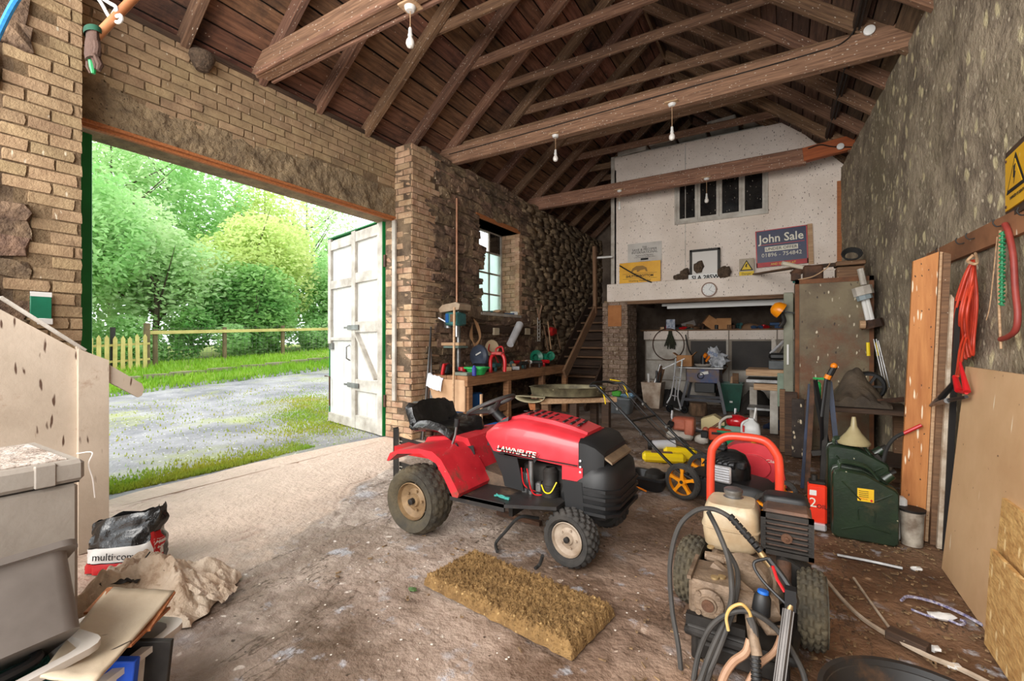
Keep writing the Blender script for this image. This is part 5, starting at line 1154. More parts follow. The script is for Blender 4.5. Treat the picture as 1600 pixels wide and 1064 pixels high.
# mirror, plate, clock, ledge nests
t = thing('framed_mirror', 'small square dark-framed mirror leaning on the ledge above the wall clock', 'mirror', tuple(PY(1101, 411, 8.5))); h2 = .245
for (a, b) in (((-h2, -h2), (h2, -h2+.04)), ((-h2, h2-.04), (h2, h2)), ((-h2, -h2), (-h2+.04, h2)), ((h2-.04, -h2), (h2, h2))): MB().bb((a[0], -.02, a[1]), (b[0], .02, b[1]), ch=.004).o('frame_side', DKM, t, False)
MB().bb((-h2+.04, .0, -h2+.04), (h2-.04, .006, h2-.04)).o('glass', M('dusty mirror glass', (200, 192, 184), rough=.35), t, False)
t = thing('number_plate', 'old number plate lying on the ledge below the mirror', 'plate', tuple(PY(1102, 432.5, 8.47))); MB().box((0, 0, -.01), (.55, .01, .12)).o('plate', WHP, t, False); text('SLA 285W', 'lettering', .10, (0, -.008, -.01), Rt, INK, t, .0005, bold=.003)
for k, (u, v, s_) in enumerate(((1060, 437, .09), (1070, 428, .085), (1092, 417, .09), (1129, 428, .085), (1135, 431, .08))):
    p = PY(u, v, 8.49); one(MB().ball((0, 0, 0), s_, 12, (1, .7, 1.15 if k else .6), .5), 'ledge_nest', NST, ['low mound of mud leftmost on the ledge', 'taller mud nest left of the number plate', 'mud nest inside the square mirror frame', 'mud nest just right of the number plate', 'second mud nest right of the number plate'][k], 'nest', loc=(p.x, p.y, max(p.z, 2.38+s_*(.6 if not k else 1.0))))
t = thing('wall_clock', 'round white wall clock on the white ledge beam', 'clock', tuple(PY(1108, 452.5, 8.445)))
MB().lathe([(.105, .015), (.125, .0), (.125, -.02), (.11, -.03), (.104, -.02)], axis=(0, 1, 0), n=32).o('rim', M('pinkish grey rim', (170, 144, 130)), t); MB().lathe([(.106, -.016), (.001, -.016)], axis=(0, 1, 0), n=32).o('dial', WHP, t)
MB().bar((0, -.022, 0), (.045, -.022, .06), .003, .007, up=(0, 1, 0)).o('hour_hand', INK, t); MB().bar((0, -.022, 0), (.07, -.022, -.05), .003, .005, up=(0, 1, 0)).o('minute_hand', INK, t)
for k in range(12): a = k*math.pi/6; MB().box((math.sin(a)*.088, -.019, math.cos(a)*.088), (.007, .002, .007)).o('hour_mark', INK, t)
one(MB().tube([PY(938, 402, 8.40)+V((-.12, 0, 0)), PY(957, 401, 8.45)], .02, 8), 'white_batten', WHP, 'short white fluorescent batten sticking out left of the office corner', 'light')
one(MB().tube(spline([PY(968, 415, 8.44), PY(985, 425, 8.43), PY(1010, 438, 8.43), PY(1018, 441, 8.43)]), .012, 6), 'dark_cable', RUB, 'dark cable sagging across the yellow farm sign', 'cable')
one(MB().bb((-1.9, 8.9, 1.90), (.0, 8.98, 1.95)).bb((-2.0, 8.92, 1.95), (.1, 8.96, 2.005)).bb((-1.5, 8.9, 2.0), (-1.45, 8.96, 2.358)).bb((-.4, 8.9, 2.0), (-.35, 8.96, 2.358)), 'strip_light', WHP, 'long white strip light under the ledge in the alcove', 'light', smooth=False)
# ================================================================ right wall furniture
rail = thing('hook_rail', 'splashed brown wooden rail with hooks high along the right plaster wall', 'rail', (xr(3.4), 3.4, 1.9))
a, b = V((xr(4.65)-.02, 4.65, 1.90)), V((xr(1.8)-.02, 1.8, 1.91)); m = MB(); m.T = Matrix.Translation(-V(rail.location)); m.bar(a, b, .03, .13); m.o('rail_board', M('splashed brown rail', (158, 108, 74), (120, 80, 54), .8, sc=3, speck=((214, 200, 180), 16, .16, (1, 1, .3)), speck2=((206, 190, 170), 30, .1, (1, 1, .4))), rail, False)
for y in (4.3, 3.95, 3.8, 3.45, 3.2): MB().tube(spline([(xr(y)-.03, y, 1.92), (xr(y)-.06, y, 1.915), (xr(y)-.075, y, 1.935), (xr(y)-.07, y, 1.955)]), .0035, 6).o('hook', DKM, rail).location = -V(rail.location)
t = thing('hazard_sign', 'yellow electrical hazard sign screwed high on the right wall', 'sign', (xr(3.2)-.035, 3.25, 2.14)); t.rotation_euler = (0, 0, R(-93)); HY = M('hazard yellow', (240, 186, 24), (226, 170, 18), .5, sc=4, speck=((255, 240, 220), 16, .1, (1, 1, .3)))
# local x runs along the wall towards the camera
p_ = PX(1568, 262, xr(3.4)-.04); t.location = (p_.x, p_.y-.17, 2.125)
MB().box((-.0, .015, 0), (.40, .02, .36)).o('backing_board', DARKW, t, False); MB().box((.02, 0, 0), (.36, .01, .28)).o('plate', HY, t, False)
MB().prism([(-.13, -.06), (.13, -.06), (0, .125)], -.008, -.006).o('black_triangle', INK, t, False); MB().prism([(-.098, -.043), (.098, -.043), (0, .095)], -.010, -.008).o('yellow_triangle', HY, t, False)
MB().prism([(-.012, .06), (.012, .065), (.0, .025), (.014, .028), (-.012, -.03), (-.004, .005), (-.018, .002)], -.012, -.010).o('lightning_mark', INK, t, False); text('DANGER OF DEATH', 'lettering', .022, (.02, -.008, -.09), (R(90), 0, 0), INK, t, .0005)
for (x, z) in ((-.14, .12), (.18, .12), (-.14, -.12), (.18, -.12)): MB().lathe([(.008, 0), (.007, -.004), (.001, -.005)], c=(x, -.006, z), axis=(0, 1, 0), n=8).o('screw', RUST, t)
def wallx(u, v, off=.05):   # point on the right wall seen at u,v
    y = 3.5
    for _ in range(8): y = PX(u, v, xr(y)-off).y
    return PX(u, v, xr(y)-off)
CB = M('red orange cable', (206, 66, 38), (180, 50, 30), .5, sc=8)
cbn = thing('red_cable_bundle', 'looped bundle of red orange extension cable hanging from the rail', 'cable', tuple(wallx(1523, 405)))
random.seed(21)
for k in range(7):
    x0 = (k-3)*3.6; pts = [wallx(1521+rnd(-2, 2), 406, .07), wallx(1512+x0*.8, 440, .08+rnd(0, .03)), wallx(1500+x0, 490, .09+rnd(0, .04)), wallx(1501+x0*1.2, 535, .08), wallx(1503+x0*1.6, 556-abs(k-3)*3+8, .07), wallx(1512+x0*.9, 530, .05), wallx(1520+x0*.6, 470, .05), wallx(1522+rnd(-2, 2), 408, .05)]
    MB().tube(spline(pts), .0070, 7).o('cable_loop', CB, cbn).location = -V(cbn.location)
MB().tube(spline([wallx(1521, 398, .09), wallx(1512, 408, .11), wallx(1526, 412, .09), wallx(1524, 396, .05)]), .008, 6).o('string_tie', PALE, cbn).location = -V(cbn.location)
jl = thing('jump_leads', 'red jump lead clamps hanging below the red cable in front of the boards', 'jump leads', tuple(wallx(1500, 600)))
for k in range(2): MB().tube(spline([wallx(1507+k*5, 520, .08), wallx(1500+k*5, 545, .13), wallx(1496+k*4, 575, .18), wallx(1494+k*3, 588, .22)]), .006, 6).o('red_lead', CB, jl).location = -V(jl.location)
def clampp(pts, mats):
    for (a, b, r1, r2, mt_, nm) in pts: MB().tube([wallx(*a, .22), wallx(*b, .23)], [r1, r2], 8).o(nm, mt_, jl).location = -V(jl.location)
clampp([((1492, 588), (1498, 610), .012, .018, REDP, 'red_jaw'), ((1498, 610), (1510, 614), .015, .008, REDP, 'red_jaw'), ((1500, 566), (1511, 612), .006, .016, REDP, 'red_jaw'), ((1491, 598), (1470, 622), .014, .017, BLK, 'black_grip'), ((1470, 620), (1454, 634), .016, .009, STEEL, 'steel_jaw'), ((1456, 633), (1480, 626), .010, .016, STEEL, 'steel_jaw'), ((1480, 626), (1510, 620), .013, .009, BLK, 'black_grip')], 0)
def spring(name, u0, v0, u1, v1, r, wr, turns, mat, lab):
    a, b = wallx(u0, v0, .07), wallx(u1, v1, .06); m = MB(); pts = [a.lerp(b, i/(turns*8))+V((math.cos(i*.785)*r, math.sin(i*.785)*r, 0)) for i in range(turns*8)]
    m.tube(pts, wr, 4); m.tube([a, b], r*.6, 6); return one(m, name, mat, lab, 'bungee')
spring('bungee', 1566, 362, 1565, 478, .010, .005, 18, M('green cord', (40, 130, 84)), 'coiled green bungee hanging from the rail')
one(MB().tube(spline([wallx(1563, 360), wallx(1560, 420), wallx(1561, 480), wallx(1564, 545)]), .006, 6), 'grey_rope', PALE, 'thin pale rope hanging beside the coiled green cord', 'rope')
one(MB().tube(spline([wallx(1558, 370), wallx(1552, 430), wallx(1546, 480), wallx(1541, 500)]), .003, 5), 'thin_string', PALE, 'very thin string left of the green cord', 'string')
one(MB().tube(spline([wallx(1570, 350), wallx(1576, 365), wallx(1583, 400), wallx(1586, 450), wallx(1590, 490), wallx(1587, 515), wallx(1575, 526), wallx(1564, 530)]), .014, 10), 'red_hose', M('dull red hose', (160, 66, 56), (130, 48, 42), .5), 'dull red curved hose end hanging rightmost on the rail', 'hose')
one(MB().tube(spline([wallx(1476, 478, .12), wallx(1488, 493, .09)]), .012, 8), 'torch', REDP, 'short red torch end poking out left of the red cable bundle', 'torch')
# leaning boards
def slab(name, tl, tr, br_, bl_, y, th, mat, lab, cat='board'):
    a, b, c, d = PY(*tl, y), PY(*tr, y), PY(*br_, y), PY(*bl_, y); c.z = max(c.z, .003); d.z = max(d.z, .003)
    if c.z < .08: c.z = .003
    if d.z < .08: d.z = .003
    m = MB().prism([(a.x, a.z), (b.x, b.z), (c.x, c.z), (d.x, d.z)], y, y+th); return one(m, name, mat, lab, cat, smooth=False)
OB = M('orange stained board', (196, 132, 74), (164, 100, 50), .65, sc=3, st=(6, 6, .6), bump=.15, speck=((60, 40, 28), 40, .17, (1, 1, .5)), speck2=((232, 214, 184), 46, .26, (1, 1, .14)))
slab('wide_board', (1427, 408), (1467, 393), (1444, 858), (1404, 862), 3.90, .03, OB, 'tall wide orange wooden board leaning against the right wall')
slab('board_edge', (1469, 393), (1474, 394), (1450, 858), (1445, 858), 3.895, .04, PALE, 'pale narrow batten fixed along the right edge of the tall orange board', 'batten')
slab('batten', (1475, 394), (1486, 397), (1466, 868), (1453, 868), 3.85, .03, MIDW, 'brown batten leaning just right of the tall orange board', 'batten')
slab('batten', (1486, 460), (1491, 466), (1472, 868), (1464, 868), 3.80, .03, M('white-edged batten', (214, 200, 180), (150, 124, 98), .7, sc=9), 'white-edged thin batten between the boards at right', 'batten')
slab('gap_shade_strip', (1494, 470), (1502, 470), (1484, 872), (1473, 872), 3.77, .02, flat('dark gap shade', (30, 26, 24), .9), 'near-black strip painted for the shaded gap behind the hardboard sheet', 'board')  # near-black strip stands in for shade in the gap between boards
HB = M('tan hardboard', (214, 176, 136), (192, 152, 112), .65, sc=1.5, bump=.08, bsc=8, speck=((110, 78, 52), 14, .08), speck2=((238, 222, 196), 9, .10, (1, 1.6, .22)))
def lean(name, y0, y1, xb, xt, z, mat, lab, th=.012, cut=0):
    m = MB(); vs = [(xb, y0, .004), (xb, y1, .004), (xt, y1, z-cut), (xt, y0, z)]; vs += [(x+th, y, z_) for (x, y, z_) in vs]
    m.add(vs, [(0, 1, 2, 3), (7, 6, 5, 4), (0, 4, 5, 1), (1, 5, 6, 2), (2, 6, 7, 3), (3, 7, 4, 0)]); return one(m, name, mat, lab, 'board', smooth=False)
lean('hardboard_sheet', 3.48, 1.7, .77, .87, 1.155, HB, 'large tan hardboard sheet leaning against the right wall')
OS = M('oriented strand board', (212, 170, 108), (176, 130, 74), .75, sc=16, st=(1, 1, 2.2), bump=.5, bsc=30, speck=((236, 204, 148), 24, .3, (1, 1, .4)), speck2=((150, 104, 58), 20, .16, (1, 1, .4)))
lean('osb_offcut', 2.78, 1.5, .765, .81, .62, OS, 'chipboard offcut leaning in front of the tan hardboard sheet', .015)
lean('osb_offcut', 2.71, 1.3, .735, .755, .415, OS, 'lower chipboard offcut, nearest at the right edge', .015, .02)
# metal cabinet
CBM = M('rusty grey green cabinet', (122, 108, 82), (92, 76, 56), .6, .1, sc=3, bump=.25, dirt=((108, 66, 38), 2, .5, .68), speck=((206, 194, 168), 20, .2, (1, 1, .4)), speck2=((54, 38, 28), 13, .15, (1.5, 1, .6)))
ca = thing('metal_cabinet', 'tall rusty grey-green metal cabinet against the right wall below the navy board', 'cabinet', (.47, 6.55, 0))
MB().bb((-.36, -.33, 0), (.36, .3, 2.0), ch=.01).o('body', CBM, ca, False); MB().bb((-.33, -.345, .1), (.33, -.33, 1.97), ch=.004).o('door', CBM, ca, False)
for (a, b) in (((-.36, 0), (-.32, 2.0)), ((.32, 0), (.36, 2.0)), ((-.36, 1.95), (.36, 2.0))): MB().bb((a[0], -.355, a[1]), (b[0], -.33, b[1])).o('rust_edge', M('rust brown edge', (128, 82, 50), (92, 60, 40), .8, sc=8), ca, False)
lk = thing('narrow_locker', 'narrow grey-green locker side standing left of the rusty cabinet', 'locker', (.05, 6.75, 0)); MB().bb((-.055, -.1, 0), (.05, .3, 1.9), ch=.006).o('body', M('sage metal', (142, 142, 122), (112, 110, 92), .6, sc=3), lk, False)
MB().bb((-.02, -.12, 1.0), (.0, -.1, 1.25)).o('white_strip', WHP, lk, False)
PYc = lambda u, v, y: PY(u, v, y)
def clutter(name, lab, cat, u, v, y, mb, mat, rot=(0, 0, 0), z=None, group=None):
    p = PY(u, v, y)
    if z is not None: p.z = z
    return one(mb, name, mat, lab, cat, group, loc=p, rot=rot)
clutter('wooden_crate', 'shallow round-edged brown wooden tray on the cabinet top at right', 'box', 1327, 430, 6.5, MB().box((0, 0, .07), (.26, .24, .14), ch=.01).box((0, 0, .18), (.28, .26, .05), ch=.01), MIDW, z=2.0)
clutter('junk_bracket', 'rusty brown bracket block lying on the cabinet top at left', 'junk', 1270, 430, 6.4, MB().box((0, 0, .09), (.2, .14, .18), ch=.02).cyl((-.2, 0, .08), (-.1, .02, .16), .05).box((-.17, -.05, .05), (.1, .1, .08)), RUST, z=2.0)
one(MB().tube([PY(1222, 411, 6.3), PY(1262, 420, 6.4)], .025, 8), 'cardboard_tube', M('cream tube', (206, 196, 176)), 'cream cardboard tube poking out over the cabinet left corner', 'tube')
one(MB().bar(PY(1262, 418, 6.45), PY(1345, 409, 6.55), .05, .04), 'dark_batten', DARKW, 'dark wooden batten across the top of the cabinet', 'batten', smooth=False)
one(MB().bar((PY(1182, 430, 8.5).x, 8.48, 2.392), (.22, 6.5, 2.195), .12, .02), 'thin_plank', MIDW, 'thin plank bridging the white ledge and the cabinet top', 'plank', smooth=False)
m = MB()
for k in range(4): m.tube([(math.cos(a)*(.07+.008*k), math.sin(a)*(.07+.008*k)*.9, .02+.014*k) for a in [6.28*i/16 for i in range(16)]], .009, 6, closed=True)
clutter('black_cable_coil', 'coil of black cable on the wooden tray on the cabinet', 'cable', 1330, 405, 6.5, m, RUB, rot=(R(60), 0, 0), z=2.26)
one(MB().tube(spline([PY(1247, 437, 6.18), PY(1270, 432, 6.2), PY(1290, 420, 6.2), PY(1297, 411, 6.25)]), .006, 5), 'pale_wire', PALE, 'pale wire curving across the cabinet top', 'wire')
clutter('teal_tin', 'small teal and yellow tin at the left end of the cabinet top', 'tin', 1243, 432, 6.5, MB().box((0, 0, .05), (.06, .06, .1), ch=.006), M('teal', (40, 130, 120)), z=2.0)
wl = thing('strimmer_shaft', 'white twin-rail tool shaft hung at the right side of the rusty cabinet', 'tool', tuple(PY(1350, 470, 6.1)))
def wl_t(pts, r, nm, mat): MB().tube([PY(*p) for p in pts], r, 8).o(nm, mat, wl).location = -V(wl.location)
wl_t([(1344, 420, 6.1), (1350, 445, 6.1)], .03, 'upper_rail', WHTD); wl_t([(1353, 460, 6.1), (1363, 500, 6.1)], .022, 'rail', WHP); wl_t([(1347, 460, 6.12), (1356, 500, 6.12)], .022, 'rail', WHP); wl_t([(1346, 448, 6.08), (1350, 461, 6.08)], .09, 'motor_head', WHTD); wl_t([(1349, 460, 6.08), (1352, 468, 6.08)], .07, 'motor_band', M('pale grey blue', (140, 152, 156)))
wl_t([(1360, 500, 6.05), (1364, 512, 6.05)], .10, 'disc_guard', RUST); wl_t([(1343, 507, 5.95), (1352, 507, 5.95)], .045, 'spout', PALE)
for k, (a, b) in enumerate((((1365, 530), (1383, 610)), ((1372, 532), (1390, 605)), ((1369, 530), (1386, 608)))): one(MB().tube([PY(*a, 5.6), PY(*b, 5.55)], .006, 6), 'chrome_rod', STEEL, ['leftmost of three chrome rods leaning on the right wall', 'rightmost of three chrome rods leaning on the right wall', 'middle one of three chrome rods leaning on the right wall'][k], 'rod')
for k, u in enumerate((1356, 1371)): one(MB().tube([PY(u, 535, 5.9), PY(u+1, 556, 5.9)], .016, 8), 'yellow_grip', YEL, ['yellow grip hanging left at the cabinet right side', 'yellow grip hanging right at the cabinet right side'][k], 'grip')
# right bench
rbn = thing('rear_workbench', 'dark low workbench with tarpaulin between rusty cabinet and tall orange board', 'workbench', (.64, 5.1, 0))
MB().bb((-.32, -.28, .68), (.30, .35, .72), ch=.004).o('bench_top', DARKW, rbn, False); MB().bb((-.30, -.26, .25), (.28, .33, .27)).o('lower_shelf', DARKW, rbn, False)
for (x, y) in ((-.28, -.24), (.26, -.24), (-.28, .31), (.26, .31)): MB().bb((x-.035, y-.035, 0), (x+.035, y+.035, .68)).o('leg', MIDW, rbn, False)
def cloth(u, v):
    x = (u-.5)*.50; y = (v-.5)*.5; h = .26*math.exp(-((x-.02)/.14)**2-((y)/.16)**2)*1.15+.05*abs(noise.noise(V((x*9, y*9, 0))))+.02
    if u < .08 or v < .06: h -= .10
    return (x, y, max(h, .004))
clo = one(MB().grid(cloth, 46, 46), 'tarpaulin', M('brown oily tarpaulin', (92, 78, 62), (62, 52, 42), .8, sc=6, bump=.8, bsc=14), 'crumpled brown tarpaulin mounded on the dark right workbench', 'tarpaulin', loc=(.53, 5.12, .721))
m = MB().lathe([(.13, -.03), (.14, 0), (.13, .03), (.10, .03), (.10, -.03)], axis=(0, 1, 0), n=24)
for k in range(6): a = k*1.047; m.bar((0, 0, 0), (math.cos(a)*.11, 0, math.sin(a)*.11), .02, .03, up=(0, 1, 0))
clutter('fan_wheel', 'black round spoked fan wheel behind the brown tarpaulin', 'wheel', 1356, 582, 5.25, m, flat('black iron', (24, 23, 22), .5), z=.88)
clutter('steel_ring', 'grey steel pipe ring on the bench edge', 'ring', 1326, 626, 4.95, MB().lathe([(.03, 0), (.035, .03), (.02, .03), (.018, 0), (.03, 0)], axis=(0, 1, 0), n=16), STEEL, z=.765)
for k in range(3): one(MB().tube([PY(1340+k*8, 629-k, 4.95), PY(1412, 626-k*2, 5.0)], .012, 6), 'rusty_rod', RUST, ['lowest rusty rod lying on the right bench', 'middle rusty rod lying on the right bench', 'topmost rusty rod lying on the right bench'][k], 'rod')
clutter('green_bottle', 'small bright green oil bottle with black trigger beside the tarpaulin', 'bottle', 1274, 590, 5.3, MB().box((0, 0, .09), (.09, .05, .18), ch=.015).cyl((0, 0, .18), (0, 0, .21), .02).bar((-.02, 0, .21), (.09, 0, .21), .02, .02), M('bright green bottle', (24, 160, 74)), z=.722)
sp = thing('garden_shears', 'orange and black handled long tool leaning against the dark right bench', 'tool', tuple(PY(1300, 575, 4.4)))
MB().tube([PY(1304, 572, 4.4), PY(1292, 594, 4.4)], .022, 8).o('grip', BLK, sp).location = -V(sp.location); MB().ball(PY(1303, 572, 4.4), .026, 10, (1, 1, 1)).o('orange_end', ORG, sp).location = -V(sp.location); MB().tube([PY(1295, 586, 4.385), PY(1292, 592, 4.385)], .024, 8).o('orange_band', ORG, sp).location = -V(sp.location); MB().tube([PY(1291, 592, 4.4), PY(1284, 650, 4.35), G(1284, 760)], .013, 8).o('shaft', BLK, sp).location = -V(sp.location)
eh = thing('engine_hoist_legs', 'pair of splayed blue-black steel legs standing before the right bench', 'hoist', (.2, 4.55, 0))
for (a, b, mt_) in (((1270, 592, 4.7), (1260, 768, 4.62), RUST), ((1294, 594, 4.55), (1283, 735, 4.5), DKM), ((1272, 594, 4.7), (1308, 690, 4.5), BLK), ((1296, 596, 4.6), (1316, 690, 4.5), M('navy steel', (34, 48, 78), (22, 30, 50), .5)), ((1266, 600, 4.8), (1254, 752, 4.75), M('navy steel', (1, 1, 1)))):
    p, q_ = PY(*a), PY(*b); q_.z = 0.003; MB().bar(p, q_, .035, .035).o('leg', mt_, eh, False).location = -V(eh.location)
MB().bar(PY(1268, 708, 4.6), PY(1290, 706, 4.6), .04, .04).o('crossbar', DKM, eh, False).location = -V(eh.location)
for k, (u0, u1, v0, y, mt_, lab) in enumerate(((1226, 1246, 612, 6.0, DARKW, 'dark wide plank standing left of the speckled post'), (1218, 1227, 608, 6.15, MIDW, 'thin brown post standing at the cabinet corner'), (1237, 1257, 623, 5.95, M('charred speckled wood', (70, 60, 54), (42, 36, 32), .9, sc=8, speck=((206, 190, 160), 26, .3, (1, 1, .5))), 'blackened plank with pale flakes standing on end'), (1257, 1266, 625, 5.9, DARKW, 'narrow dark offcut right of the flaked plank'))):
    a, b = PY(u0, v0, y), PY(u1, v0, y); one(MB().bb((a.x, y, .002), (b.x, y+.05, a.z), ch=.005), 'upright_plank', mt_, lab, 'plank', smooth=False)
# jerry cans
JG = M('dark green jerry can paint', (36, 54, 34), (24, 38, 26), .35, sc=5, bump=.1, speck=((170, 166, 140), 16, .08), dirt=((84, 74, 52), 3, .58, .75), coat=.2)
def jerry(x0, y0, lab, lift=0):
    t = thing('jerry_can', lab, 'jerry can', (x0, y0, lift)); W, D, Hh = .345, .165, .44
    pr = [(.02, 0), (W-.02, 0), (W, .02), (W, .335), (W-.015, .355), (.17, Hh), (.04, Hh+.012), (.012, Hh), (0, Hh-.03), (0, .02)]
    m = MB(); n_ = len(pr); cx = W/2; cz = .22
    rings = [[(cx+(x-cx)*k, y, cz+(z-cz)*k) for (x, z) in pr] for (y, k) in ((0, .95), (.012, 1), (D/2-.006, 1), (D/2-.004, 1.02), (D/2+.004, 1.02), (D/2+.006, 1), (D-.012, 1), (D, .95))]
    m.loft(rings); m.o('shell', JG, t)
    for yy in (.04, D/2, D-.04): MB().tube(spline([(.04, yy, Hh+.008), (.06, yy, Hh+.05), (.18, yy, Hh+.035), (.235, yy, Hh-.02), (.25, yy, Hh-.05)], 5), .008, 7).o('handle', JG, t)
    MB().tube([(.28, D/2, .40), (.32, D/2, .44)], [.035, .03], 12).o('cap', JG, t); MB().box((.30, D/2, .44), (.09, .05, .012), rot=(0, -.6, 0)).o('cap_clip', DKM, t)
    m = MB(); y_ = -.002
    m.tube([(.05, y_, .06), (.17, y_, .11), (.30, y_, .085)], .005, 6); m.tube([(.05, y_, .38), (.15, y_, .27)], .005, 6); m.tube([(.31, y_, .33), (.22, y_, .27)], .005, 6); m.tube(spline([(.14, y_, .14), (.14, y_, .215), (.22, y_, .215), (.22, y_, .14)], 4), .004, 6); m.o('pressed_rib', JG, t)
    return t
j1 = jerry(.275, 3.68, 'front dark green metal jerry can with yellow label')
MB().box((.175, -.003, .305), (.085, .003, .082)).o('yellow_label', M('label yellow', (236, 196, 26), (220, 170, 20), .5), j1, False)
for k in range(4): MB().box((.165, -.006, .33-k*.012), (.05, .002, .003)).o('print_line', INK, j1)
MB().box((.205, -.006, .275), (.012, .002, .012), rot=(0, .78, 0)).o('red_diamond', REDP, j1); text('PETROL', 'lettering', .012, (.165, -.006, .28), (R(90), 0, 0), REDP, j1, .0005)
j2 = jerry(.265, 3.93, 'second green jerry can behind, under the white funnel', .11)
one(MB().bb((.26, 3.92, 0), (.64, 4.12, .108), ch=.01), 'wooden_block', DARKW, 'low dark wooden block under the rear jerry can', 'block', smooth=False)
clutter('plastic_funnel', 'pale cream plastic funnel upside down on the rear jerry can', 'funnel', 1334, 703, 3.98, MB().lathe([(.095, 0), (.097, .012), (.085, .03), (.045, .08), (.02, .125), (.012, .19), (.008, .19), (.014, .12), (.04, .075)], n=24), M('cream translucent plastic', (178, 166, 128), (160, 146, 108), .4), z=.573)
ns = thing('flexible_nozzle', 'black flexible fuel spout with red tip behind the front jerry can', 'nozzle', tuple(PY(1385, 720, 3.95)))
MB().tube(spline([PY(1380, 720, 3.95), PY(1386, 700, 3.93), PY(1397, 685, 3.9), PY(1413, 676, 3.88)]), .012, 8).o('spout', RUB, ns).location = -V(ns.location); MB().tube([PY(1412, 677, 3.88), PY(1440, 664, 3.86)], .011, 8).o('red_tip', REDP, ns).location = -V(ns.location)
MB().tube([PY(1368, 710, 3.96), PY(1386, 730, 3.96)], [.018, .012], 8).o('clamp', DKM, ns).location = -V(ns.location)
fc = thing('red_fuel_can', 'small bright red orange rectangular fuel can left of the front jerry can', 'fuel can', (.265, 3.92, 0)); fc.location = (.20, 3.78, 0)
MB().bb((-.06, -.05, .05), (.05, .05, .315), ch=.012).o('body', M('bright red orange can', (232, 58, 30), (216, 44, 24), .35), fc, False); MB().bb((-.058, -.048, 0), (.048, .048, .05), ch=.01).o('silver_base', CHROME, fc, False); MB().bb((-.055, -.045, .315), (.045, .045, .335), ch=.008).o('shoulder', DKM, fc, False)
MB().cyl((-.02, 0, .33), (-.02, 0, .37), .018).o('cap', DKM, fc); MB().box((-.03, -.052, .26), (.04, .003, .035)).o('white_label', WHP, fc, False); text('2', 'lettering', .09, (-.03, -.052, .19), (R(90), 0, 0), INKW, fc); text('OIL', 'lettering', .04, (.02, -.052, .17), (R(90), 0, 0), INK, fc)
wt = thing('paint_tub', 'dirty white plastic paint tub between front jerry can and orange board', 'tub', (.70, 3.80, 0)); MB().lathe([(.055, 0), (.062, .2), (.066, .2), (.066, .215), (.05, .215)], n=20, caps=True).o('tub', M('drip-stained white tub', (196, 186, 170), (120, 104, 88), .6, sc=9), wt); MB().lathe([(.068, .215), (.07, .23), (.001, .232)], n=20).o('lid', DKM, wt)
clutter('white_bottle', 'plain white bottle top behind the dirty paint tub', 'bottle', 1408, 765, 3.86, MB().box((0, 0, .14), (.09, .07, .28), ch=.015), WHP, z=0).location.x = .64
# floor litter at right
def strip(name, pts, w_, mat, lab): return one(MB().tube(spline([G(u, v, z) for (u, v, z) in pts]), w_, 5), name, mat, lab, 'strip')
TRM = M('pale dusty trim', (196, 180, 160), (150, 130, 110), .6, sc=8)
strip('plastic_trim', [(1286, 900, .03), (1320, 940, .012), (1360, 975, .012), (1440, 1020, .012), (1500, 1045, .012), (1560, 1075, .012)], .010, TRM, 'long curved strip of pale trim on the floor at right')
strip('plastic_trim', [(1334, 903, .01), (1360, 940, .01), (1392, 984, .012)], .007, TRM, 'shorter straight strip of trim crossing the longer one')
strip('iron_bar', [(1308, 867, .012), (1360, 877, .012), (1410, 888, .012)], .010, STEEL, 'thin grey bar lying in front of the jerry cans')
BUN = M('purple bungee', (70, 64, 120), (200, 196, 206), .7, sc=90)
strip('elastic_rope', [(1408, 938, .01), (1420, 932, .012), (1460, 941, .012), (1505, 960, .012), (1538, 978, .012)], .007, BUN, 'purple and white bungee cord on the floor by the hardboard')
strip('elastic_rope', [(1424, 952, .01), (1450, 962, .01), (1480, 968, .012), (1500, 976, .012), (1508, 972, .012), (1500, 968, .014)], .006, BUN, 'shorter bungee cord with a black hook near the white rag')
clutter('white_rag', 'small crumpled white scrap on top of the shorter bungee cord', 'rag', 1472, 960, 2.9, MB().ball((0, 0, 0), .03, 10, (1.6, .8, .5), .6), WHP).location = G(1472, 962, .018)
for k, (u, v) in enumerate(((1432, 888), (1458, 1012), (1490, 1040))): one(MB().ball((0, 0, 0), .022, 8, (1.3, 1, .5), .9), 'paper_scrap', WHP, ['white paper scrap at the end of the thin grey bar', 'white feather-like scrap beside the long pale trim', 'last white scrap, nearest the black basin'][k], 'scrap', loc=G(u, v, .01))
random.seed(77); m = MB()
for k in range(1500):
    x, y = rnd(-.35, .85), rnd(1.6, 4.6)
    if rnd(0, 1) < .35: x, y = rnd(-2.2, .8), rnd(1.6, 6.5)
    L_ = rnd(.004, .034); m.box((x, y, .003), (L_, rnd(.002, .012), .006), rot=(0, 0, rnd(0, 3)))
dl = m.o('floor_debris', M('leaf litter', (150, 122, 88), (84, 64, 46), .95, sc=40), smooth=False); tag(dl, 'scattered wood chips and dry leaf litter on the floor', 'litter', kind='stuff')
m = MB()
for k in range(260): m.ball(G(rnd(300, 1250), 532+500*rnd(.35, 1), .001), rnd(.002, .007), 5, (1, 1, .3))
tag(m.o('paint_flecks', M('white droppings', (226, 218, 206), rough=.9)), 'white droppings and grit scattered over the concrete', 'grit', kind='stuff')
one(MB().lathe([(.20, 0), (.235, .02), (.27, .15), (.285, .152), (.285, .142), (.262, .13), (.225, .025), (.001, .018)], n=44), 'black_basin', M('black rubber basin', (44, 41, 39), (28, 26, 25), .45, sc=6, dirt=((96, 68, 46), 3, .5, .7)), 'round black rubber basin at the bottom right edge', 'basin', loc=(.38, 1.83, 0))
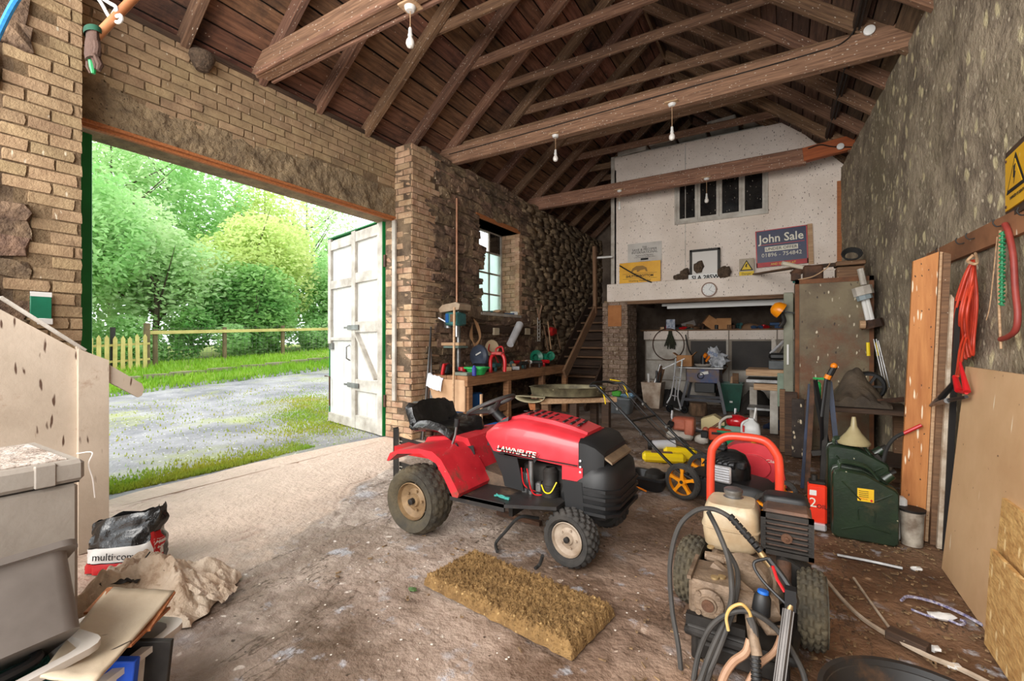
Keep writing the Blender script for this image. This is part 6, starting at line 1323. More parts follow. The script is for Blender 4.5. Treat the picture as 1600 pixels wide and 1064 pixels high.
one(MB().lathe([(.001, .045), (.245, .045)], n=40), 'muddy_water', M('brown puddle', (82, 56, 36), (62, 44, 30), .25), 'brown muddy layer in the round black basin', 'mud', loc=(.38, 1.83, 0))
one(MB().box((0, 0, .02), (.14, .06, .04), ch=.004), 'small_offcut', DARKW, 'small dark wood offcut beside the black basin rim', 'offcut', loc=G(1418, 1008), rot=(0, 0, -.5))
one(MB().ball((0, 0, .006), .02, 8, (1.5, 1, .4), .9), 'green_leaf', M('green leaf', (70, 96, 50)), 'small green leaf cluster on the floor left of the mat', 'leaf', loc=G(645, 922))

# ================================================================ left workbench
BT = M('worn bench timber', (176, 128, 88), (136, 94, 62), .75, sc=3, st=(1.2, 1.2, 16), bump=.3, bsc=16, dirt=((92, 66, 48), 3, .52, .72))
wb = thing('workbench', 'long cluttered timber workbench along the left rubble wall', 'workbench', (-3.75, 6.1, 0))
def wbp(a, b, nm, mat, ch=.005): m = MB(); m.T = Matrix.Translation((3.75, -6.1, 0)); m.bb(a, b, ch=ch); return m.o(nm, mat, wb, False)
for k in range(4): wbp((-4.08+k*.165, 4.62, .80), (-4.08+(k+1)*.165-.004, 7.7, .85), 'top_plank', BT)
wbp((-4.08, 4.60, .40), (-3.44, 4.63, .80), 'end_panel', M('pale bench panel', (206, 168, 132), (180, 140, 104), .7, sc=3)); wbp((-3.46, 4.60, .72), (-3.40, 7.7, .85), 'front_rail', BT); wbp((-4.0, 4.7, .28), (-3.46, 7.6, .31), 'lower_shelf', DARKW)
for y in (4.64, 5.6, 6.7, 7.62): wbp((-3.50, y, 0), (-3.41, y+.09, .80), 'leg', BT)
for y in (4.64, 7.62): wbp((-4.06, y, 0), (-3.98, y+.08, .80), 'leg', BT)
wbp((-3.46, 4.70, .30), (-3.42, 5.6, .40), 'lower_rail', BT); wbp((-3.46, 5.7, .30), (-3.42, 7.6, .36), 'lower_rail', DARKW)
ZB = .852
def onb(name, lab, cat, u, y, mb, mat, rot=(0, 0, 0), z=ZB, dx=0, x=None):
    a, b = _r(u); xx = a/b*y if x is None else x
    return one(mb, name, mat, lab, cat, loc=(max(-4.05, xx+dx), y, z), rot=rot)
def atu(u, y): a, b = _r(u); return a/b*y
dp = thing('pillar_drill', 'old pillar drill with beige belt cover at the near end of the workbench', 'drill', (atu(712, 4.95), 4.95, ZB))
MB().box((0, 0, .02), (.30, .22, .04), ch=.01).o('base', DKM, dp); MB().cyl((0, .06, 0), (0, .06, .85), .03).o('column', STEEL, dp); MB().box((0, 0, .36), (.26, .22, .03), ch=.005).o('work_table', M('teal grey', (120, 148, 140), (96, 110, 104), .5), dp); MB().box((-.02, -.02, .40), (.30, .16, .04)).o('wood_rest', PALE, dp, False)
MB().box((.0, .0, .74), (.20, .24, .18), ch=.02).o('head', M('teal head', (64, 124, 124), (50, 92, 92), .5), dp); MB().prism([(-.17, .83), (.15, .86), (.17, .93), (.10, .96), (-.13, .93), (-.19, .88)], -.13, .13).o('belt_cover', M('beige cover', (186, 166, 142), (156, 134, 112), .5), dp)
MB().box((.05, -.125, .75), (.09, .006, .10)).o('brown_label', MIDW, dp); MB().box((-.05, -.125, .75), (.05, .006, .12)).o('blue_label', BLU, dp); MB().cyl((-.13, 0, .62), (-.13, 0, .80), .06).o('motor', STEEL, dp); MB().cyl((.03, -.02, .50), (.03, -.02, .66), .018).o('chuck', CHROME, dp); MB().tube([(-.12, -.06, .70), (-.22, -.1, .76)], .012).o('feed_lever', CHROME, dp)
x_ = -4.11; one(MB().tube([(x_, 5.3, 1.86), (x_, 5.3, 3.38)], .016, 10), 'copper_pipe', M('pale copper', (186, 138, 108), (160, 110, 82), .4, .3), 'long vertical copper pipe on the wall above the pillar drill', 'pipe')
p = PY(710, 480, 4.52); one(MB().tube([p, (p.x+.0, 4.50, .42), (p.x, 4.50, .0)], .015, 8), 'broom_handle', PALE, 'pale upright pole standing before the end of the workbench', 'pole')
p = PY(752, 616, 4.3); one(MB().tube([p, (p.x, 4.3, 0)], .017, 8), 'wooden_stake', PALE, 'short pale upright pole seen just left of the steering wheel', 'pole')
random.seed(31)
for k, (u0, v0, u1, mt_) in enumerate(((655, 511, 664, STEEL), (659, 511, 669, DKM), (664, 545, 676, STEEL), (651, 585, 658, STEEL), (661, 520, 671, RUST), (657, 560, 652, DKM), (665, 560, 681, STEEL))):
    a = PY(u0, v0, 4.70); b = PY(u1, 640, 4.55); a.x = max(a.x, -4.08); one(MB().tube([a, (max(b.x, -4.08), 4.5, 0)], .011, 6), 'metal_rod', mt_, ['tall grey rod, leftmost behind the others by the pier', 'tall dark rod just right of the leftmost grey one by the pier', 'grey rod starting mid-height and leaning right by the pier', 'short grey pipe end, lowest left of the rods by the pier', 'rust-coloured rod among the rods by the pier', 'dark rod leaning left among the rods by the pier', 'grey rod nearest the workbench end panel'][k], 'rod', 'rods leaning by the brick pier')
m = MB()
for k in range(6): m.tube(spline([(0, 0, 0), (.04+k*.01, 0, -.1), (.10+k*.012, -.01*k, -.28), (.02, 0, -.36-.01*k), (-.07+k*.01, 0, -.25), (-.02, 0, -.08)]), .004, 5)
one(m, 'wire_coil', M('brown flex', (150, 112, 78)), 'hanks of brown flex hanging beside the pillar drill', 'wire', loc=(atu(740, 5.4), 5.4, 1.62))
onb('paper_sheet', 'crumpled white paper hanging over the near end of the workbench', 'paper', 683, 4.62, MB().grid(lambda u, v: ((u-.5)*.25, -.02-.06*v, .02-.17*v*v-.06*u+.02*noise.noise(V((u*5, v*5, 0)))), 10, 8), M('bluish paper', (214, 218, 226), rough=.8))
onb('tool_case', 'small grey and black case with a red band on the workbench', 'case', 697, 4.72, MB().box((0, 0, .07), (.11, .16, .14), ch=.03), BLK, rot=(0, .2, .3)); onb('red_case_band', 'red strap around the small case on the workbench', 'strap', 694, 4.68, MB().box((0, 0, .075), (.035, .19, .15), ch=.01), REDP, rot=(0, .2, .3), dx=-.0)
onb('red_tin', 'red tin of string beside the green tray', 'tin', 722, 4.95, MB().lathe([(.05, 0), (.055, .08), (.05, .09)], n=16, caps=True), REDP); onb('green_tray', 'bright green plastic tray on the workbench', 'tray', 745, 4.9, tub(MB(), .26, .20, .10, lip=.02), M('bright green plastic', (44, 170, 84)))
onb('spray_can', 'small blue spray can before the green tray', 'can', 741, 4.72, MB().lathe([(.028, 0), (.03, .1), (.018, .115), (.014, .13)], n=14, caps=True), M('blue can', (44, 56, 140))); onb('saw_blade_box', 'flat grey box lying before the red tin', 'box', 724, 4.7, MB().box((0, 0, .02), (.20, .12, .04), ch=.005), M('grey green box', (120, 126, 112)))
g = thing('chop_saw', 'grey-blue rounded chop saw behind the green tray', 'saw', (atu(748, 5.4), 5.4, ZB)); MB().lathe([(.001, -.05), (.14, -.045), (.17, -.01), (.17, .03), (.10, .05), (.001, .05)], c=(0, 0, .22), axis=(.2, 1, 0), n=24).o('guard', M('blue grey plastic', (76, 84, 100), (58, 64, 78), .4), g); MB().box((.06, 0, .06), (.22, .2, .12), ch=.02).o('body', BLK, g); MB().bar((.0, -.07, .24), (.09, -.08, .28), .01, .02).o('white_label', WHP, g)
g = thing('red_clamp_stand', 'red arched metal clamp stand on the workbench front', 'stand', (atu(778, 5.3), 5.3, ZB)); MB().tube(spline([(-.12, 0, .0), (-.12, 0, .18), (-.06, 0, .26), (.06, 0, .26), (.11, 0, .18), (.11, 0, .02)]), .025, 8).o('arch', REDP, g); MB().box((0, 0, .27), (.17, .10, .04), ch=.01).o('top_plate', M('dusty red', (196, 110, 100), (180, 50, 50), .7, sc=14), g); MB().tube(spline([(-.10, .1, .26), (-.09, .1, .33), (0, .1, .36), (.03, .1, .28)]), .012).o('loop', REDP, g)
onb('sanding_disc', 'beige round sanding disc standing behind the chop saw', 'disc', 764, 6.0, MB().lathe([(.12, 0), (.13, .01), (.001, .02)], axis=(0, -1, 0), n=24), M('beige disc', (196, 172, 138)), z=1.18, x=-3.95)
one(MB().tube(spline([(-4.0, 6.0, 1.25), (-3.95, 5.9, 1.15), (-3.85, 5.9, 1.08), (-3.8, 5.95, .95)]), .01), 'red_lead', REDP, 'red lead curling before the beige disc', 'lead')
FUN = M('white paper roll', (222, 220, 222), (196, 194, 196), .6)
a, b = PX(812, 507, -3.98), PX(797, 538, -3.9); one(MB().tube([a, b], [.07, .06], 14), 'paper_roll', FUN, 'white paper roll standing tilted behind the workbench', 'roll')
for k, (u, v) in enumerate(((775, 518), (824, 518))): one(MB().bb((-.02, -.08, -.06), (.02, .08, .06), ch=.006), 'socket_box', M('cream socket', (206, 190, 162)), ['cream socket box on the rubble wall under the window', 'cream socket box on the rubble wall right of the paper roll'][k], 'socket', loc=PX(u, v, -4.08))
one(MB().bb((-.03, -1.0, -.06), (.01, 1.0, .06)), 'wall_batten', DARKW, 'dark batten with hooks on the rubble wall below the window', 'batten', loc=tuple(PX(790, 515, -4.1)), smooth=False)
pr_ = thing('perforated_strip', 'pale perforated metal strip hanging on the far rubble wall', 'strip', tuple(PX(842, 515, -4.09)))
for k in range(7): MB().box((0, 0, .21-k*.07), (.01, .11, .03)).o('rung', WHTD, pr_, False)
for s in (-.05, .05): MB().box((0, s, 0), (.01, .015, .46)).o('side', WHTD, pr_, False)
m = MB(); m.tube(spline([PX(838, 474, -4.05), PX(846, 476, -4.05), PX(844, 488, -4.05), PX(842, 500, -4.05)]), .015, 8).tube([PX(839, 482, -4.05), PX(842, 496, -4.05)], .012); one(m, 'spade_grip', M('worn pinkish handle', (150, 116, 92)), 'worn D-shaped spade grip above the perforated strip', 'spade')
for k, (a, b) in enumerate((((856, 503), (861, 546)), ((864, 495), (876, 545)), ((850, 510), (857, 548)))): p, q_ = PX(*a, -4.06), PX(*b, -3.9); one(MB().tube([p, q_], .012, 6), 'tool_shaft', PALE if k == 0 else MIDW, ['pale thin tool shaft leaning at the far end of the bench', 'brown tool shaft leaning rightmost at the far end of the bench', 'brown tool shaft leaning left of the pale one'][k], 'tool')
one(MB().box((0, 0, 0), (.10, .28, .18), ch=.04), 'red_bag', M('red shiny bag', (206, 44, 40), (150, 30, 30), .35, sc=12), 'red bag hanging among tool shafts on the far rubble wall', 'bag', loc=tuple(PX(863, 518, -4.0)))
g = thing('green_grinder', 'dark green bench grinder at the far end of the workbench', 'grinder', (-3.70, 7.25, ZB)); GG = M('green enamel', (30, 122, 92), (20, 92, 70), .4)
MB().lathe([(.001, 0), (.10, 0), (.13, .03), (.13, .06), (.06, .09)], c=(-.06, -.06, .15), axis=(0, -1, 0), n=20).o('wheel_guard', GG, g); MB().cyl((-.05, .05, .15), (.16, -.03, .15), .07).o('motor', GG, g); MB().box((0, 0, .03), (.2, .14, .06)).o('base', DKM, g); MB().lathe([(.001, 0), (.07, 0), (.08, .04), (.05, .06)], c=(.2, -.04, .18), axis=(0, -1, 0), n=16).o('wheel_guard', GG, g)
random.seed(55)
JM = [DKM, STEEL, MIDW, BLK, REDP, PALE, RUST, WHP, M('dark teal', (40, 84, 84)), M('faded blue', (66, 92, 130))]
kinds = [('hand_tool', 'tool', lambda: MB().tube([(-.09, 0, .015), (.02, .01, .015), (.1, .0, .012)], [.014, .010, .018], 7)), ('small_tin', 'tin', lambda: MB().lathe([(.035, 0), (.036, .08), (.03, .085)], n=12, caps=True)), ('small_box', 'box', lambda: MB().box((0, 0, .03), (.12, .08, .06), ch=.006)), ('power_drill', 'tool', lambda: MB().cyl((-.08, 0, .09), (.08, 0, .09), .03).box((-.03, 0, .04), (.04, .04, .09), ch=.01)), ('rag_heap', 'rag', lambda: MB().ball((0, 0, .03), .06, 10, (1.3, 1, .5), .8))]
def jn(mt_): return {DKM: 'dark metal', STEEL: 'grey steel', MIDW: 'brown', BLK: 'black', REDP: 'red', PALE: 'tan', RUST: 'rusty', WHP: 'white'}.get(mt_, 'blue' if mt_ is JM[9] else 'teal')
cnt = {}; JP = [(-3.70, 7.25), (atu(764, 6.0), 6.0), (atu(778, 5.3), 5.3), (atu(1103, 10.2), 10.2), (atu(1131, 10.2), 10.2), (atu(1172, 10.3), 10.3), (atu(1048, 10.1), 10.1)]
def junk(n, xf, yf, z, where, grp):
    for i in range(n):
        kn_, cat, fn_ = random.choice(kinds); mt_ = random.choice(JM)
        for _ in range(60):
            x, y = xf(), yf()
            if all((x-a)**2+(y-b)**2 > .135**2 for a, b in JP): break
        else: continue
        JP.append((x, y))
        o = one(fn_(), kn_, mt_, 'x', cat, grp, loc=(x, y, z), rot=(0, 0, rnd(0, 6.28))); lb = f"{jn(mt_)} {kn_.replace('_', ' ')} lying {where}"; cnt.setdefault(lb, []).append(o); o['label'] = lb
junk(30, lambda: rnd(-3.95, -3.48), lambda: rnd(5.5, 7.1), ZB, 'among clutter on the left workbench', 'clutter on the left workbench')
junk(8, lambda: rnd(-3.9, -3.55), lambda: rnd(4.9, 7.4), .31, 'on the lower shelf of the left workbench', 'clutter under the left workbench')
onb('blue_crate', 'bright blue plastic crate on the workbench lower shelf', 'crate', 748, 4.95, MB().box((0, 0, .14), (.30, .34, .28), ch=.01), BLU, z=.312, x=-3.68)
one(MB().box((0, 0, .15), (.26, .30, .30), ch=.01), 'blue_crate', BLU, 'blue plastic box on the floor seen behind the steering wheel', 'crate', loc=(atu(768, 4.6)+.12, 4.55, 0))
junk(5, lambda: -4.2, lambda: rnd(6.2, 7.1), ZS+.002, 'on the window sill', 'odds on the window sill')
# ================================================================ low timber table with mower deck on it
tb = thing('low_timber_table', 'rough low timber trestle carrying an upturned mower deck', 'table', (-2.2, 5.2, 0))
A_, B_ = V((-2.62, 4.95, 0)), V((-1.92, 5.6, 0)); du = (B_-A_).normalized(); dn = V((-du.y, du.x, 0))
def tbo(m, nm, mat): o = m.o(nm, mat, tb, False); o.location = -V(tb.location); return o
for k, off in enumerate((.0, .20, .38)): tbo(MB().bar(A_+dn*(off-.2)+V((0, 0, .58)), B_+dn*(off-.2)+V((0, 0, .58)), .12, .06, ch=.004), 'top_rail', (PALE, MIDW, MIDW)[k])
tbo(MB().bar(A_-dn*.24+V((0, 0, .52))-du*.1, A_+dn*.25+V((0, 0, .52))-du*.0, .06, .07), 'cross_rail', WOODO)
for (q_, off) in ((.08, -.2), (.08, .18), (.88, -.2), (.88, .18), (.45, -.2)):
    c = A_.lerp(B_, q_)+dn*off; tbo(MB().bb((c.x-.045, c.y-.045, 0), (c.x+.045, c.y+.045, .55), ch=.005), 'leg', DARKW if q_ > .3 else MIDW)
tbo(MB().bar(B_+V((-.1, -.2, .02)), B_+V((.22, .05, .02)), .08, .04), 'foot', DARKW)
dk = thing('mower_deck', 'rusty olive mower cutting deck lying upturned on the low timber table', 'mower deck', (-2.28, 5.15, .615)); dk.scale = (1, 1, .72)
OL = M('olive scraped steel', (128, 120, 92), (70, 62, 46), .6, .3, sc=6, speck=((190, 180, 150), 14, .12)); OLD = M('dirty olive underside', (66, 60, 46), (44, 38, 30), .8, sc=6)
m = MB(); n_ = 40; rr0 = []
for (s, z) in ((.80, .02), (.96, .03), (1.0, .15), (1.04, .165), (1.0, .172), (.95, .16), (.90, .05), (.3, .04)): rr0.append([(math.cos(6.283*i/n_)*.46*s, math.sin(6.283*i/n_)*.28*s, z) for i in range(n_)])
m.loft(rr0); o = m.o('shell', OL, dk); o.rotation_euler = (0, 0, R(28)); MB().ball((.0, .0, .07), .09, 12, (1, 1, .5)).o('spindle', OLD, dk)
m = MB(); m.grid(lambda u, v: (-.22-.20*u+.0, -.36-.02*u+.28*(v-.5)*.0-.10*math.sin(v*3.14)*.2, .12-.17*v+.02*math.sin(u*6)), 8, 8); 
m = MB().loft([[(-.30+.24*math.cos(a)*k, -.30-.14*k2, .03+.12*math.sin(a)*k) for a in [math.pi*i/10+math.pi for i in range(11)]] for (k, k2) in ((.55, 0), (.75, .5), (.85, 1.0))], caps=False); o = m.o('discharge_chute', M('cream grey chute', (176, 166, 134), (140, 130, 102), .6), dk); sm = o.modifiers.new('t', 'SOLIDIFY'); sm.thickness = .008
# ================================================================ floor things in the middle distance
yt = thing('yellow_power_tool', 'bright yellow plastic tool body with grey barrel on the floor by the push mower handle', 'tool', (-1.05, 5.1, 0), R(18))
MB().box((-.08, -.06, .05), (.44, .14, .10), ch=.03).o('tray', YEL, yt, False); MB().box((.10, .06, .07), (.34, .14, .14), ch=.03).o('body', YEL, yt, False); MB().cyl((-.20, .10, .14), (.06, .10, .16), .05).o('grey_barrel', M('pale grey plastic', (186, 186, 190)), yt); MB().cyl((-.23, .10, .14), (-.19, .10, .14), .055).o('black_end', BLK, yt); MB().box((-.10, -.06, .102), (.22, .07, .01), ch=.003).o('recess', MIDW, yt); MB().tube(spline([(.0, .1, .2), (.1, .08, .24), (.2, .06, .15)]), .01).o('black_trigger', BLK, yt)
bc = thing('engine_cover', 'black plastic mower engine cover with orange edge lying upturned on the floor', 'cover', (-1.02, 4.05, 0), R(-10))
tub(MB(), .34, .24, .13, flare=.05).o('shell', flat('satin black plastic', (30, 31, 33), .35), bc); MB().lathe([(.09, .08), (.08, .14), (.04, .17), (.001, .175)], c=(.04, .03, 0), n=20).o('grille_dome', DKM, bc); MB().tube(spline([(-.13, -.112, .005), (-.05, -.125, .03), (.03, -.112, .008)]), .008, 6).o('orange_edge', ORG, bc)
sb = thing('brush_cutter', 'brush cutter with faded terracotta engine, white tank and chrome bull-horn handle', 'brush cutter', (-1.15, 6.35, 0)); TC = M('faded terracotta plastic', (196, 112, 84), (168, 88, 64), .5, sc=6)
MB().box((.0, 0, .20), (.26, .18, .17), ch=.03).box((.09, -.02, .17), (.12, .2, .22), ch=.02).o('engine_cover', TC, sb); MB().box((-.03, -.02, .05), (.34, .2, .10), ch=.03).o('white_tank', WHTD, sb); MB().cyl((-.12, -.1, .18), (-.16, -.12, .20), .05).o('black_cap', BLK, sb)
MB().tube(spline([(-.22, .4, .30), (-.20, .35, .18), (-.02, .25, .17), (.20, .15, .10), (.38, .12, .07), (.50, .2, .09), (.58, .3, .22), (.60, .34, .40)]), .016, 8).o('bull_handle', CHROME, sb); MB().tube([(.36, .12, .08), (.52, -.12, .04)], .016).o('bracket', STEEL, sb); MB().tube([(.57, .3, .2), (.60, .34, .34)], .026, 8).o('grip', BLK, sb); MB().tube([(.1, .02, .12), (.6, .12, .06), (1.0, .2, .05)], .017).o('shaft', BLK, sb); MB().ball((.26, .13, .12), .04).o('terracotta_knob', TC, sb)
cs = thing('chainsaw', 'orange red chainsaw body with clear tank lying on the floor left of the green crate', 'chainsaw', (-.72, 6.15, 0), R(10)); OR2 = M('orange red plastic', (220, 74, 36), (196, 58, 28), .45)
MB().box((.04, 0, .14), (.26, .14, .15), ch=.02).o('body', OR2, cs); MB().box((.04, -.072, .16), (.2, .006, .03)).o('slot', BLK, cs); MB().box((.02, 0, .04), (.2, .14, .08), ch=.02).o('motor', DKM, cs); MB().ball((-.17, 0, .06), .085, 12, (1, .8, .7), .2).o('clear_tank', WHTD, cs); MB().box((-.14, -.02, .13), (.08, .08, .09), ch=.01).o('air_filter', BLK, cs); MB().ball((.06, -.08, .04), .04).o('alloy_part', STEEL, cs)
gc = thing('green_crate', 'green plastic trug crate holding red garden machine parts', 'crate', (-.50, 6.25, 0)); tub(MB(), .40, .34, .20, flare=.05).o('tub', M('sea green plastic', (30, 150, 106), (22, 128, 88), .45), gc)
hm = thing('red_hedge_trimmer', 'shiny red domed machine lying in the green crate', 'tool', (-.50, 6.25, .05)); MB().ball((.0, 0, .25), .115, 16, (1.1, .8, .75)).ball((.13, .02, .24), .07, 12).o('dome', M('shiny red plastic', (206, 26, 34), (170, 18, 26), .25, coat=.4), hm); MB().tube(spline([(-.16, -.1, .05), (-.18, -.12, .22), (-.12, -.1, .30), (-.05, -.08, .32)]), .016).o('white_handle', WHTD, hm); MB().box((0, -.10, .16), (.26, .05, .09), ch=.02).o('grey_body', M('sage grey', (120, 150, 136)), hm)
one(MB().tube([(-.92, 6.6, .06), (-.62, 6.5, .30)], .016), 'wood_handle', MIDW, 'wooden tool handle propped behind the chainsaw', 'handle').name = 'broken_shaft'
one(MB().loft([[(x, y_, z) for (y_, z) in ((-.1, 0), (-.1, h), (.1, h), (.1, 0))] for (x, h) in ((-.16, .2), (.0, .26), (.14, .18))]), 'cream_container', M('cream plastic', (214, 196, 146)), 'cream plastic container behind the terracotta brush cutter handle', 'container', loc=(-.84, 6.95, 0), smooth=False)
jg = thing('milk_jug', 'translucent white plastic jug with a white tube in its neck', 'jug', (-.33, 6.02, 0)); jg.scale = (1, 1, 1.12); JW = M('milky jug plastic', (216, 216, 214), (196, 196, 192), .35)
MB().loft([[(math.copysign(abs(math.cos(a))**.5, math.cos(a))*w_/2, math.copysign(abs(math.sin(a))**.5, math.sin(a))*d_/2, z) for a in [6.283*i/24 for i in range(24)]] for (w_, d_, z) in ((.18, .14, 0), (.20, .16, .02), (.20, .16, .22), (.17, .13, .29), (.07, .07, .33), (.06, .06, .35))]).o('bottle', JW, jg); MB().cyl((.03, 0, .34), (.05, 0, .46), .012).o('tube', WHP, jg); MB().box((-.06, -.082, .05), (.06, .003, .08)).o('blue_label', BLU, jg); MB().tube(spline([(-.03, -.03, .33), (-.09, -.05, .29), (-.095, -.05, .20)]), .014).o('handle', JW, jg); MB().box((-.075, -.078, .24), (.02, .004, .07), ch=.002).o('red_mark', REDP, jg)
one(MB().grid(lambda u, v: ((u-.5)*.5, (v-.5)*.4, max(.004, .12*(1-(2*u-1)**2)*(1-(2*v-1)**2)+.05*noise.noise(V((u*5, v*5, 0))))), 20, 20), 'blue_cloth', M('navy cloth', (30, 48, 84), (18, 30, 56), .9, sc=8), 'crumpled navy cloth under the far right bench', 'cloth', loc=(-.02, 7.8, 0))
# ================================================================ back bench, vice etc.
bk = thing('far_workbench', 'pale planked heavy workbench left of the rusty cabinet', 'workbench', (-.2, 7.6, 0))
for k, (z, h, mt_) in enumerate(((.80, .09, PALE), (.70, .05, STEEL), (.60, .09, PALE))): MB().box((-.02, 0, z+h/2), (.50 if k < 2 else .3, .6, h), ch=.005).o('beam', mt_, bk, False)
for (x, y) in ((.08, -.25), (.20, -.25), (-.2, .25)): MB().bb((x-.05, y-.05, 0), (x+.05, y+.05, .60), ch=.005).o('leg', WHTD if x < .1 else MIDW, bk, False)
MB().bb((-.26, -.2, .30), (.1, .2, .33)).o('lower_shelf', STEEL, bk, False); MB().box((.17, -.32, .62), (.10, .03, .46), ch=.004).o('sage_panel', M('sage board', (150, 166, 146), (128, 142, 124), .7), bk, False)
one(MB().box((0, 0, .06), (.26, .18, .12), ch=.006), 'tool_box', M('slate toolbox', (84, 90, 92), (66, 70, 72), .5), 'slate grey metal toolbox on the far pale workbench', 'box', loc=(-.06, 7.55, .892))
g = thing('bench_machine', 'black and orange bench machine on the slate toolbox', 'machine', (-.05, 7.55, 1.013)); MB().box((0, 0, .06), (.28, .14, .10), ch=.03).o('body', BLK, g); MB().cyl((.02, 0, .08), (.10, 0, .24), .04).o('arm', DKM, g); MB().box((.10, -.05, .20), (.10, .05, .06), rot=(0, .5, 0), ch=.01).o('orange_part', ORG, g); MB().tube([(-.12, 0, .1), (.05, -.03, .28)], .02).o('chrome_arm', CHROME, g)
p = PY(1211, 556, 7.5); MB_ = MB().prism([(-.05, -.0), (.04, 0), (.0, .42), (-.05, .44)], -.01, .01); one(MB_, 'metal_wedge', WHTD, 'upright pale tapered plate standing behind the black bench machine', 'plate', loc=(p.x, 7.75, .892), smooth=False)
hl = thing('safety_helmet', 'orange safety helmet with black visor hanging on the narrow locker', 'helmet', tuple(PY(1219, 485, 6.55))); hl.scale = (.82, .82, .82); HO = M('helmet orange', (246, 150, 16), (238, 138, 10), .3)
m = MB(); m.lathe([(.001, .13), (.06, .12), (.10, .08), (.118, .02), (.12, -.02), (.112, -.02)], axis=(-.8, -.15, .55), n=24); m.o('shell', HO, hl); MB().box((.03, -.03, -.015), (.05, .10, .05), rot=(0, .6, 0), ch=.01).o('ear_clip', BLK, hl); MB().bar((.05, -.04, -.02), (.19, -.02, -.05), .03, .02).o('visor_arm', BLK, hl)
MB().tube(spline([(.02, 0, -.05), (.05, -.02, -.16), (.0, 0, -.25)]), .03).o('dark_visor', DKM, hl)
# ================================================================ alcove contents
ts = thing('table_saw', 'blue fronted table saw on black splayed legs in the alcove mouth', 'table saw', (-1.32, 9.1, 0))
MB().box((0, 0, .80), (.80, .56, .03), ch=.005).o('table_top', STEEL, ts, False); MB().box((.05, 0, .66), (.56, .46, .26), ch=.01).o('housing', M('dusty blue housing', (48, 78, 128), (120, 96, 74), .6, sc=5), ts, False); MB().lathe([(.055, 0), (.06, .015), (.045, .02)], c=(.02, -.24, .66), axis=(0, -1, 0), n=18).o('hand_wheel', BLK, ts); MB().box((.08, -.245, .71), (.14, .02, .05), rot=(0, -.2, 0)).o('white_scale', WHP, ts)
for (sx, sy) in ((-1, -1), (1, -1), (-1, 1), (1, 1)): MB().bar((.05+sx*.26, sy*.22, .56), (.05+sx*.38, sy*.30, 0), .05, .02, up=(0, 1, 0)).o('leg', M('slate legs', (66, 66, 74), (50, 50, 56), .5), ts, False)
for sy in (-.27, .27): MB().bar((-.28, sy, .22), (.38, sy, .22), .02, .05).o('brace', M('slate legs', (1, 1, 1)), ts, False)
MB().box((.08, -.1, .44), (.34, .2, .18), ch=.01).o('dust_tray', BLK, ts, False)
cbx = thing('cardboard_box', 'open brown cardboard box on the left of the table saw', 'box', (-1.62, 9.05, .817)); 
for (c, d, r_) in (((0, 0, .10), (.26, .01, .20), 0), ((-.13, .1, .10), (.01, .2, .20), 0), ((.13, .1, .10), (.01, .2, .20), 0), ((0, .2, .10), (.26, .01, .20), 0)): MB().box(c, d).o('side', CARD, cbx, False)
MB().box((-.17, .1, .22), (.10, .2, .008), rot=(0, .6, 0)).o('flap', CARD, cbx, False); MB().box((.17, .1, .23), (.10, .2, .008), rot=(0, -.8, 0)).o('flap', CARD, cbx, False)
g = thing('orange_sander', 'orange and black sander with pale dish on the table saw', 'tool', (-1.28, 9.0, .817)); MB().lathe([(.10, 0), (.14, .03), (.15, .05), (.12, .05)], n=20, caps=True).o('pale_dish', WHTD, g); MB().cyl((0, 0, .05), (.0, 0, .20), .05, .035).o('body', BLK, g); MB().cyl((.02, 0, .18), (.06, -.02, .24), .035).o('orange_cap', ORG, g); MB().tube([(.05, 0, .1), (.12, -.04, .2)], .02).o('red_grip', ORG, g)
PB = M('clear crinkled plastic', (206, 208, 214), (150, 154, 160), .25, sc=14, bump=1, bsc=20)
g = thing('plastic_bag', 'crinkled clear plastic bag with blue lettering slumped on the right of the table saw', 'bag', (-1.02, 9.02, .817)); MB().ball((0, 0, .12), .15, 20, (1, .7, .8), .9).ball((-.08, 0, .24), .10, 16, (1, .8, 1.1), .9).o('bag', PB, g); text('BOSS', 'lettering', .07, (-.08, -.10, .24), (R(80), R(25), 0), BLU, g)
one(MB().bar(PY(1036, 576, 8.7), PY(1070, 560, 8.75), .10, .015), 'metal_offcut', STEEL, 'long grey offcut poking left off the table saw', 'offcut', smooth=False)
stt = thing('sack_truck', 'folding chrome sack truck with small black wheels before the table saw', 'trolley', (-1.68, 8.55, 0))
P_ = lambda u, v, y=8.5: PY(u, v, y)-V(stt.location)
for (a, b, c, d) in (((1056, 560), (1053, 590), (1048, 618), (1042, 630)), ((1066, 562), (1063, 592), (1059, 618), (1064, 640))): MB().tube(spline([P_(*a, 8.7), P_(*b, 8.62), P_(*c, 8.55), P_(*d)]), .014, 8).o('side_rail', CHROME, stt)
for (a, b) in (((1053, 588), (1064, 591)), ((1047, 617), (1060, 620)), ((1057, 592), (1054, 626)), ((1041, 634), (1062, 641))): MB().tube([P_(*a, 8.6), P_(*b, 8.58)], .011, 6).o('cross_bar', CHROME, stt)
for (u, v) in ((1069, 637), (1046, 634)): MB().lathe([(.065, -.02), (.07, 0), (.065, .02), (.02, .02), (.02, -.02)], axis=(.4, 1, 0), n=18).o('wheel', BLK, stt).location = V((PY(u, v, 8.5).x+1.68, -.02, .07))
one(MB().lathe([(.13, 0), (.15, .03), (.145, .20), (.14, .22), (.001, .222)], n=22), 'log_round', M('log bark', (128, 100, 76), (80, 60, 44), .95, sc=14, st=(1, 1, .3), bump=1.2, bsc=30), 'short bark-covered log round standing on the floor below the table saw', 'log', loc=(-1.28, 8.45, 0))
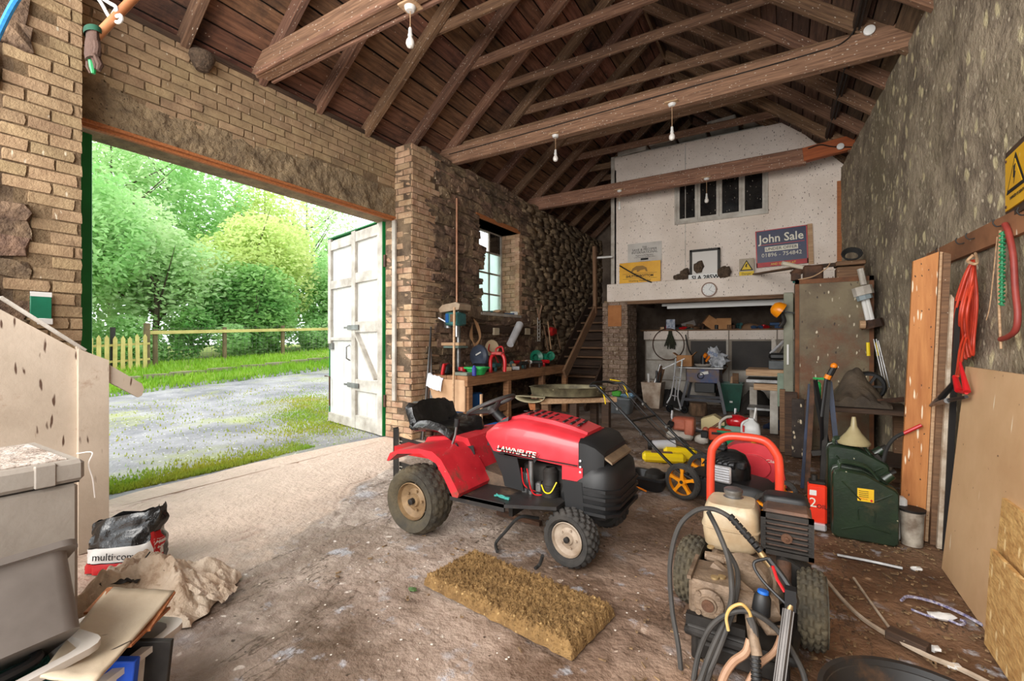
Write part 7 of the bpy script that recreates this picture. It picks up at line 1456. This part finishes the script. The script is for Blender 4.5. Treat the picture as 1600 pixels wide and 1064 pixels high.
gbn = thing('green_bin', 'dark green square bin holding wood offcuts in the alcove', 'bin', (-.83, 9.35, 0)); MB().loft([[(-w_, -w_, z), (w_, -w_, z), (w_, w_, z), (-w_, w_, z)] for (w_, z) in ((.13, 0), (.19, .50), (.20, .50), (.20, .52), (.17, .52), (.12, .03))]).o('body', M('bottle green bin', (18, 84, 66), (14, 64, 50), .45), gbn, False); MB().box((0, -.165, .18), (.05, .01, .03)).o('label', WHP, gbn)
one(MB().bb((-.05, -.03, .0), (.05, .03, .66)), 'offcut', MIDW, 'brown wood offcut standing in the green bin', 'offcut', loc=(-.77, 9.35, .035), smooth=False); one(MB().bb((-.02, -.03, 0), (.03, .03, .60)), 'offcut', PALE, 'pale narrower wood offcut in the green bin', 'offcut', loc=(-.90, 9.38, .035), rot=(0, .12, 0), smooth=False)
wtb = thing('rubbish_tub', 'tall stained white tub stuffed with tools beside the alcove pillar', 'tub', (-2.18, 9.0, 0)); MB().loft([[(-w_, -w_, z), (w_, -w_, z), (w_, w_, z), (-w_, w_, z)] for (w_, z) in ((.14, 0), (.19, .50), (.175, .50), (.13, .02))]).o('body', M('stained white tub', (206, 190, 172), (150, 124, 102), .6, sc=5), wtb, False)
for k in range(7): one(MB().tube([(-2.18+rnd(-.1, .1), 9.0+rnd(-.08, .08), .06), (-2.18+rnd(-.17, .17), 9.0+rnd(-.1, .1), rnd(.6, .85))], rnd(.012, .03), 7), 'stored_tool', (DKM, MIDW, WHP, RUST, BLK, PALE, STEEL)[k], ('dark metal', 'brown wooden', 'white plastic', 'rusty', 'black', 'tan', 'grey steel')[k]+' bar stuffed upright in the stained white tub', 'tool', 'tools in the stained tub')
gx = thing('metal_bin', 'grey galvanised open container in front of the alcove pillar', 'bin', (-2.55, 8.05, 0)); tub(MB(), .50, .36, .28, flare=.04).o('shell', M('galvanised grey', (150, 156, 162), (120, 126, 130), .4, .5, sc=4), gx)
one(MB().box((0, 0, .05), (.16, .12, .10), ch=.02), 'green_pack', M('leaf green pack', (84, 180, 60)), 'small leaf green pack above the galvanised container', 'pack', loc=(-2.60, 8.05, .29)); one(MB().ball((0, 0, .04), .09, 12, (1.6, 1, .4), .7), 'blue_film', M('pale blue film', (150, 190, 220)), 'pale blue crumpled film right of the green pack', 'film', loc=(-2.38, 8.05, .285))
one(MB().grid(lambda u, v: ((u-.5)*.6, (v-.5)*.5, max(.004, .32*(1-(2*u-1)**2)**.6*(1-(2*v-1)**2)**.6+.12*noise.noise(V((u*6, v*6, 0))))), 26, 26), 'black_sacks', M('dull black sack', (34, 31, 29), rough=.8), 'heap of dull black sacks beside the white tub in the alcove', 'sack', loc=(-1.92, 9.45, 0))
one(MB().grid(lambda u, v: ((u-.5)*.5, (v-.5)*.4, max(.004, .42*(1-(2*u-1)**2)**.5*(1-(2*v-1)**2)**.5+.12*noise.noise(V((u*6+4, v*6, 0))))), 26, 26), 'dark_bundle', M('dark bundle', (40, 34, 30), rough=.9), 'dark bundle on the floor between green bin and far workbench', 'bundle', loc=(-.42, 9.1, 0))
one(MB().tube([PY(1122, 592, 9.2), PY(1136, 572, 9.5)], .018), 'tool_shaft', MIDW, 'brown tool shaft propped right of the table saw', 'tool')
t_ = MB().lathe([(.20, -.03), (.23, 0), (.20, .03), (.16, .02), (.16, -.02)], axis=(0, 1, .1), n=26); one(t_, 'old_tyre', RUB, 'small black tyre leaning right of the table saw', 'tyre', loc=(-.93, 9.75, .232))
# shelf junk
SZ = 1.532
for (nm, lab, x, y, mb, mat, rot) in (
    ('carton', 'tilted brown and teal carton on the alcove shelf', atu(1103, 10.2), 10.2, MB().box((0, 0, .16), (.26, .2, .22), ch=.002), CARD, (0, .6, .3)),
    ('carton', 'square brown carton right of the tilted one on the alcove shelf', atu(1131, 10.2), 10.2, MB().box((0, 0, .11), (.27, .24, .22), ch=.002), CARD, (0, 0, .1)),
    ('parts_box', 'white printed parts box standing at the left of the alcove shelf', atu(1048, 10.1), 10.1, MB().box((0, 0, .11), (.18, .05, .22), ch=.002), M('blue white print', (196, 200, 208), (96, 110, 140), .6, sc=18), (0, 0, 0)),
    ('grey_carton', 'dull grey box lying tilted behind on the alcove shelf', atu(1079, 10.5), 10.5, MB().box((0, 0, .12), (.28, .2, .12)), M('grey carton', (110, 100, 92)), (0, -.3, .1)),
    ('helmet_shell', 'pale dusty dome on the right of the alcove shelf', atu(1172, 10.3), 10.3, MB().lathe([(.22, 0), (.18, .06), (.10, .10), (.001, .12)], n=20), M('dusty dome', (150, 116, 88)), (0, 0, 0))):
    one(mb, nm, mat, lab, 'box', loc=(x, y, SZ), rot=rot)
junk(46, lambda: rnd(-2.3, .35), lambda: rnd(10.05, 10.45), SZ, 'in the jumble on the alcove shelf', 'jumble on the alcove shelf')
one(MB().tube([(math.cos(a)*.32, 0, math.sin(a)*.33) for a in [6.283*k/30 for k in range(30)]], .010, 6, closed=True), 'wire_hoop', RUST, 'large thin rusty hoop hanging on the left partition panel', 'hoop', loc=(-2.1, 9.94, 1.22))
m = MB()
for k in range(26): m.tube([(rnd(-.03, .03), 0, .0), (rnd(-.12, .12), rnd(-.03, .0), -.34+rnd(-.05, .1))], .010, 5)
one(m, 'herb_bunch', M('dark dried herbs', (52, 56, 36), (34, 34, 26), .9), 'dark dried bunch hanging inside the rusty hoop', 'herbs', loc=(-2.05, 9.90, 1.50))
one(MB().tube(spline([(-1.75, 9.93, 1.42), (-1.70, 9.93, 1.15), (-1.62, 9.92, .95), (-1.66, 9.92, .80)]), .012), 'dark_rod', RUB, 'dark cord hanging right of the rusty hoop', 'cord')

ORDN = ['leftmost', 'second from left,', 'third from left,', 'fourth from left,', 'fifth from left,']
for lb, os_ in cnt.items():
    if len(os_) > 1:
        os_.sort(key=lambda o: (o.location.x*cc+o.location.y*ss)/(-o.location.x*ss+o.location.y*cc))
        for k, o in enumerate(os_): o['label'] = (ORDN[k] if k < len(os_)-1 or k == 0 else 'rightmost')+' '+lb
